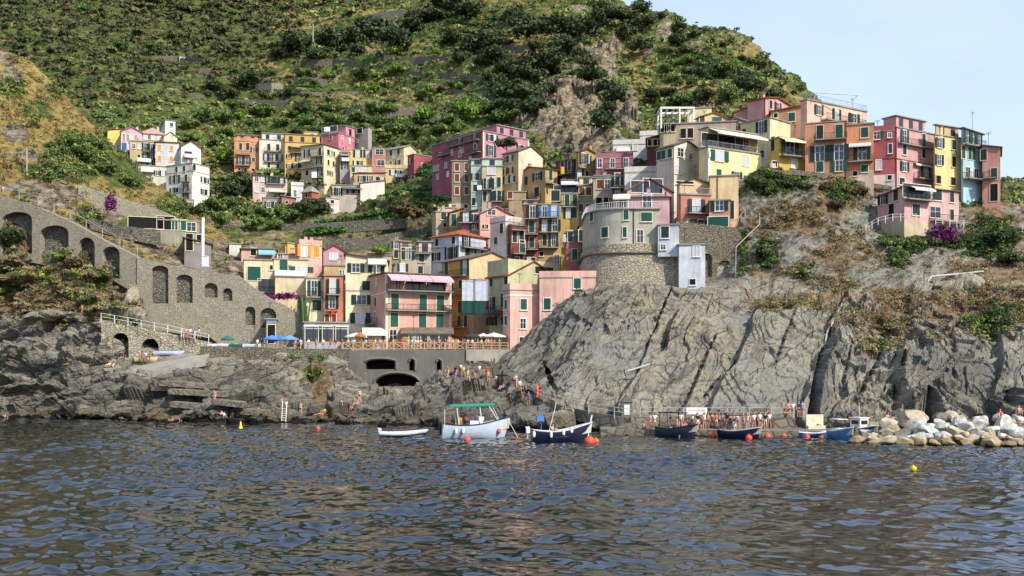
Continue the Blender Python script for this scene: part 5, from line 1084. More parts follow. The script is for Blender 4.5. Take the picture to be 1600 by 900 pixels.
# restaurant pavilion
pv = H("grey steel and glass restaurant pavilion on the terrace", 'a3a7aa', 436,475,545, 504,546, 14, 'flat', "L g 455 523 4x2.4;R g 490 522 2.6x2.4;R g 511 522 2.6x2.4;R g 532 522 2.2x2.4;K 513 rail;K 509 white", Y=162.5, chim=0, name='pavilion', cat='pavilion', below=.2)
H("small grey blue kiosk at the foot of the ramp wall, left of the pavilion", '7d8c9a', 416,416,433, 499,546, None, 'flat', "R o 424 522 1.2x3;X 509 8f8b80", Y=165, chim=0, name='kiosk', cat='kiosk', below=.2)
# one-storey restaurant front attached to the hotel
H("low tiled restaurant front with brick pillars at the foot of the pink hotel", 'd98a68', 629,629,706, 522,546, None, 'sB512G', "R W 644,652 534 1x2.2;R g 661,678,694 534 1.4x2.1", Y=161.5, chim=0, dL=4, name='restaurant_front', cat='restaurant', below=.2)
H("brown shop front with a cream awning left of the pink hotel", '8a6552', 566,566,600, 515,546, None, 'flat', "AR 566 604 512 dcd6c8 2.4;R W 576,590 536 1.2x2", Y=165, chim=0, name='shop_front', cat='shop', below=.2)
# ------------------------------------------------------------------ umbrellas, clutter on the terraces
def umbrella(u, Y, z, colr, label, r=1.5, h=2.4, closed=False, group=None):
    x = (u-800)/F*Y; root = empty('umbrella', (x, Y, z)); tag(root, label, 'umbrella', group)
    m = MB(); m.bar((0,0,0),(0,0,h+.2), .035, 6); m.obj('pole', M['rail'], root)
    m = MB(); n = 8
    if closed: m.lathe([(.06,h+.1),(.16,h-.3),(.2,h-1.2),(.05,h-1.3)], 8)
    else:
        top = (0,0,h+.25); ring = [(r*math.cos(2*math.pi*i/n), r*math.sin(2*math.pi*i/n), h-.35) for i in range(n)]; lo = [(x_*1.005, y_*1.005, z_-.2) for x_, y_, z_ in ring]
        m.add([top]+ring+lo, [(0, 1+i, 1+(i+1) % n) for i in range(n)]+[(1+i, 1+n+i, 1+n+(i+1) % n, 1+(i+1) % n) for i in range(n)])
    m.obj('canopy', flatmat('umbrella_cloth', colr, .9, .9), root); return root
for i, (u, Y, c, lb, r) in enumerate(((425,159.6,'4f82c8','blue umbrella on the harbour terrace, left one of the blue three',1.5),(438,160.2,'4377c0','blue umbrella on the harbour terrace, middle one of the blue three',1.5),(452,160,'6a97d2','paler blue umbrella on the harbour terrace, nearest the pavilion',1.5),
    (772,162,'dcd3c4','large cream umbrella beside the pink quay house',2.0),(755,164,'cfcabd','cream umbrella behind the large one near the pink quay house',1.5),(738,163,'3a3c3e','dark umbrella on the terrace right of the pink hotel',1.4),
    (556,162.4,'e8e4da','white square sunshade between pavilion and shop front',1.8),(356,160,'2f6a62','dark green umbrella at the left of the harbour terrace',1.1),(563,160.4,'c46a42','small rust red umbrella by the piazza railing',.9))):
    umbrella(u, Y, PZ, c, lb, r, 2.0 if u < 460 else 2.5)
# ------------------------------------------------------------------ hulls
def hull_mb(L_, B_, H_, sheer=.35, stern=.7, mats=1, keel=.25, wl=.28):
    """bow at +x, stern at -x, waterline z=0; returns hull mesh builder and gunwale outline"""
    m = MB(); NS = 18; NP = 8; rows = []
    for i in range(NS+1):
        t = i/NS; x = -L_/2+L_*t; wd = (B_/2)*(stern+(1-stern)*math.sin(min(1, t/.5)*math.pi/2)) if t < .5 else (B_/2)*math.cos((t-.5)/.5*math.pi/2)**.62
        wd = max(wd, .03); zt = H_*(1+sheer*((t-.35)/.65)**2 if t > .35 else 1+sheer*.25*((.35-t)/.35)**2); zb = -keel*(1-.85*max(0, (t-.75)/.25)**2)
        rk_ = .10*L_*max(0, (t-.82)/.18)**1.5
        row = []
        for j in range(-NP, NP+1):
            a_ = abs(j)/NP; y = wd*(math.sin(a_*math.pi/2)**.75)*(1 if j > 0 else -1); z = zb+(zt-zb)*(1-math.cos(a_*math.pi/2))**.85
            row.append((x+rk_*((z-zb)/(zt-zb)), y, z))
        rows.append(row)
    W = 2*NP+1; vs = [p for r_ in rows for p in r_]; fs = []
    for i in range(NS):
        for j in range(W-1): fs.append((i*W+j, i*W+j+1, (i+1)*W+j+1, (i+1)*W+j))
    fs.append(tuple(range(W))); m.add(vs, fs, 0)
    gun = [r_[0] for r_ in rows]+[r_[-1] for r_ in reversed(rows)]
    # floor inside
    ins = [(p[0]*.96, p[1]*.9, p[2]*.45) for p in gun]; k = len(gun)
    m.add(ins, [tuple(range(k))], 1 if mats > 1 else 0)
    top = [(p[0], p[1]*.9, p[2]) for p in gun]; m.add(gun+top+ins, [(i, (i+1) % k, (i+1) % k+k, i+k) for i in range(k)]+[(i+k, (i+1) % k+k, (i+1) % k+2*k, i+2*k) for i in range(k)], 1 if mats > 1 else 0)
    return m, gun
def boat(name, label, u, v, L_, B_, H_, rz, hullc, trimc, insc='c9c4b4', sheer=.4, group=None, rub=True):
    Y = CH*F/(v-VH); root = empty(name, ((u-800)/F*Y, Y, 0), rz); tag(root, label, 'boat', group)
    m, gun = hull_mb(L_, B_, H_, sheer, mats=2); m.obj('hull', [flatmat('boat_paint', hullc, .9, .35, .5, .06), flatmat('boat_inside', insc, .8, .7)], root, smooth=False)
    if rub:
        m = MB(); 
        for a_, b_ in zip(gun[:-1], gun[1:]): m.bar(a_, b_, .06, 5)
        m.obj('gunwale', flatmat('boat_trim', trimc, .9, .5), root)
    return root, gun
def outboard(root, x, z, col='1c1c1e'):
    m = MB(); m.box(x-.28,x+.05,-.2,.2,z,z+.5); m.box(x-.2,x-.02,-.08,.08,z-.6,z); m.box(x-.34,x+.02,-.15,.15,z+.5,z+.6); m.obj('outboard_motor', flatmat('motor_cowl', col, 1, .4), root)
def fenders(root, lst, col='e8e8e4'):
    fm = MB(); fm.lathe([(.03,.34),(.11,.28),(.14,.1),(.14,-.1),(.10,-.22),(.02,-.26)], 8); me = fm.mesh('fender', flatmat('fender_plastic', col, .9, .4))
    for p in lst: link('fender', me, root, p)
b1, gun = boat('fishing_boat', 'pale blue-grey open motorboat with a green canopy moored in front of the rocks', 739, 685, 6.3, 2.1, 1.35, math.radians(14), 'b9c6d2', '2b2e33', sheer=.55)
m = MB(); m.slab([(-2.3,-.85,3.35),(1.9,-.85,3.45),(1.9,.85,3.45),(-2.3,.85,3.35)], .16); m.slab([(-2.5,-.95,3.22),(2.0,-.95,3.32),(2.0,-.85,3.44),(-2.5,-.85,3.34)], .1); m.obj('canopy', flatmat('green_canopy', '1e7f68', 1, .8), b1)
for x, y in ((-1.7,-.8),(-1.7,.8),(.6,-.8),(.6,.8)):
    m = MB(); m.bar((x+.2,y,.9),(x-.1,y,3.3), .05, 6); m.obj('canopy_post', M['white'], b1)
m = MB(); m.bar((2.6,-.3,1.75),(1.7,-.8,3.3), .04, 6); m.bar((2.6,.3,1.75),(1.7,.8,3.3), .04, 6); m.obj('canopy_stay', M['white'], b1)
m = MB(); m.box(-.4,.9,-.55,.55,.6,1.75); m.box(.5,1.0,-.5,.5,1.75,2.15); m.obj('console', flatmat('console_white', 'd7dde0', .9, .5), b1)
m = MB(); m.lathe([(.30,0),(.38,.12),(.30,.24)], 12, (-.7,-.3,1.6)); m.obj('spare_tyre', M['iron'], b1)
outboard(b1, -3.15, 1.0); fenders(b1, [(-1.9,-1.03,.75),(-1.2,-1.08,.8)], 'e8e8e4')
m = MB(); m.bar((3.4,0,2.1),(4.3,-1.2,.02), .03, 5); m.obj('mooring_rope', M['cream'], b1)
m = MB(); m.lathe([(.05,.3),(.16,.2),(.2,0),(.14,-.2),(.03,-.26)], 10, (2.5,-.62,.7)); m.obj('orange_fender', flatmat('orange_plastic', 'e2583a', 1, .5), b1)
m = MB(); m.bar((-3.0,-.9,1.2),(-3.0,-.9,2.9), .03, 5); m.obj('flag_pole', M['white'], b1)
b2, gun = boat('fishing_boat', 'navy blue wooden boat with white fenders and a small blue box on a pole', 874, 689.5, 5.3, 1.8, .95, math.radians(10), '161b34', 'c9cbd0', sheer=.85)
fenders(b2, [(-2.6,-.85,.7),(-1.0,-.98,.65),(.2,-.92,.85),(1.0,-.8,1.05)]); outboard(b2, -2.9, .8, 'd8dadc')
m = MB(); m.bar((-1.8,0,.6),(-1.6,0,3.3), .035, 6); m.box(-2.2,-1.5,-.25,.25,1.9,2.4); m.obj('mast_box', flatmat('blue_box', '4c78b8', 1, .6), b2)
m = MB(); m.bar((-1.1,-.1,.6),(-.3,-.1,3.7), .035, 6); m.obj('antenna', M['white'], b2)
m = MB(); m.bar((2.75,0,.4),(3.15,0,2.45), .08, 6); m.obj('stem_post', M['white'], b2)
b3, gun = boat('dinghy', 'grey inflatable dinghy with an outboard, leftmost of the moored boats', 628, 683, 4.3, 1.7, .35, math.radians(12), '7e878f', 'b9c1c8', insc='6e757c', sheer=.7, rub=False)
m = MB()
m.tube([(-2.35,-.62,.33)]+gun+[(-2.35,.62,.33)], .2, 10)
m.obj('inflated_tube', flatmat('grey_rubber', 'b4bdc6', .95, .5), b3, smooth=True); outboard(b3, -2.1, .35, 'b9bcc0')
m = MB(); m.box(-.9,-.4,-.4,.4,.2,.55); m.obj('seat', M['white'], b3)
b4, gun = boat('tour_boat', 'dark slate motorboat with a flat canopy at the left of the dock', 1056, 682.5, 4.6, 1.6, .85, math.radians(-48), '2b3a48', '20262c', sheer=.6)
m = MB(); m.slab([(-1.8,-.68,2.5),(1.0,-.68,2.5),(1.0,.68,2.5),(-1.8,.68,2.5)], .1); m.obj('canopy', flatmat('dark_canopy', '2c2c30', 1, .8), b4)
for x, y in ((-1.6,-.6),(-1.6,.6),(.8,-.6),(.8,.6)):
    m = MB(); m.bar((x,y,.6),(x,y,2.42), .035, 6); m.obj('canopy_post', M['iron'], b4)
b5, gun = boat('tour_boat', 'navy blue motorboat with a thin flat canopy at the right of the dock', 1154, 685, 4.4, 1.5, .75, math.radians(-46), '141d3a', 'c9cbd0', sheer=.6)
m = MB(); m.slab([(-1.8,-.65,2.3),(.8,-.65,2.3),(.8,.65,2.3),(-1.8,.65,2.3)], .07); m.obj('canopy', flatmat('dark_canopy2', '4a4a4c', 1, .8), b5)
for x, y in ((-1.6,-.58),(-1.6,.58),(.6,-.58),(.6,.58)):
    m = MB(); m.bar((x,y,.5),(x,y,2.22), .03, 6); m.obj('canopy_post', M['rail'], b5)
b6, gun = boat('cabin_boat', 'bright blue and white boat lying bow-on left of the boulders', 1314, 687, 3.4, 1.6, .85, math.radians(-75), '4a7da8', 'd8d8d2', sheer=.5)
m = MB(); m.box(-1.0,.5,-.5,.5,.5,1.1); m.slab([(-1.2,-.55,2.0),(.4,-.55,2.0),(.4,.55,2.0),(-1.2,.55,2.0)], .06); m.obj('cabin', M['white'], b6)
b7, gun = boat('cabin_boat', 'white wheelhouse boat with a dark blue hull touching the boulders', 1346, 683, 3.8, 1.7, .85, math.radians(-66), '28406e', 'e6e6e0', sheer=.5)
m = MB(); m.box(-1.0,.4,-.55,.55,.6,1.9); m.box(-1.1,.5,-.62,.62,1.901,2.0); m.obj('wheelhouse', M['white'], b7)
m = MB(); m.box(-.8,.2,-.57,.57,1.3,1.7); m.box(.2,.42,-.42,.42,1.3,1.7); m.obj('window', M['glass'], b7)
m = MB(); m.bar((-.3,0,2.0),(-.3,0,3.4), .03); m.obj('mast', M['white'], b7)
b8, gun = boat('rowing_boat', 'small open blue rowing boat between two buoys near the right end of the dock', 1273, 684, 3.0, 1.3, .5, math.radians(10), '2d5f94', 'dfe0da', sheer=.4)
# ------------------------------------------------------------------ buoys
def buoy(u, v, r, col, label, group=None, cone=False):
    Y = CH*F/(v-VH); m = MB()
    if cone: m.lathe([(.02,r*3.2),(r*.35,r*2.6),(r*.5,r),(r,.25*r),(r,-.3*r),(r*.4,-.6*r)], 12)
    else: m.lathe([(r*.12,r*1.25),(r*.2,r*1.05),(r*.72,r*.72),(r,0.05),(r*.72,-r*.65),(.03,-r*.9)], 12)
    o = m.obj('buoy', flatmat('buoy_plastic', col, 1, .45), None, ((u-800)/F*Y, Y, .08), smooth=True); tag(o, label, 'buoy', group)
for u, v, r in ((982,677,.42),(1008,679,.38),(1033,678,.36),(1073,682,.4),(1085,681.5,.3),(1098,681,.36),(1115,683,.42),(1136,682,.42),(1170,686.5,.44),(1199,684,.42),(1225,684,.4),(1261,685,.38),(1284,686,.38)):
    buoy(u, v, r*.85, 'e0502e', 'round orange mooring buoy in the row floating along the dock', 'orange buoys along the dock')
buoy(730, 689, .36, 'e2502c', 'orange buoy floating below the canopy boat')
buoy(921, 692, .52, 'e5522d', 'largest orange buoy, at the bow of the navy boat')
buoy(931, 691, .30, 'e76040', 'smaller orange buoy touching the largest one')
buoy(376, 670, .26, 'e5c21e', 'yellow conical buoy in front of the left shore', cone=True)
buoy(497, 671, .30, 'd8553a', 'small red-orange buoy near the left shore, right of the ladder')
buoy(1427, 735, .22, 'd9c022', 'little yellow float in open water before the boulders')
# ------------------------------------------------------------------ breakwater boulders
def boulder_mesh(seed, amp=.28):
    bm = bmesh.new(); bmesh.ops.create_icosphere(bm, subdivisions=3, radius=1); r_ = random.Random(seed); R3 = Vector([r_.uniform(-9, 9) for _ in range(3)])
    pl = [(Vector([r_.gauss(0,1) for _ in range(3)]).normalized(), r_.uniform(.42,.75)) for _ in range(15)]
    from mathutils import noise as mn
    for v in bm.verts:
        for n_, d_ in pl:
            e_ = v.co.dot(n_)
            if e_ > d_: v.co -= n_*(e_-d_)*.97
        v.co *= 1+amp*.5*mn.noise(v.co*1.3+R3)+.06*mn.noise(v.co*4+R3)
    me = bpy.data.meshes.new('boulder'); bm.to_mesh(me); bm.free(); me.polygons.foreach_set("use_smooth", [False]*len(me.polygons)); return me
def boulder_mat(name, c0, c1, c2):
    m, n, b = newmat(name, .9, .2); p = wpos(n); a_ = noise(n, p, 1.2, 6, .7)
    col = ramp(n, a_, [(.34, hx(c0)), (.52, hx(c1)), (.68, hx(c2))])
    sz = N(n, "ShaderNodeSeparateXYZ"); n.links.new(p, sz.inputs[0]); zz = math_(n, 'ADD', sz.outputs[2], math_(n, 'MULTIPLY', math_(n, 'SUBTRACT', a_, .5), 1.2))
    col = mixc(n, ramp(n, math_(n, 'MULTIPLY', zz, .5), [(.22, g(.8)), (.42, g(0))]), col, mixc(n, a_, hx('6e5a34'), hx('a08c60')))
    col = mixc(n, ramp(n, math_(n, 'MULTIPLY', zz, .5), [(.02, g(1)), (.09, g(0))]), col, hx('1d1a12'))
    n.links.new(col, b.inputs["Base Color"]); bump(n, b, noise(n, p, 5, 6, .75), .6, .08); return m
BM_ = [('pale grey', boulder_mat('pale_boulder', '8d8a82', 'b9b5aa', 'd8d4c8')), ('sandy', boulder_mat('sandy_boulder', '80755f', 'a89b80', 'c4b9a0')), ('dark grey', boulder_mat('dark_boulder', '45413b', '6a655c', '8d887c'))]
bms = [boulder_mesh(i) for i in range(7)]; rb = random.Random(4)
bo = []
prev = []
tries = 0
while len(bo) < 150 and tries < 6000:
    tries += 1; u = rb.uniform(1336, 1760); f = rb.random(); edge = min(1, (u-1330)/90); Y = 89.5+f*11+(1-edge)*5; x = (u-800)/F*Y
    hgt = (0.1+f*1.9)*edge+.1; r_ = rb.uniform(.65, 1.55)*(1.1 if f > .3 else .85)*(.75+.25*edge)
    if any((x-a_)**2+(Y-b_)**2 < (.72*(r_+c_))**2 for a_, b_, c_ in prev): continue
    prev.append((x, Y, r_)); w_ = rb.random(); k_ = 0 if w_ < .6 else (1 if w_ < .85 else 2)
    if f < .25: k_ = rb.choice([1, 1, 0, 2])
    me = bms[rb.randrange(7)]; o = link('boulder', me, None, (x, Y, hgt-.1), rb.uniform(0, 6)); o.scale = (r_*rb.uniform(.9,1.4), r_*rb.uniform(.8,1.1), r_*rb.uniform(.65,.95)); o.rotation_euler.x = rb.uniform(-.4,.4)
    if len(me.materials) == 0: me.materials.append(BM_[0][1])
    o.material_slots[0].link = 'OBJECT'; o.material_slots[0].material = BM_[k_][1]
    tag(o, BM_[k_][0]+' boulder heaped in the breakwater at the right', 'boulder', BM_[k_][0]+' breakwater boulders'); bo.append(o)
# rubble core under the boulders
slabpoly('breakwater_core', [(P(1360,0,96)[0],95,.35),(P(1760,0,92)[0],92,.5),(P(1760,0,110)[0],110,1.2),(P(1345,0,106)[0],108,.6)], 1.5, 'stoneD')
ROCKD = rock_mat('waterline_rock', '857d6c', '5c564b', '2c2824', .3, 2.0)
# rocks along the waterline of the left shore
for i in range(46):
    u = rb.uniform(-20, 660); p = hit(u, rb.uniform(646, 656), ('shore_rocks',))
    if not p: continue
    r_ = rb.uniform(.25, .6); o = link('rock', bms[rb.randrange(7)], None, (p.x, p.y-.5, p.z+r_*.1), rb.uniform(0, 6)); o.scale = (r_*1.3, r_, r_*.6)
    o.material_slots[0].link = 'OBJECT'; o.material_slots[0].material = ROCKD; tag(o, 'loose rock lying low on the dark left shore', 'rock', 'loose rocks of the left shore')
# ------------------------------------------------------------------ washing, signs, ladders, small boats ashore
def cloth(name, label, cat, u0, u1, v0, v1, Y, colr, group=None, fold=.12):
    m = MB(); n = 10; a_ = P(u0, v0, Y); b_ = P(u1, v0, Y); z1 = zat(v1, Y); th = .03; vs = []; 
    for k in range(n+1):
        x = a_[0]+(b_[0]-a_[0])*k/n; y = Y+fold*math.sin(k*2.1)
        vs += [(x, y, a_[2]), (x, y, z1), (x, y+th, z1), (x, y+th, a_[2])]
    fs = []
    for k in range(n): 
        q = 4*k
        for j in range(4): fs.append((q+j, q+(j+1) % 4, q+4+(j+1) % 4, q+4+j))
    m.add(vs, fs); o = m.obj(name, flatmat('cloth_'+colr, colr, .9, .9)); tag(o, label, cat, group); return o
cl = cloth('scaffold_sheet', 'big bluish white sheet hung over the scaffold beside the peach gable', 'sheet', 722,764, 437,470, 165.2, 'c4c6cc', None, .03)
cloth('scaffold_net', 'dark green net hanging under the bluish white sheet', 'net', 722,758, 470.5,489, 165.3, '1f4a42', None, .03)
m = MB(); m.slab([P(720,491,165.0),P(790,489,165.0),P(790,484,169.5),P(720,484,169.5)], .25)
for u in (721, 742, 763): m.bar(P(u,545,165.0), P(u,436,165.0), .06)
m.bar(P(720,437,165),P(764,436,165), .05); tag(m.obj('scaffold', M['iron']), 'scaffold and platform carrying the hung sheet and net', 'scaffold')
rw = random.Random(8)
for i, (u, v, Yc, wpx, hpx, c, lb) in enumerate(((194,229,286,7,12,'3c6a9c','blue sheet hanging on the lilac pink house'),(203,228,286,7,12,'d9dde4','white sheet hanging beside the blue one'),(491,273,289,8,9,'ece8ec','white cloth on a balcony of the cream corner house'),(511,202,305,9,7,'dfe2ee','white washing on the roof terrace of the pink gable house'),(749,293,210.5,7,7,'dfe6ee','white washing on the green-grey house'),(879,266,208,5,11,'e0b040','yellow towel hanging on the dark brown balcony house'),(883,372,192,6,12,'c8ccd4','pale sheet hanging below the tall yellow house'),(756,381,184.5,6,9,'e6c8c0','pink towel on the balcony of the bluish white house'),(520,488,170.7,5,7,'e03c20','red cloth on the orange house balcony'),(1208,258,173.5,8,6,'dfc8c8','pale washing at the golden yellow house'))):
    cloth('laundry', lb, 'laundry', u-wpx/2, u+wpx/2, v-hpx/2, v+hpx/2, Yc-1.6, c, 'washing hung on houses', .05)
# harbour banner: white panel with illegible thin lettering
bn = empty('banner', (P(1084,0,110.3)[0],108.5,1.75+.35)); tag(bn, 'white banner with faint pinkish writing fixed to the quay walkway railing', 'banner')
m = MB(); m.box(-1.1,1.1,-.03,.03,0,.75); m.obj('panel', M['white'], bn)
m = MB(); rr = random.Random(2); x = -.95
while x < .9: w2 = rr.uniform(.03,.09); m.box(x, x+w2, -.045, -.031, .34, .34+rr.uniform(.1,.18)); x += w2+rr.uniform(.02,.05)
m.obj('lettering', flatmat('pink_ink', 'c8a0a4', 1, .8), bn)
m = MB(); m.box(-.9,.9,-.5,.5,0,.35); m.box(-.9,.9,.3,.5,.35,1.5); tag(m.obj('notice_board', M['cream'], None, (P(1268,0,109)[0],107.5,.62)), 'cream board-backed bench at the mouth of the dark cleft', 'bench')
sh_ = empty('shrine', P(1120-322,0,0)); COL.objects.unlink(sh_)
sp_ = hit(978, 655); 
if sp_:
    s2 = empty('shrine', (sp_.x, sp_.y-.6, 1.8)); tag(s2, 'tiny dark gabled shrine with a white niche at the foot of the slab', 'shrine')
    m = MB(); m.box(-.6,.6,-.4,.6,-.6,1.5); m.add([(-.7,-.5,1.5),(.7,-.5,1.5),(0,-.5,2.3),(-.7,.7,1.5),(.7,.7,1.5),(0,.7,2.3)], [(0,1,2),(3,5,4),(0,2,5,3),(1,4,5,2),(0,3,4,1)]); m.obj('wall', M['concd'], s2)
    m = MB(); m.box(-.3,.3,-.44,-.401,.1,1.2); m.obj('niche', M['white'], s2)
lp = hit(447, 650, ('shore_rocks',))
ld = empty('ladder', (lp.x, lp.y-1.6, 0)); tag(ld, 'white bathing ladder going down from the rocks into the sea', 'ladder')
for x in (-.28, .28):
    m = MB(); m.bar((x,0,-.5),(x,.6,2.2), .05, 6); m.bar((x,.6,2.2),(x,.9,2.9), .05, 6); m.obj('stile', M['white'], ld)
for k in range(8):
    m = MB(); z = -.2+k*.3; m.bar((-.28,.6*(z+.5)/2.7,z),(.28,.6*(z+.5)/2.7,z), .04, 5); m.obj('rung', M['white'], ld)
for i, (u, v, L_, c, lb, rz) in enumerate(((262,556,4.2,'b8c8e0','pale blue canoe lying on the concrete boat ramp',.25),(228,566,3.4,'c8b884','sand coloured board lying at the foot of the ramp',.2),(352,537,3.2,'dfe2e0','white dinghy stored upside down on the harbour terrace, left one',.1),(372,536,3.0,'2e7466','green covered dinghy stored on the harbour terrace',.1),(396,533,4.0,'e4e6e4','long white boat with a green cover on the harbour terrace',0),(334,538,2.4,'e9e6dc','small white boat at the left end of the harbour terrace',.0))):
    if v > 550: p = hit(u, v, ('shore_rocks',)); p = p+Vector((0,0,.25))
    else: p = Vector(((u-800)/F*159.5, 159.5, PZ+.35))
    root = empty('small_boat', p, rz); tag(root, lb, 'boat'); m, gun = hull_mb(L_, 1.1, .45, .3, .5, keel=.2); m.obj('hull', flatmat('small_boat_paint', c, .95, .4), root)
    if v < 550: m = MB(); m.box(-L_*.38, L_*.36, -.35, .35, .3, .52); m.obj('cover', flatmat('cover_cloth', '2f7468' if 'green' in lb else 'd4d2c8', .9, .8), root)
# concrete boat ramp
a1 = hit(215, 578, ('shore_rocks',)); a2 = hit(322, 553, ('shore_rocks',))
m = MB(); m.slab([Vector(P(200,590,150.5)), Vector(P(322,563,153.5)), Vector(P(328,551,157)), Vector(P(215,572,156.5))], .8); m.obj('boat_ramp', M['conc'])["kind"] = 'structure'
for i, (u0, v0, u1, v1, Y) in enumerate(((248,595,330,600,145.5),(262,608,352,613,143),(236,603,275,603,146.5),(330,624,378,629,139),(265,628,310,632,141),(380,640,420,642,136))):
    m = MB(); m.slab([Vector(P(u0,v0,Y)), Vector(P(u1,v1,Y-1)), Vector(P(u1,v1,Y-1))+Vector((0,2.6,.1)), Vector(P(u0,v0,Y))+Vector((0,2.6,.1))], .7); m.obj('rock_steps', M['quay'])["kind"] = 'structure'

ROCKP = rock_mat('pale_outcrop_rock', 'b5ab92', '8d8470', '554d40', 1.2, 1.6, tide=False)
for u, v, Y, sx, sz in ((205,468,167,1.6,3.4),(212,492,165,2.2,2.2),(200,490,166,1.5,2.6),(60,494,166,4.0,1.1),(95,490,166,3.5,1.0),(130,497,165,3.2,1.0),(160,506,162,2.6,.9),(1430,456,147,2.6,2.2),(1447,446,148,3.4,1.6),(1485,452,147,3.2,2.4),(1520,446,147,3,2.2),(1586,460,143,2.6,1.8),(1300,427,156,1.8,1.0)):
    o = link('rock_outcrop', bms[rb.randrange(7)], None, P(u, v, Y), rb.uniform(-.5,.5)); o.scale = (sx, 1.6, sz); o.material_slots[0].link = 'OBJECT'; o.material_slots[0].material = ROCKP
    tag(o, 'pale rock knob sticking out of the dry growth on the slope', 'rock', 'pale rock knobs on the slopes')
# ================================================================== vegetation
def leafmat(name):
    m, n, b = newmat(name, .75, .25); at = N(n, "ShaderNodeAttribute", attribute_name="tint")
    col = mixc(n, ramp(n, noise(n, wpos(n), .9, 3, .6), [(.35, g(0)), (.65, g(1))]), at.outputs["Color"], mixc(n, 1.0, at.outputs["Color"], (.62,.62,.62,1), 'MULTIPLY'))
    n.links.new(col, b.inputs["Base Color"]); return m
M['leaf'] = leafmat('foliage')
def quads_mesh(name, c, nrm, size, tint, elong=1.0):
    """leaf clumps: one quad each; c (N,3) centres, nrm (N,3), size (N,), tint (N,3)"""
    n_ = len(c); rng = np.random.default_rng(n_)
    r_ = rng.normal(size=(n_, 3)); t = np.cross(nrm, r_); t /= np.linalg.norm(t, axis=1, keepdims=True)+1e-9; b = np.cross(nrm, t); b /= np.linalg.norm(b, axis=1, keepdims=True)+1e-9
    s_ = size[:, None]; k1 = rng.uniform(.6, 1.1, (n_, 1)); k2 = rng.uniform(.5, 1.0, (n_, 1))*elong
    nn = nrm/(np.linalg.norm(nrm, axis=1, keepdims=True)+1e-9); bend = rng.uniform(-.35, .35, (n_, 1))
    co = np.stack([c-t*s_*k1, c-b*s_*k2+nn*s_*bend, c+t*s_*k1*rng.uniform(.7, 1.2, (n_, 1)), c+b*s_*k2+nn*s_*bend], 1).reshape(-1, 3)
    me = bpy.data.meshes.new(name); me.vertices.add(4*n_); me.vertices.foreach_set("co", co.astype(np.float32).ravel()); me.loops.add(4*n_); me.loops.foreach_set("vertex_index", np.arange(4*n_, dtype=np.int32))
    me.polygons.add(n_); me.polygons.foreach_set("loop_start", np.arange(0, 4*n_, 4, dtype=np.int32)); me.update(calc_edges=True)
    a = me.color_attributes.new("tint", 'FLOAT_COLOR', 'POINT'); a.data.foreach_set("color", np.concatenate([np.repeat(tint, 4, 0), np.ones((4*n_, 1))], 1).astype(np.float32).ravel())
    me.materials.append(M['leaf']); return me
def lin(h_): return np.array(hx(h_)[:3])
def scrub(name, cen, rad, cols, K, flat=.75, rel=.42, seed=0):
    rng = np.random.default_rng(seed); n_ = len(cen); th = rng.uniform(0, 2*np.pi, (n_, K)); cz = rng.uniform(-.15, 1, (n_, K)); sz = np.sqrt(1-cz**2)
    d = np.stack([sz*np.cos(th), sz*np.sin(th), cz], -1); rr = rad[:, None]*rng.uniform(.55, 1.08, (n_, K))
    c = cen[:, None]+d*rr[..., None]*np.array([1, 1, flat]); nr = d+rng.normal(size=d.shape)*.5
    t = cols[:, None]*rng.uniform(.75, 1.25, (n_, K, 1))*np.array([1, 1, 1])+rng.normal(size=(n_, K, 1))*.002
    sz_ = (rad[:, None]*rel*rng.uniform(.6, 1.2, (n_, K)))
    me = quads_mesh(name, c.reshape(-1, 3), nr.reshape(-1, 3), sz_.reshape(-1), np.clip(t.reshape(-1, 3), .003, 1)); o = link(name, me); o["kind"] = 'stuff'; return o
def sample(sh, n_, wgt, seed):
    rng = np.random.default_rng(seed); r, c = sh.X.shape
    du = np.gradient(sh.UU, axis=1); dv = np.abs(np.gradient(VH-(sh.Z-CH)*F/sh.Yd, axis=0)); px = np.abs(du*dv)*wgt; px = np.where((sh.UU > -160) & (sh.UU < 1760) & (sh.Yd > 1), px, px*.08); px[-2:] = 0
    p = px.ravel()/px.sum(); idx = rng.choice(r*c, n_, p=p); jx = rng.normal(size=(n_, 2))
    P_ = np.stack([sh.X.ravel()[idx], sh.Yd.ravel()[idx], sh.Z.ravel()[idx]], -1); k_ = P_[:, 1:2]/F*4.0; P_[:, 0] += jx[:, 0]*k_[:, 0]; P_[:, 1] += jx[:, 1]*k_[:, 0]*1.5; return P_, idx
rng = np.random.default_rng(1)
def pick(cols, n_, w_=None, nz=None):
    A = np.array([lin(c) for c in cols]); 
    if nz is None: k = rng.choice(len(cols), n_, p=w_)
    else: k = np.clip(((nz*.5+.5+rng.normal(size=n_)*.16)*len(cols)).astype(int), 0, len(cols)-1)
    return A[k]
# mountain
V_ = VH-(valley.Z-CH)*F/valley.Yd
mk_ = valley_mask; zph = valley.Z/5.5+fbm(valley.X/60, valley.Yd/60, valley.Z*0, 2, 33)*.8; zph = zph-np.floor(zph); zd = np.abs(zph-.95); zd = np.minimum(zd, 1-zd); wg = (.22+1.4*sstep(.36,.18,zd))*(1-np.clip(mk_['rock']*1.05, 0, .97))*(1-.55*np.clip(mk_['dry'], 0, 1))*sstep(205, 225, valley.Yd)*np.where(V_ > 345, .35, 1)
forest = sstep(230, 60, valley.UU)*0+sstep(560, 380, valley.UU)*sstep(190, 120, V_)
n_ = 26000; c_, ix = sample(valley, n_, wg*(1+.5*forest), 3); U_ = valley.UU.ravel()[ix]; Vv = V_.ravel()[ix]; fo = forest.ravel()[ix]; nzz = fbm(c_[:, 0]/38, c_[:, 1]/38, c_[:, 2]/38, 3, 91)*1.7
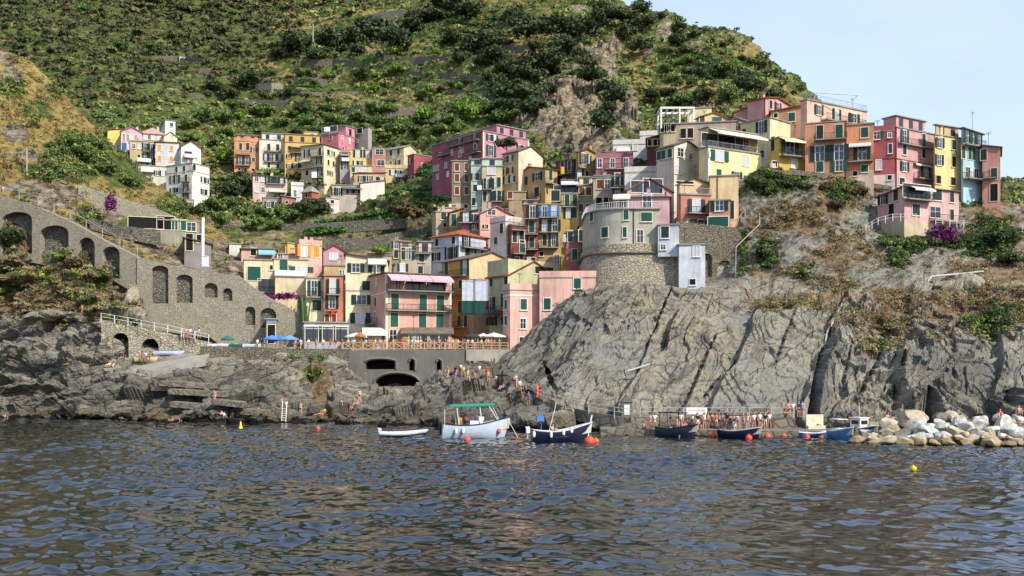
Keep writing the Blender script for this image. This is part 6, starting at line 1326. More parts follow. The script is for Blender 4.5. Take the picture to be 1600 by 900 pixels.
colA = pick(['3f482c','4a4f30','5f6038','505634','6e6a42','5e5638'], n_, None, nzz); colB = pick(['4c5e34','647a3c','7a8a46','5c6a3a','868f4e','7e7048','8f9454','5c7a3a','72603e'], n_, None, nzz)
colr = np.where(fo[:, None] > rng.random((n_, 1))*.9, colA, colB); rd = c_[:, 1]/400*(.45+1.5*rng.random(n_)**2.2)*1.3+.12
terr_flat = mk_['terr'].ravel()[ix]; rd = rd*(1-.35*np.clip(terr_flat, 0, 1))
scrub('hillside_scrub', c_, rd, colr*.95, 26, .7, .45, 5)
# dry tufts
n_ = 3500; c_, ix = sample(valley, n_, np.clip(mk_['dry']+.1, 0, 1)*sstep(200, 220, valley.Yd), 13); scrub('dry_hillside_growth', c_, c_[:, 1]/400*rng.uniform(.3, .7, n_), pick(['8a7240','75633a','9c8a52','5f5c30','6e4a30'], n_), 14, .6, .5, 6)
# near slope
n_ = 1700; c_, ix = sample(near, n_, np.clip(near_mask['green'], 0, 1)**1.5*(fbm(near.X/6, near.Yd/6, near.Z/5, 3, 97) > -.15)+.02, 14); scrub('green_slope_scrub', c_, rng.uniform(.4, 1.1, n_), pick(['5a6c34','6d7c3e','44542a','858a48','7a8440'], n_), 40, .8, .27, 7)
n_ = 4200; c_, ix = sample(near, n_, (1-np.clip(near_mask['green'], 0, 1))*(1-.75*np.clip(near_mask['rock'], 0, 1)), 15); scrub('dry_slope_grass', c_, rng.uniform(.2, .65, n_), pick(['a08452','8a6c44','b0945e','7d6040','857a48','6c5c40'], n_), 26, .8, .32, 8)
# shore banks
n_ = 750; c_, ix = sample(shore, n_, np.clip(shore_mask['dry'], 0, 1)**2*(shore.Z > 9)*(fbm(shore.X/4, shore.Yd/4, shore.Z/3, 3, 98) > .0)*(VH-(shore.Z-CH)*F/shore.Yd > 385), 16); scrub('dry_bank_growth', c_, rng.uniform(.25, .75, n_), pick(['9c8a64','85755a','ab9a6c','8e7858','80844e','777058'], n_), 34, .8, .27, 9)
n_ = 420; c_, ix = sample(shore, n_, np.clip(shore_mask['green'], 0, 1)**2*(shore.Z > 6), 17); scrub('green_bank_growth', c_, rng.uniform(.3, .8, n_), pick(['4d6228','7d8a34','3c4c22','8f9438'], n_), 36, .8, .28, 10)
# headland
ok = (head.Z > 9)*(head.Yd < 186)*(np.abs(head.UU-1085) > 78)*np.where((head.UU > 1362) & (head.UU < 1505) & (head.Yd > 163), 0, 1)
n_ = 4200; c_, ix = sample(head, n_, np.clip(head_mask['dry'], 0, 1)**1.3*ok*(.10+.90*(fbm(head.X/6, head.Yd/6, head.Z/4, 3, 95) > .02)), 18); scrub('dry_cliff_growth', c_, rng.uniform(.18, .6, n_), pick(['958258','7d6f50','a59464','8a6c4c','7c7a48','7a7058','b09c68','8a7c62'], n_, None, fbm(c_[:, 0]/7, c_[:, 1]/7, c_[:, 2]/6, 3, 96)*2), 34, .8, .26, 11)
n_ = 1700; c_, ix = sample(head, n_, np.clip(head_mask['green'], 0, 1)**2*ok+.004*ok*(head.Yd > 138), 19); scrub('green_cliff_growth', c_, rng.uniform(.3, .9, n_), pick(['334a20','44602a','5c7030','2a3b1c','6f7a34'], n_), 40, .85, .26, 12)
# ------------------------------------------------------------------ vine rows and hedges
def rows(name, lines, colr, step=.7, r0=.7, seed=1, sheets=('hillside',)):
    cc = []; rg = random.Random(seed)
    for pts in lines:
        for (u0, v0), (u1, v1) in zip(pts[:-1], pts[1:]):
            n_ = max(2, int(abs(u1-u0)/2.2))
            for i in range(n_):
                t = i/n_; p = hit(u0+(u1-u0)*t, v0+(v1-v0)*t, sheets)
                if p: cc.append((p.x+rg.uniform(-.3,.3), p.y+rg.uniform(-.3,.3), p.z+.5))
    cc = np.array(cc); return scrub(name, cc, np.full(len(cc), r0)*rng.uniform(.8, 1.3, len(cc)), pick(colr, len(cc)), 34, .9, .34, seed)
rows('vine_rows', [[(478,366),(540,358),(600,345),(665,322)],[(480,371),(545,363),(605,350),(650,338)],[(495,352),(560,344),(620,332)],[(592,312),(640,300),(700,296)],[(640,268),(705,276)],[(645,276),(705,282)],[(650,310),(704,308)],[(660,315),(704,314)],[(425,124),(500,128)],[(420,134),(505,138)],[(430,144),(520,147)]], ['3f6a2c','55803a','2f4d22'], seed=2, r0=.85)
rows('terrace_hedges', [[(700,35),(780,44)],[(690,48),(800,58)],[(760,30),(850,38)],[(560,32),(620,24)],[(1080,84),(1190,124)],[(1090,94),(1200,136)],[(1070,92),(1160,128)],[(560,190),(700,196)],[(460,208),(560,202)]], ['4c5c2a','5e6e34','3c4a22'], seed=3, r0=1.3)
def hill_wall(pts, hm, thick=.8):
    q = [hit(u, v, ('hillside',)) for u, v in pts]; q = [p for p in q if p]; m = MB()
    for a_, b_ in zip(q[:-1], q[1:]):
        if abs(a_.y-b_.y) > 40: continue
        m.add([(a_.x,a_.y-thick,a_.z-1.5),(b_.x,b_.y-thick,b_.z-1.5),(b_.x,b_.y+thick,b_.z-1.5),(a_.x,a_.y+thick,a_.z-1.5),(a_.x,a_.y-thick,a_.z+hm),(b_.x,b_.y-thick,b_.z+hm),(b_.x,b_.y+thick,b_.z+hm),(a_.x,a_.y+thick,a_.z+hm)], [(0,3,2,1),(4,5,6,7),(0,1,5,4),(1,2,6,5),(2,3,7,6),(3,0,4,7)])
    if m.v: tag(m.obj('stone_wall', M['stoneB'] if hm > 1.9 else M['stoneG']), 'pale dry stone terrace wall crossing the farmed middle of the mountain', 'wall', 'dry stone terrace walls on the mountain')
for pts, hm in (([(570,34),(600,28),(632,26)],3.2),([(400,143),(425,142),(442,143)],3.0),([(240,93),(290,92),(330,98)],1.4),([(330,128),(385,126),(400,130)],1.6),([(445,128),(480,126),(512,130)],1.4),([(440,150),(500,152),(560,150)],1.8),([(360,162),(400,163),(450,164)],1.5),([(690,62),(740,66),(790,64)],1.6),([(770,76),(830,80)],1.8),([(800,32),(840,36),(868,34)],1.5),([(640,118),(700,122),(760,128)],1.6),([(600,92),(650,96),(700,94)],1.5),([(700,146),(760,150)],1.5),([(300,112),(350,114)],1.3),([(1088,88),(1130,104),(1180,128)],1.3),([(1080,98),(1120,114),(1160,132)],1.3),([(540,46),(570,42)],1.6),([(480,100),(520,98),(560,102)],1.5),([(260,152),(320,154)],1.3),([(540,176),(600,178),(650,174)],1.6)): hill_wall(pts, hm)
# ------------------------------------------------------------------ trees
def tree_proto(name, label, kind, seed, H_=6.0, cols=('2c3a1e','3a4a26','222e18'), lobes=15, K=110, flat=.8, trunkh=.3, leaf=.06, ragged=.4):
    rg = np.random.default_rng(seed); rr = random.Random(seed); root = empty(name, (0,0,-50)); tag(root, label, 'tree', kind)
    R_ = H_*.5; m = MB(); top = (0,0,H_*(trunkh+.1)); m.bar((0,0,-.6),top, H_*.035, 7, 0, H_*.022); cen = []
    for i in range(lobes):
        a_ = 2*math.pi*i/lobes+rr.uniform(-.4,.4); d = R_*rr.uniform(.2,.9) if i else 0; z = H_*(trunkh+rr.uniform(.12,.42)*flat)+(0 if i else H_*.2*flat); c = (d*math.cos(a_), d*math.sin(a_), z); cen.append((c, R_*rr.choice([.2,.28,.36,.44,.5])*rr.uniform(.85,1.15)))
        m.bar(top, (c[0]*.8, c[1]*.8, c[2]), H_*.018, 5, 0, H_*.006)
    m.obj('trunk', flatmat('bark', '5b4c3a', .9, .95), root)
    C = []; Nn = []; S_ = []; T = []
    A = np.array([lin(c) for c in cols])
    for c, r_ in cen:
        d = rg.normal(size=(K, 3)); d /= np.linalg.norm(d, axis=1, keepdims=True); k = rg.uniform(ragged, 1.12, (K, 1)); C.append(np.array(c)+d*k*r_*np.array([1,1,.82])); Nn.append(d+rg.normal(size=d.shape)*.55); S_.append(H_*leaf*rg.uniform(.5,1.15,K)); T.append(A[rg.integers(0, len(cols), K)]*rg.uniform(.7,1.3,(K,1))*rr.uniform(.75,1.25))
    cm = quads_mesh('crown', np.concatenate(C), np.concatenate(Nn), np.concatenate(S_), np.clip(np.concatenate(T), .003, 1)); link('crown', cm, root); return root
PROT = {}
for kind, cols, nvar, kw in (('dark', ('3c4a28','4a5832','333f22','565e38'), 7, {}), ('green', ('566c34','6a7e3c','485c2c','7a8a46'), 3, {'trunkh':.22}), ('bright', ('6b8a30','7f9a3c','55722a'), 2, {'trunkh':.2}), ('brown', ('5a4a30','6d5a38','4a4a28'), 2, {'trunkh':.12}), ('pine', ('2c3f22','3d5030'), 2, {'flat':.5, 'trunkh':.6, 'lobes':7})):
    PROT[kind] = [tree_proto({'pine':'pine_tree','brown':'thorn_bush'}.get(kind, 'tree'), 'x', None, hash((kind, i)) % 1000 if False else (len(kind)*31+i*7), cols=cols, **kw) for i in range(nvar)]
used = set(); rt = random.Random(12)
def tree(kind, u, v, wpx, label, group=None, sheets=('hillside','near_slope','headland','shore_rocks'), name=None, Y=None):
    p = hit(u, v+wpx*.35, sheets) if Y is None else Vector(P(u, v+wpx*.4, Y))
    if p is None: return None
    pr = rt.choice(PROT[kind]); H_ = wpx/F*p.y; sc_ = H_/6.0*1.08
    o = dup(pr, (p.x, p.y, p.z-.05*H_), rt.uniform(0, 6.28), (sc_*rt.uniform(.8,1.25), sc_*rt.uniform(.8,1.25), sc_*rt.uniform(.75,1.2))); 
    tag(o, label, 'bush' if kind == 'brown' else 'tree', group)
    for k in ('group',):
        if not group and k in o: del o[k]
    return o
for u, v, w_ in ((460,72,52),(515,72,50),(545,62,46),(590,50,60),(615,70,50),(640,42,42),(560,78,30),(436,88,26),(500,88,34),(652,30,30)): tree('dark', u, v, w_, 'dark evergreen tree in the grove left of the hill path, above the stone-walled fields', 'dark oaks of the left grove')
for u, v, w_ in ((750,70,52),(772,88,50),(700,10,42),(730,16,46),(682,22,38),(722,92,28),(702,62,36),(820,52,46),(838,76,30),(800,30,30)): tree('dark', u, v, w_, 'dark evergreen tree on the farmed terraces in the upper middle of the hill', 'dark oaks of the middle terraces')
for u, v, w_ in ((870,45,52),(902,50,42),(850,102,60),(882,76,42),(800,112,48),(826,126,50),(808,150,58),(780,142,36),(832,168,50),(792,172,36),(860,140,30)): tree('dark', u, v, w_, 'dark evergreen tree crowding the left side of the pale crag', 'dark oaks beside the crag')
for u, v, w_ in ((925,122,42),(946,136,42),(962,152,40),(940,196,42),(918,100,34),(955,170,30),(905,86,30)): tree('dark', u, v, w_, 'dark evergreen tree growing in the gully between the pale rock faces', 'dark oaks in the crag gully')
for u, v, w_ in ((1005,38,38),(985,28,28),(960,22,40),(940,12,30),(932,34,32),(980,56,32),(1000,76,32)): tree('dark', u, v, w_, 'dark evergreen tree just below the top of the ridge', 'dark oaks under the ridge top')
tree('dark', 1001, 14, 28, 'single round dark tree standing out against the sky on top of the ridge')
for u, v, w_ in ((1032,26,18),(1060,44,22),(1086,54,18),(1112,66,12),(1131,72,13),(1160,92,12),(1180,104,12),(1200,116,12),(1222,132,10),(1240,146,10)): tree('dark', u, v, w_, 'small dark tree on the skyline of the descending ridge', 'small trees along the ridge')
for u, v, w_ in ((1056,68,28),(1071,78,20),(1126,112,30),(1160,134,30),(1080,128,22),(1040,110,26),(1100,152,36),(1060,160,34),(1140,150,34),(1180,140,28),(1020,150,30),(1210,150,26)): tree('green' if rt.random() < .5 else 'dark', u, v, w_, 'bushy tree on the open slope behind the headland houses', 'trees on the slope behind the headland')
for u, v, w_ in ((392,128,38),(376,132,24),(405,118,22),(360,150,24)): tree('dark', u, v, w_, 'dark tree beside the small pale hut on the left fields', 'dark trees by the hut')
for u, v, w_ in ((320,182,30),(345,186,30),(300,192,26),(370,166,28),(355,206,26),(335,222,24),(410,175,26),(440,190,24),(300,215,22),(395,195,22)): tree('green', u, v, w_, 'green leafy tree on the slope between the far left and upper houses', 'green trees behind the left houses')
for u, v, w_ in ((380,175,22),(345,245,30),(372,180,18),(660,184,34),(730,176,38)): tree('bright', u, v, w_, 'bright yellow-green tree behind the upper houses', 'bright trees behind the houses')
for u, v, w_ in ((620,202,28),(650,206,28),(690,202,28),(640,226,22),(600,214,26),(702,188,34),(742,168,40),(720,166,30),(762,172,30),(782,182,38),(560,185,26),(590,190,26),(660,150,26),(610,170,26),(520,186,24),(480,192,22)): tree('green', u, v, w_, 'green tree on the wooded slope above the crimson block', 'green trees above the crimson block')
tree('dark', 792, 224, 30, 'dark leafy tree growing in front of the crimson block', Y=222)
for u, v, w_ in ((335,326,38),(322,318,30),(345,346,30),(380,330,30),(410,336,30),(395,352,30),(430,350,26),(455,338,30),(355,318,28),(440,330,26)): tree('green', u, v, w_, 'green bushy tree on the bank below the upper houses', 'green trees below the upper houses')
for u, v, w_ in ((362,300,38),(376,288,32),(312,330,26),(490,322,28),(474,330,34),(505,328,24)): tree('dark', u, v, w_, 'dark green tree at the foot of the pale pink and red cube houses', 'dark trees below the upper houses')
for u, v, w_, lb in ((640,328,50,'large brownish thorny bush hanging over the dry stone walls in the middle'),(618,322,30,'smaller brown bush left of the large thorny one'),(126,380,22,'round rusty brown bush in front of the shallow arches'),(120,410,30,'grey-brown bush below the rusty round one')): tree('brown', u, v, w_, lb)
tree('dark', 1195, 398, 30, 'round dark shrub alone against the headland cliff'); tree('dark', 1252, 428, 18, 'small dark shrub beside the white blocks on the ledge')
tree('dark', 1556, 372, 46, 'big dark bush right of the garden, near the edge of the picture'); tree('dark', 1580, 405, 34, 'dark bush at the right edge of the cliff top')
for u, v, w_ in ((1385,380,22),(1410,382,20),(1438,380,20),(1490,376,20),(1508,376,18)): tree('green', u, v, w_, 'green shrub in the walled garden below the pink garden house', 'garden shrubs')
for u, v, w_ in ((1180,290,26),(1205,288,28),(1232,288,26),(1255,292,22)): tree('dark', u, v, w_, 'dark green shrub covering the wall top below the golden house', 'shrubs below the golden house')
for u, v, w_ in ((1290,290,26),(1320,296,28),(1345,300,24),(1305,320,24)): tree('brown', u, v, w_, 'brown and green bush sprawling below the orange tenement', 'bushes below the tenement')
tree('bright', 595, 388, 26, 'yellow-green vine bush over the pillared roof pergola', Y=185)
tree('bright', 97, 398, 24, 'yellow-green broad bush on the bank under the arches'); tree('bright', 30, 432, 22, 'yellow-green bush at the far left of the bank')
for u, v, w_ in ((130,240,34),(165,262,30),(110,225,28),(195,280,24),(150,225,24),(98,232,20)): tree('green', u, v, w_, 'low green bush in the dense patch on the near left slope', 'bushes on the near slope')
for u, v, w_ in ((485,560,12),(492,575,12),(480,585,12),(462,562,9),(500,566,10)): tree('green', u, v, w_, 'green bush hanging on the rough harbour wall', 'bushes on the harbour wall', ('shore_rocks',), Y=154.8)
rz_ = random.Random(31); cnt = 0
while cnt < 95:
    zone = rz_.random()
    if zone < .6: u, v = rz_.uniform(420, 850), rz_.uniform(60, 205)
    elif zone < .8: u, v = rz_.uniform(1030, 1200), rz_.uniform(90, 150)
    else: u, v = rz_.uniform(100, 420), rz_.uniform(10, 150)
    q_ = rz_.random(); kd = 'green' if q_ < .5 else ('dark' if q_ < .8 else 'bright')
    lb = {0: 'scattered small tree on the terraced middle slope above the village', 1: 'scattered small tree on the upper right slope below the ridge', 2: 'scattered small tree on the wooded upper left mountainside'}[0 if zone < .6 else (1 if zone < .8 else 2)]
    if tree(kd, u, v, rz_.uniform(12, 26), lb, lb.replace('scattered small tree', 'small trees')): cnt += 1
for k in PROT.values():
    for r_ in k:
        for c in list(r_.children): bpy.data.objects.remove(c)
        bpy.data.objects.remove(r_)
# bougainvillea
def bloom(u, v, w_, h_, Y, label):
    rg = np.random.default_rng(int(u)); n_ = 950; c = np.stack([rg.normal(size=n_)*.42, rg.normal(size=n_)*.3, rg.normal(size=n_)*.42], 1); c[:, 2] -= .35*np.abs(c[:, 0]); W_ = w_/F*Y/2; Hh = h_/F*Y/2
    c = c*np.array([W_*.9, .6, Hh*.9]); o = link('bougainvillea', quads_mesh('bloom', c, rg.normal(size=(n_, 3)), np.full(n_, .24), np.array([lin(rg.choice(['8a2a78','a83c92','6d2560','4a5a2a'])) for _ in range(n_)])), None, P(u, v, Y)); tag(o, label, 'flowering shrub')
bloom(1472, 364, 60, 30, 161.5, 'magenta bougainvillea spilling over the garden wall of the pink garden house'); bloom(173, 316, 20, 26, 181, 'dark purple bougainvillea on the terrace wall at the left'); bloom(445, 462, 60, 10, 172.5, 'dark red creeper along the top of the ramp wall')
# agaves and cactus
def agave(u, v, w_, label, group=None, Y=None, col='6f8578'):
    p = hit(u, v) if Y is None else Vector(P(u, v, Y))
    if p is None: return
    m = MB(); R_ = w_/F*p.y/2; ra = random.Random(int(u*7+v))
    for i in range(16):
        a_ = i*2.4; el = .25+.9*(i/16); L_ = R_*ra.uniform(.8,1.15); d = Vector((math.cos(a_)*math.cos(el), math.sin(a_)*math.cos(el), math.sin(el))); s_ = Vector((-math.sin(a_), math.cos(a_), 0))*R_*.11
        mid = d*L_*.5; tip = d*L_+Vector((0,0,-.12*L_)); up = Vector((0,0,R_*.04)); m.add([s_*.7, -s_*.7, mid+s_, mid-s_, tip, mid-up*2], [(0,1,3,2),(2,3,4),(1,0,5),(0,2,5),(3,1,5),(2,4,5),(4,3,5)])
    o = m.obj('agave', flatmat('agave_leaf', col, .8, .6), None, p+Vector((0,0,.1))); tag(o, label, 'agave', group)
for u, v, w_ in ((12,368,26),(34,372,26),(22,378,22)): agave(u, v, w_, 'large blue-grey agave under the first shallow arch at far left', 'agaves under the arches')
for u, v, w_ in ((128,447,16),(120,452,14)): agave(u, v, w_, 'grey agave on the bank above the pale outcrop', 'agaves on the bank')
agave(185, 484, 16, 'dark agave beside the pale standing rock'); agave(228, 480, 14, 'blue agave at the foot of the long ramp wall'); agave(157, 412, 12, 'small green agave below the third arch')
for u, v, w_ in ((1308,352,16),(1322,350,16),(1316,362,14)): agave(u, v, w_, 'pale agave in the clump hanging on the headland cliff', 'agaves on the headland cliff', col='8d9a8c')
for u, v, w_ in ((1460,452,14),(1505,446,14)): agave(u, v, w_, 'dark agave on the grey rocks below the bent pipe', 'agaves below the bent pipe')
cr = empty('cactus', P(477, 502, 170.5)); tag(cr, 'tall green columnar cactus beside the ramp wall and the cream house', 'cactus'); rc = random.Random(3)
for i in range(9):
    m = MB(); x = rc.uniform(-1.1,1.1); y = rc.uniform(-.4,.4); h_ = rc.uniform(2.4,5.0); lean = x*.25; m.bar((x*.5,y,-.5),(x+lean,y,h_), .17, 7, 0, .12); m.obj('stem', flatmat('cactus_skin', '55703a', .8, .7), cr)
# small buildings on the mountain
hp = hit(290, 92); 
H("tiny pale hut among the left hill fields", 'c8c4b8', 280,280,298, 88,94, None, 'flatC', "", Y=hit(289,94).y-1, chim=0, name='hut', cat='hut', below=2)
# ================================================================== people
def skinned(name, verts, edges, radii, mat, sub=1):
    me = bpy.data.meshes.new(name); me.from_pydata(verts, edges, []); o = bpy.data.objects.new(name, me); COL.objects.link(o)
    md = o.modifiers.new('s', 'SKIN'); 
    for i, r_ in enumerate(radii): me.skin_vertices[0].data[i].radius = (r_, r_)
    me.skin_vertices[0].data[0].use_root = True
    if sub: o.modifiers.new('b', 'SUBSURF').levels = sub
    d = bpy.context.evaluated_depsgraph_get(); ev = o.evaluated_get(d); out = bpy.data.meshes.new_from_object(ev); out.name = name; bpy.data.objects.remove(o)
    out.materials.clear(); out.materials.append(mat); out.polygons.foreach_set("use_smooth", [True]*len(out.polygons)); return out
SKIN = [flatmat('skin_a', 'bd8f74', .95, .6), flatmat('skin_b', 'a67a5e', .95, .6), flatmat('skin_c', 'cfa78e', .95, .6)]
POSES = {}
def figure(pose):
    """joints in metres, facing -Y; hips first"""
    if pose == 'stand': hip=(0,0,.92); ch=(0,-.01,1.28); nk=(0,-.01,1.46); hd=(0,-.03,1.60); kn=[(.11,-.03,.5),(-.12,.0,.5)]; ft=[(.13,.02,.06),(-.14,.03,.06)]; to=[(.15,-.14,.03),(-.17,-.13,.03)]; el=[(.27,.02,1.12),(-.27,.02,1.12)]; hn=[(.29,-.06,.86),(-.3,-.05,.86)]
    elif pose == 'walk': hip=(0,0,.9); ch=(0,-.05,1.26); nk=(0,-.07,1.44); hd=(0,-.1,1.58); kn=[(.1,-.2,.52),(-.1,.06,.48)]; ft=[(.11,-.26,.08),(-.11,.3,.12)]; to=[(.12,-.42,.04),(-.12,.2,.03)]; el=[(.26,.12,1.12),(-.26,-.12,1.12)]; hn=[(.27,.08,.88),(-.25,-.32,.98)]
    elif pose == 'sit': hip=(0,0,.12); ch=(0,.1,.46); nk=(0,.08,.64); hd=(0,.03,.78); kn=[(.14,-.36,.46),(-.16,-.38,.44)]; ft=[(.14,-.56,.08),(-.16,-.6,.08)]; to=[(.15,-.72,.04),(-.18,-.74,.04)]; el=[(.27,.14,.34),(-.27,-.08,.38)]; hn=[(.3,.3,.1),(-.2,-.28,.46)]
    elif pose == 'lie': hip=(0,0,.12); ch=(.0,.38,.2); nk=(0,.56,.26); hd=(0,.7,.34); kn=[(.1,-.42,.22),(-.12,-.4,.1)]; ft=[(.1,-.82,.07),(-.13,-.84,.07)]; to=[(.1,-.9,.14),(-.14,-.92,.14)]; el=[(.26,.4,.06),(-.28,.5,.1)]; hn=[(.24,.16,.06),(-.2,.7,.1)]
    else: hip=(0,0,.92); ch=(0,-.01,1.28); nk=(0,-.01,1.46); hd=(0,-.03,1.60); kn=[(.1,-.03,.5),(-.15,.0,.5)]; ft=[(.11,.02,.06),(-.2,.03,.06)]; to=[(.12,-.14,.03),(-.24,-.13,.03)]; el=[(.32,-.12,1.3),(-.28,.04,1.12)]; hn=[(.2,-.3,1.45),(-.16,-.08,.98)]
    V3 = Vector; hip=V3(hip); ch=V3(ch); nk=V3(nk); hd=V3(hd); ax = (ch-hip).normalized()
    vs=[hip, (hip+ch)/2, ch, nk, hd, hd+(hd-nk).normalized()*.12]; R_=[.13,.125,.15,.06,.095,.075]; ed=[(0,1),(1,2),(2,3),(3,4),(4,5)]
    for s_, k, f, t, e, h_ in ((1,kn[0],ft[0],to[0],el[0],hn[0]),(-1,kn[1],ft[1],to[1],el[1],hn[1])):
        i=len(vs); vs+=[hip+V3((.09*s_,0,-.03)), V3(k), V3(f), V3(t)]; R_+=[.095,.062,.042,.032]; ed+=[(0,i),(i,i+1),(i+1,i+2),(i+2,i+3)]
        i=len(vs); sh_=ch+ax*.1+V3((.17*s_,0,0)); vs+=[sh_, V3(e), V3(h_), V3(h_)+(V3(h_)-V3(e)).normalized()*.12]; R_+=[.055,.042,.03,.03]; ed+=[(2,i),(i,i+1),(i+1,i+2),(i+2,i+3)]
    body=skinned('body', [tuple(p) for p in vs], ed, R_, SKIN[0])
    hair=skinned('hair', [tuple(hd+V3((0,.03,.02))), tuple(hd+V3((0,.03,.09))), tuple(hd+V3((0,.06,-.04)))], [(0,1),(0,2)], [.1,.085,.07], M['iron'])
    shirt=skinned('shirt', [tuple(hip+ax*.05), tuple((hip+ch)/2), tuple(ch+ax*.05), tuple(nk-ax*.05)]+[tuple(ch+ax*.1+V3((.17*s_,0,0))) for s_ in (1,-1)]+[tuple((ch+ax*.1+V3((.17*s_,0,0))).lerp(V3(e), .55)) for s_, e in ((1,el[0]),(-1,el[1]))], [(0,1),(1,2),(2,3),(2,4),(2,5),(4,6),(5,7)], [.15,.15,.175,.08,.08,.08,.065,.065], M['white'])
    sv=[tuple(hip+ax*.06), tuple(hip)]; se=[(0,1)]; sr=[.145,.15]
    for s_, k in ((1,kn[0]),(-1,kn[1])):
        i=len(sv); a_=hip+V3((.09*s_,0,-.03)); sv+=[tuple(a_), tuple(a_.lerp(V3(k), .5))]; sr+=[.115,.1]; se+=[(1,i),(i,i+1)]
    shorts=skinned('shorts', sv, se, sr, M['iron'])
    POSES[pose]=dict(body=body, hair=hair, shirt=shirt, shorts=shorts)
for p_ in ('stand','walk','sit','lie','pose'): figure(p_)
CL = {'white':'e8e6e0','red':'c03a2c','blue':'3f66a0','light blue':'9fc0dc','black':'1e1e22','yellow':'dcc040','pink':'dc8a98','orange':'dd7038','green':'4c8a50','grey':'8c8c8c','navy':'26304c','beige':'c8b898'}
HAIR = ['2a1f18','4a3424','1a1614','8a6a40']
rp_ = random.Random(77)
def person(pose, loc, rz, shirt, shorts, label, group=None, sc_=1.0):
    root = empty('person', loc, rz); root.scale = (sc_,)*3; tag(root, label, 'person', group)
    P_ = POSES[pose]
    def part(nm, col=None, mat=None):
        o = link(nm, P_[nm], root); o.material_slots[0].link = 'OBJECT'; o.material_slots[0].material = mat or flatmat('cloth_'+col, col, .9, .9)
    part('body', mat=rp_.choice(SKIN)); part('hair', rp_.choice(HAIR)); 
    if shirt: part('shirt', CL[shirt])
    part('shorts', CL[shorts]); return root
def desc(pose, shirt, shorts):
    a_ = {'stand':'standing','walk':'walking','sit':'sitting','lie':'lying','pose':'arm raised'}[pose]
    return a_, (('%s top, %s shorts' % (shirt, shorts)) if shirt else '%s swimwear' % shorts)
def crowd(lst, where, group, z=None, Y=None, sheets=('shore_rocks','headland'), face=None):
    for it in lst:
        u, v, pose, shirt, shorts = it[:5]
        if Y is not None: yy = Y if not callable(Y) else Y(u); loc = ((u-800)/F*yy, yy, z)
        else:
            p = hit(u, v, sheets)
            if p is None: continue
            loc = (p.x, p.y+.1, p.z-.03)
        rz = rp_.uniform(-.9, .9) if face is None else face+rp_.uniform(-.5, .5)
        a_, b_ = desc(pose, shirt, shorts); person(pose, loc, rz, shirt, shorts, 'person %s %s, %s' % (a_, where, b_), group)
N0 = None
crowd([(440,640,'stand',N0,'black'),(447,645,'stand','white','red'),(470,648,'pose',N0,'navy'),(533,643,'stand',N0,'orange'),(404,645,'sit',N0,'red')], 'on the rocks near the white ladder', 'bathers near the ladder')
crowd([(500,648,'lie',N0,'orange'),(506,646,'sit','yellow','orange'),(512,646,'sit',N0,'red')], 'in the sunbathing group right of the ladder', 'bathers right of the ladder')
crowd([(552,640,'sit',N0,'blue'),(557,634,'sit',N0,'red'),(562,627,'stand',N0,'black')], 'on the rocks left of the big dark arch', 'bathers by the arch')
crowd([(345,650,'sit',N0,'black'),(350,652,'sit','white','blue'),(363,652,'sit',N0,'red'),(335,628,'stand','pink','pink'),(363,628,'lie',N0,'green'),(308,610,'sit','pink','navy')], 'on the stepped ledges of the left shore', 'bathers on the stepped ledges')
crowd([(268,660,'sit',N0,'red'),(281,660,'sit',N0,'blue')], "at the water's edge on the left shore", 'bathers at the waterline'); crowd([(8,655,'sit',N0,'black')], 'at the far left waterline', 'bathers at the waterline')
crowd([(104,570,'lie','red','white'),(142,571,'sit','red','red'),(170,573,'sit','white','beige'),(176,574,'sit','white','pink'),(257,580,'sit',N0,'black')], 'in front of the low vaulted wall', 'bathers at the vaulted wall')
crowd([(222,0,'stand',N0,'red'),(228,0,'stand','white','black'),(234,0,'stand','orange','navy')], 'at the mouth of the right vault', 'people at the vault', zat(566,157.2), 157.2)
crowd([(38,486,'stand','red','navy'),(113,492,'walk','white','white'),(128,492,'walk','yellow','black')], 'on the pale path across the left bank', 'walkers on the left bank')
crowd([(5,0,'walk','white','blue')], 'on the descending path above the shallow arches', None, zat(305,180), 180)
crowd([(712,590,'walk','black','black'),(720,586,'stand','white','navy'),(724,590,'walk','yellow','green'),(731,596,'walk',N0,'red'),(742,600,'stand',N0,'blue'),(749,588,'stand','white','grey'),(760,590,'walk','red','black'),(763,598,'stand',N0,'navy'),(775,604,'walk','white','black'),(786,608,'sit','pink','red'),(806,604,'walk','beige','black'),(812,614,'walk','white','navy'),(817,626,'stand','black','black'),(826,634,'stand','blue','navy'),(700,590,'walk','orange','blue')], 'on the dark rocks below the piazza', 'people going down the rocks')
cols_ = list(CL)
lst = []
for i, u in enumerate((1064,1070,1082,1090,1093,1101,1106,1112,1119,1124,1129,1136,1141,1147,1153,1161,1168,1178,1187,1191,1196,1202)): lst.append((u, 0, rp_.choice(['stand','walk','stand','pose','sit']), rp_.choice([None, None, 'white', 'light blue', 'white', 'pink', 'black', 'blue']), rp_.choice(['red','black','navy','blue','white'])))
crowd(lst, 'on the crowded quay behind the boats', 'people on the quay', .62, lambda u: 106.6+((u*7) % 5)*.55)
crowd([(1016,0,'stand','pink','pink'),(1023,0,'stand','white','white'),(1006,0,'sit','grey','blue')], 'on the quay left of the dark motorboat', 'people on the left quay', .62, 106.8)
crowd([(1227,0,'sit','red','blue'),(1232,0,'walk',N0,'red'),(1239,0,'walk','white','beige'),(1248,0,'stand','navy','black'),(1254,0,'stand','light blue','grey'),(1199,0,'sit','red','red')], 'on the upper walkway near the cream bench', 'people on the upper walkway', 1.78, 109.6)
crowd([(1388,0,'sit','pink','pink')], 'on top of the left boulders', None, 1.75, 99.5); crowd([(1563,0,'sit','red','red')], 'among the pale boulders', None, 2.1, 99); crowd([(1592,0,'stand','pink','black')], 'behind the last boulders at the right edge', None, 1.6, 100)
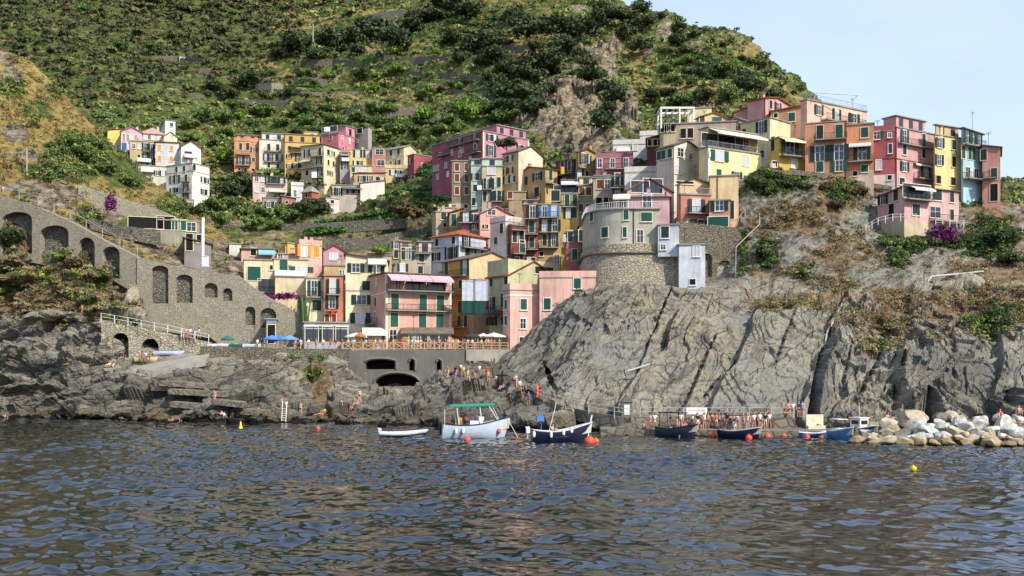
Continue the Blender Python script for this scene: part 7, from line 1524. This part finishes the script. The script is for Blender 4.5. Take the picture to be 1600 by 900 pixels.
lst = []
for i in range(46):
    u = 545+i*5.2+rp_.uniform(-2, 2)
    lst.append((u, 0, rp_.choice(['stand','walk','stand','pose']), rp_.choice(['white','white','light blue','red','black','pink','orange','beige',None,'green','yellow']), rp_.choice(['black','navy','white','blue','red'])))
crowd(lst, 'behind the wooden railing of the piazza', 'people along the piazza railing', PZ, lambda u: 158.7+((int(u)*13) % 7)*.35)
lst = [(u, 0, rp_.choice(['stand','walk']), rp_.choice(['white','blue','red','black',None,'pink']), rp_.choice(['black','navy','white','red'])) for u in (385,402,410,414,432,446,461,470,482,494,505,516,526,535)]
crowd(lst, 'on the harbour terrace in front of the pavilion', 'people on the harbour terrace', PZ, lambda u: 158.9+((int(u)*5) % 3)*.5)
crowd([(u, 0, 'walk', rp_.choice(['blue','white','pink','black']), 'navy') for u in (285,291,297,303,311)], 'on the railed walk above the dark vaults', 'walkers above the vaults', zat(529,160.3), 160.3)
# people aboard
def aboard(bt, x, y, z, pose, shirt, shorts, label):
    w2 = bt.matrix_basis @ Vector((x, y, z)); person(pose, w2, rp_.uniform(-1, 1), shirt, shorts, label)
aboard(b1, -1.4, -.2, .62, 'stand', 'yellow', 'beige', 'person in yellow standing under the green canopy'); aboard(b1, -.8, .3, .7, 'stand', 'red', 'black', 'person in red standing behind the console of the canopy boat')
aboard(b2, -.6, 0, .75, 'sit', None, 'black', 'bare-chested person sitting in the navy wooden boat'); aboard(b4, -.8, .2, .3, 'stand', 'light blue', 'navy', 'person in light blue under the dark canopy at the dock'); aboard(b4, .3, -.2, .3, 'stand', None, 'blue', 'bare-chested person at the front of the slate motorboat')
aboard(b5, -1.1, .2, .25, 'stand', 'blue', 'grey', 'person in blue under the thin canopy of the right dock boat'); aboard(b5, -.3, -.2, .25, 'stand', 'white', 'navy', 'person in white under the thin canopy of the right dock boat')
# swimmers: head and shoulders above water
for u, v, lb in ((555,674,'swimmer whose head shows near the dark arch rocks'),(965,680,'swimmer beside the left end of the quay'),(512,668,'swimmer close to the left rocks'),(1061,684,'swimmer between the slate boat and the next buoy')):
    Y = CH*F/(v-VH); person('stand', ((u-800)/F*Y, Y, -1.42), rp_.uniform(-1, 1), None, 'red', lb)
# upright red-orange object of unclear kind, drawn as a kayak
kp = hit(840, 624); m, gun = hull_mb(1.7, .5, .2, .3, .2, keel=.1); o = m.obj('kayak', flatmat('kayak_plastic', 'e0452c', 1, .5), None, (kp.x, kp.y-.2, kp.z+.78)); o.rotation_euler = (0, math.radians(-84), .3); tag(o, 'bright red-orange kayak-shaped object upright beside the ramp', 'kayak')
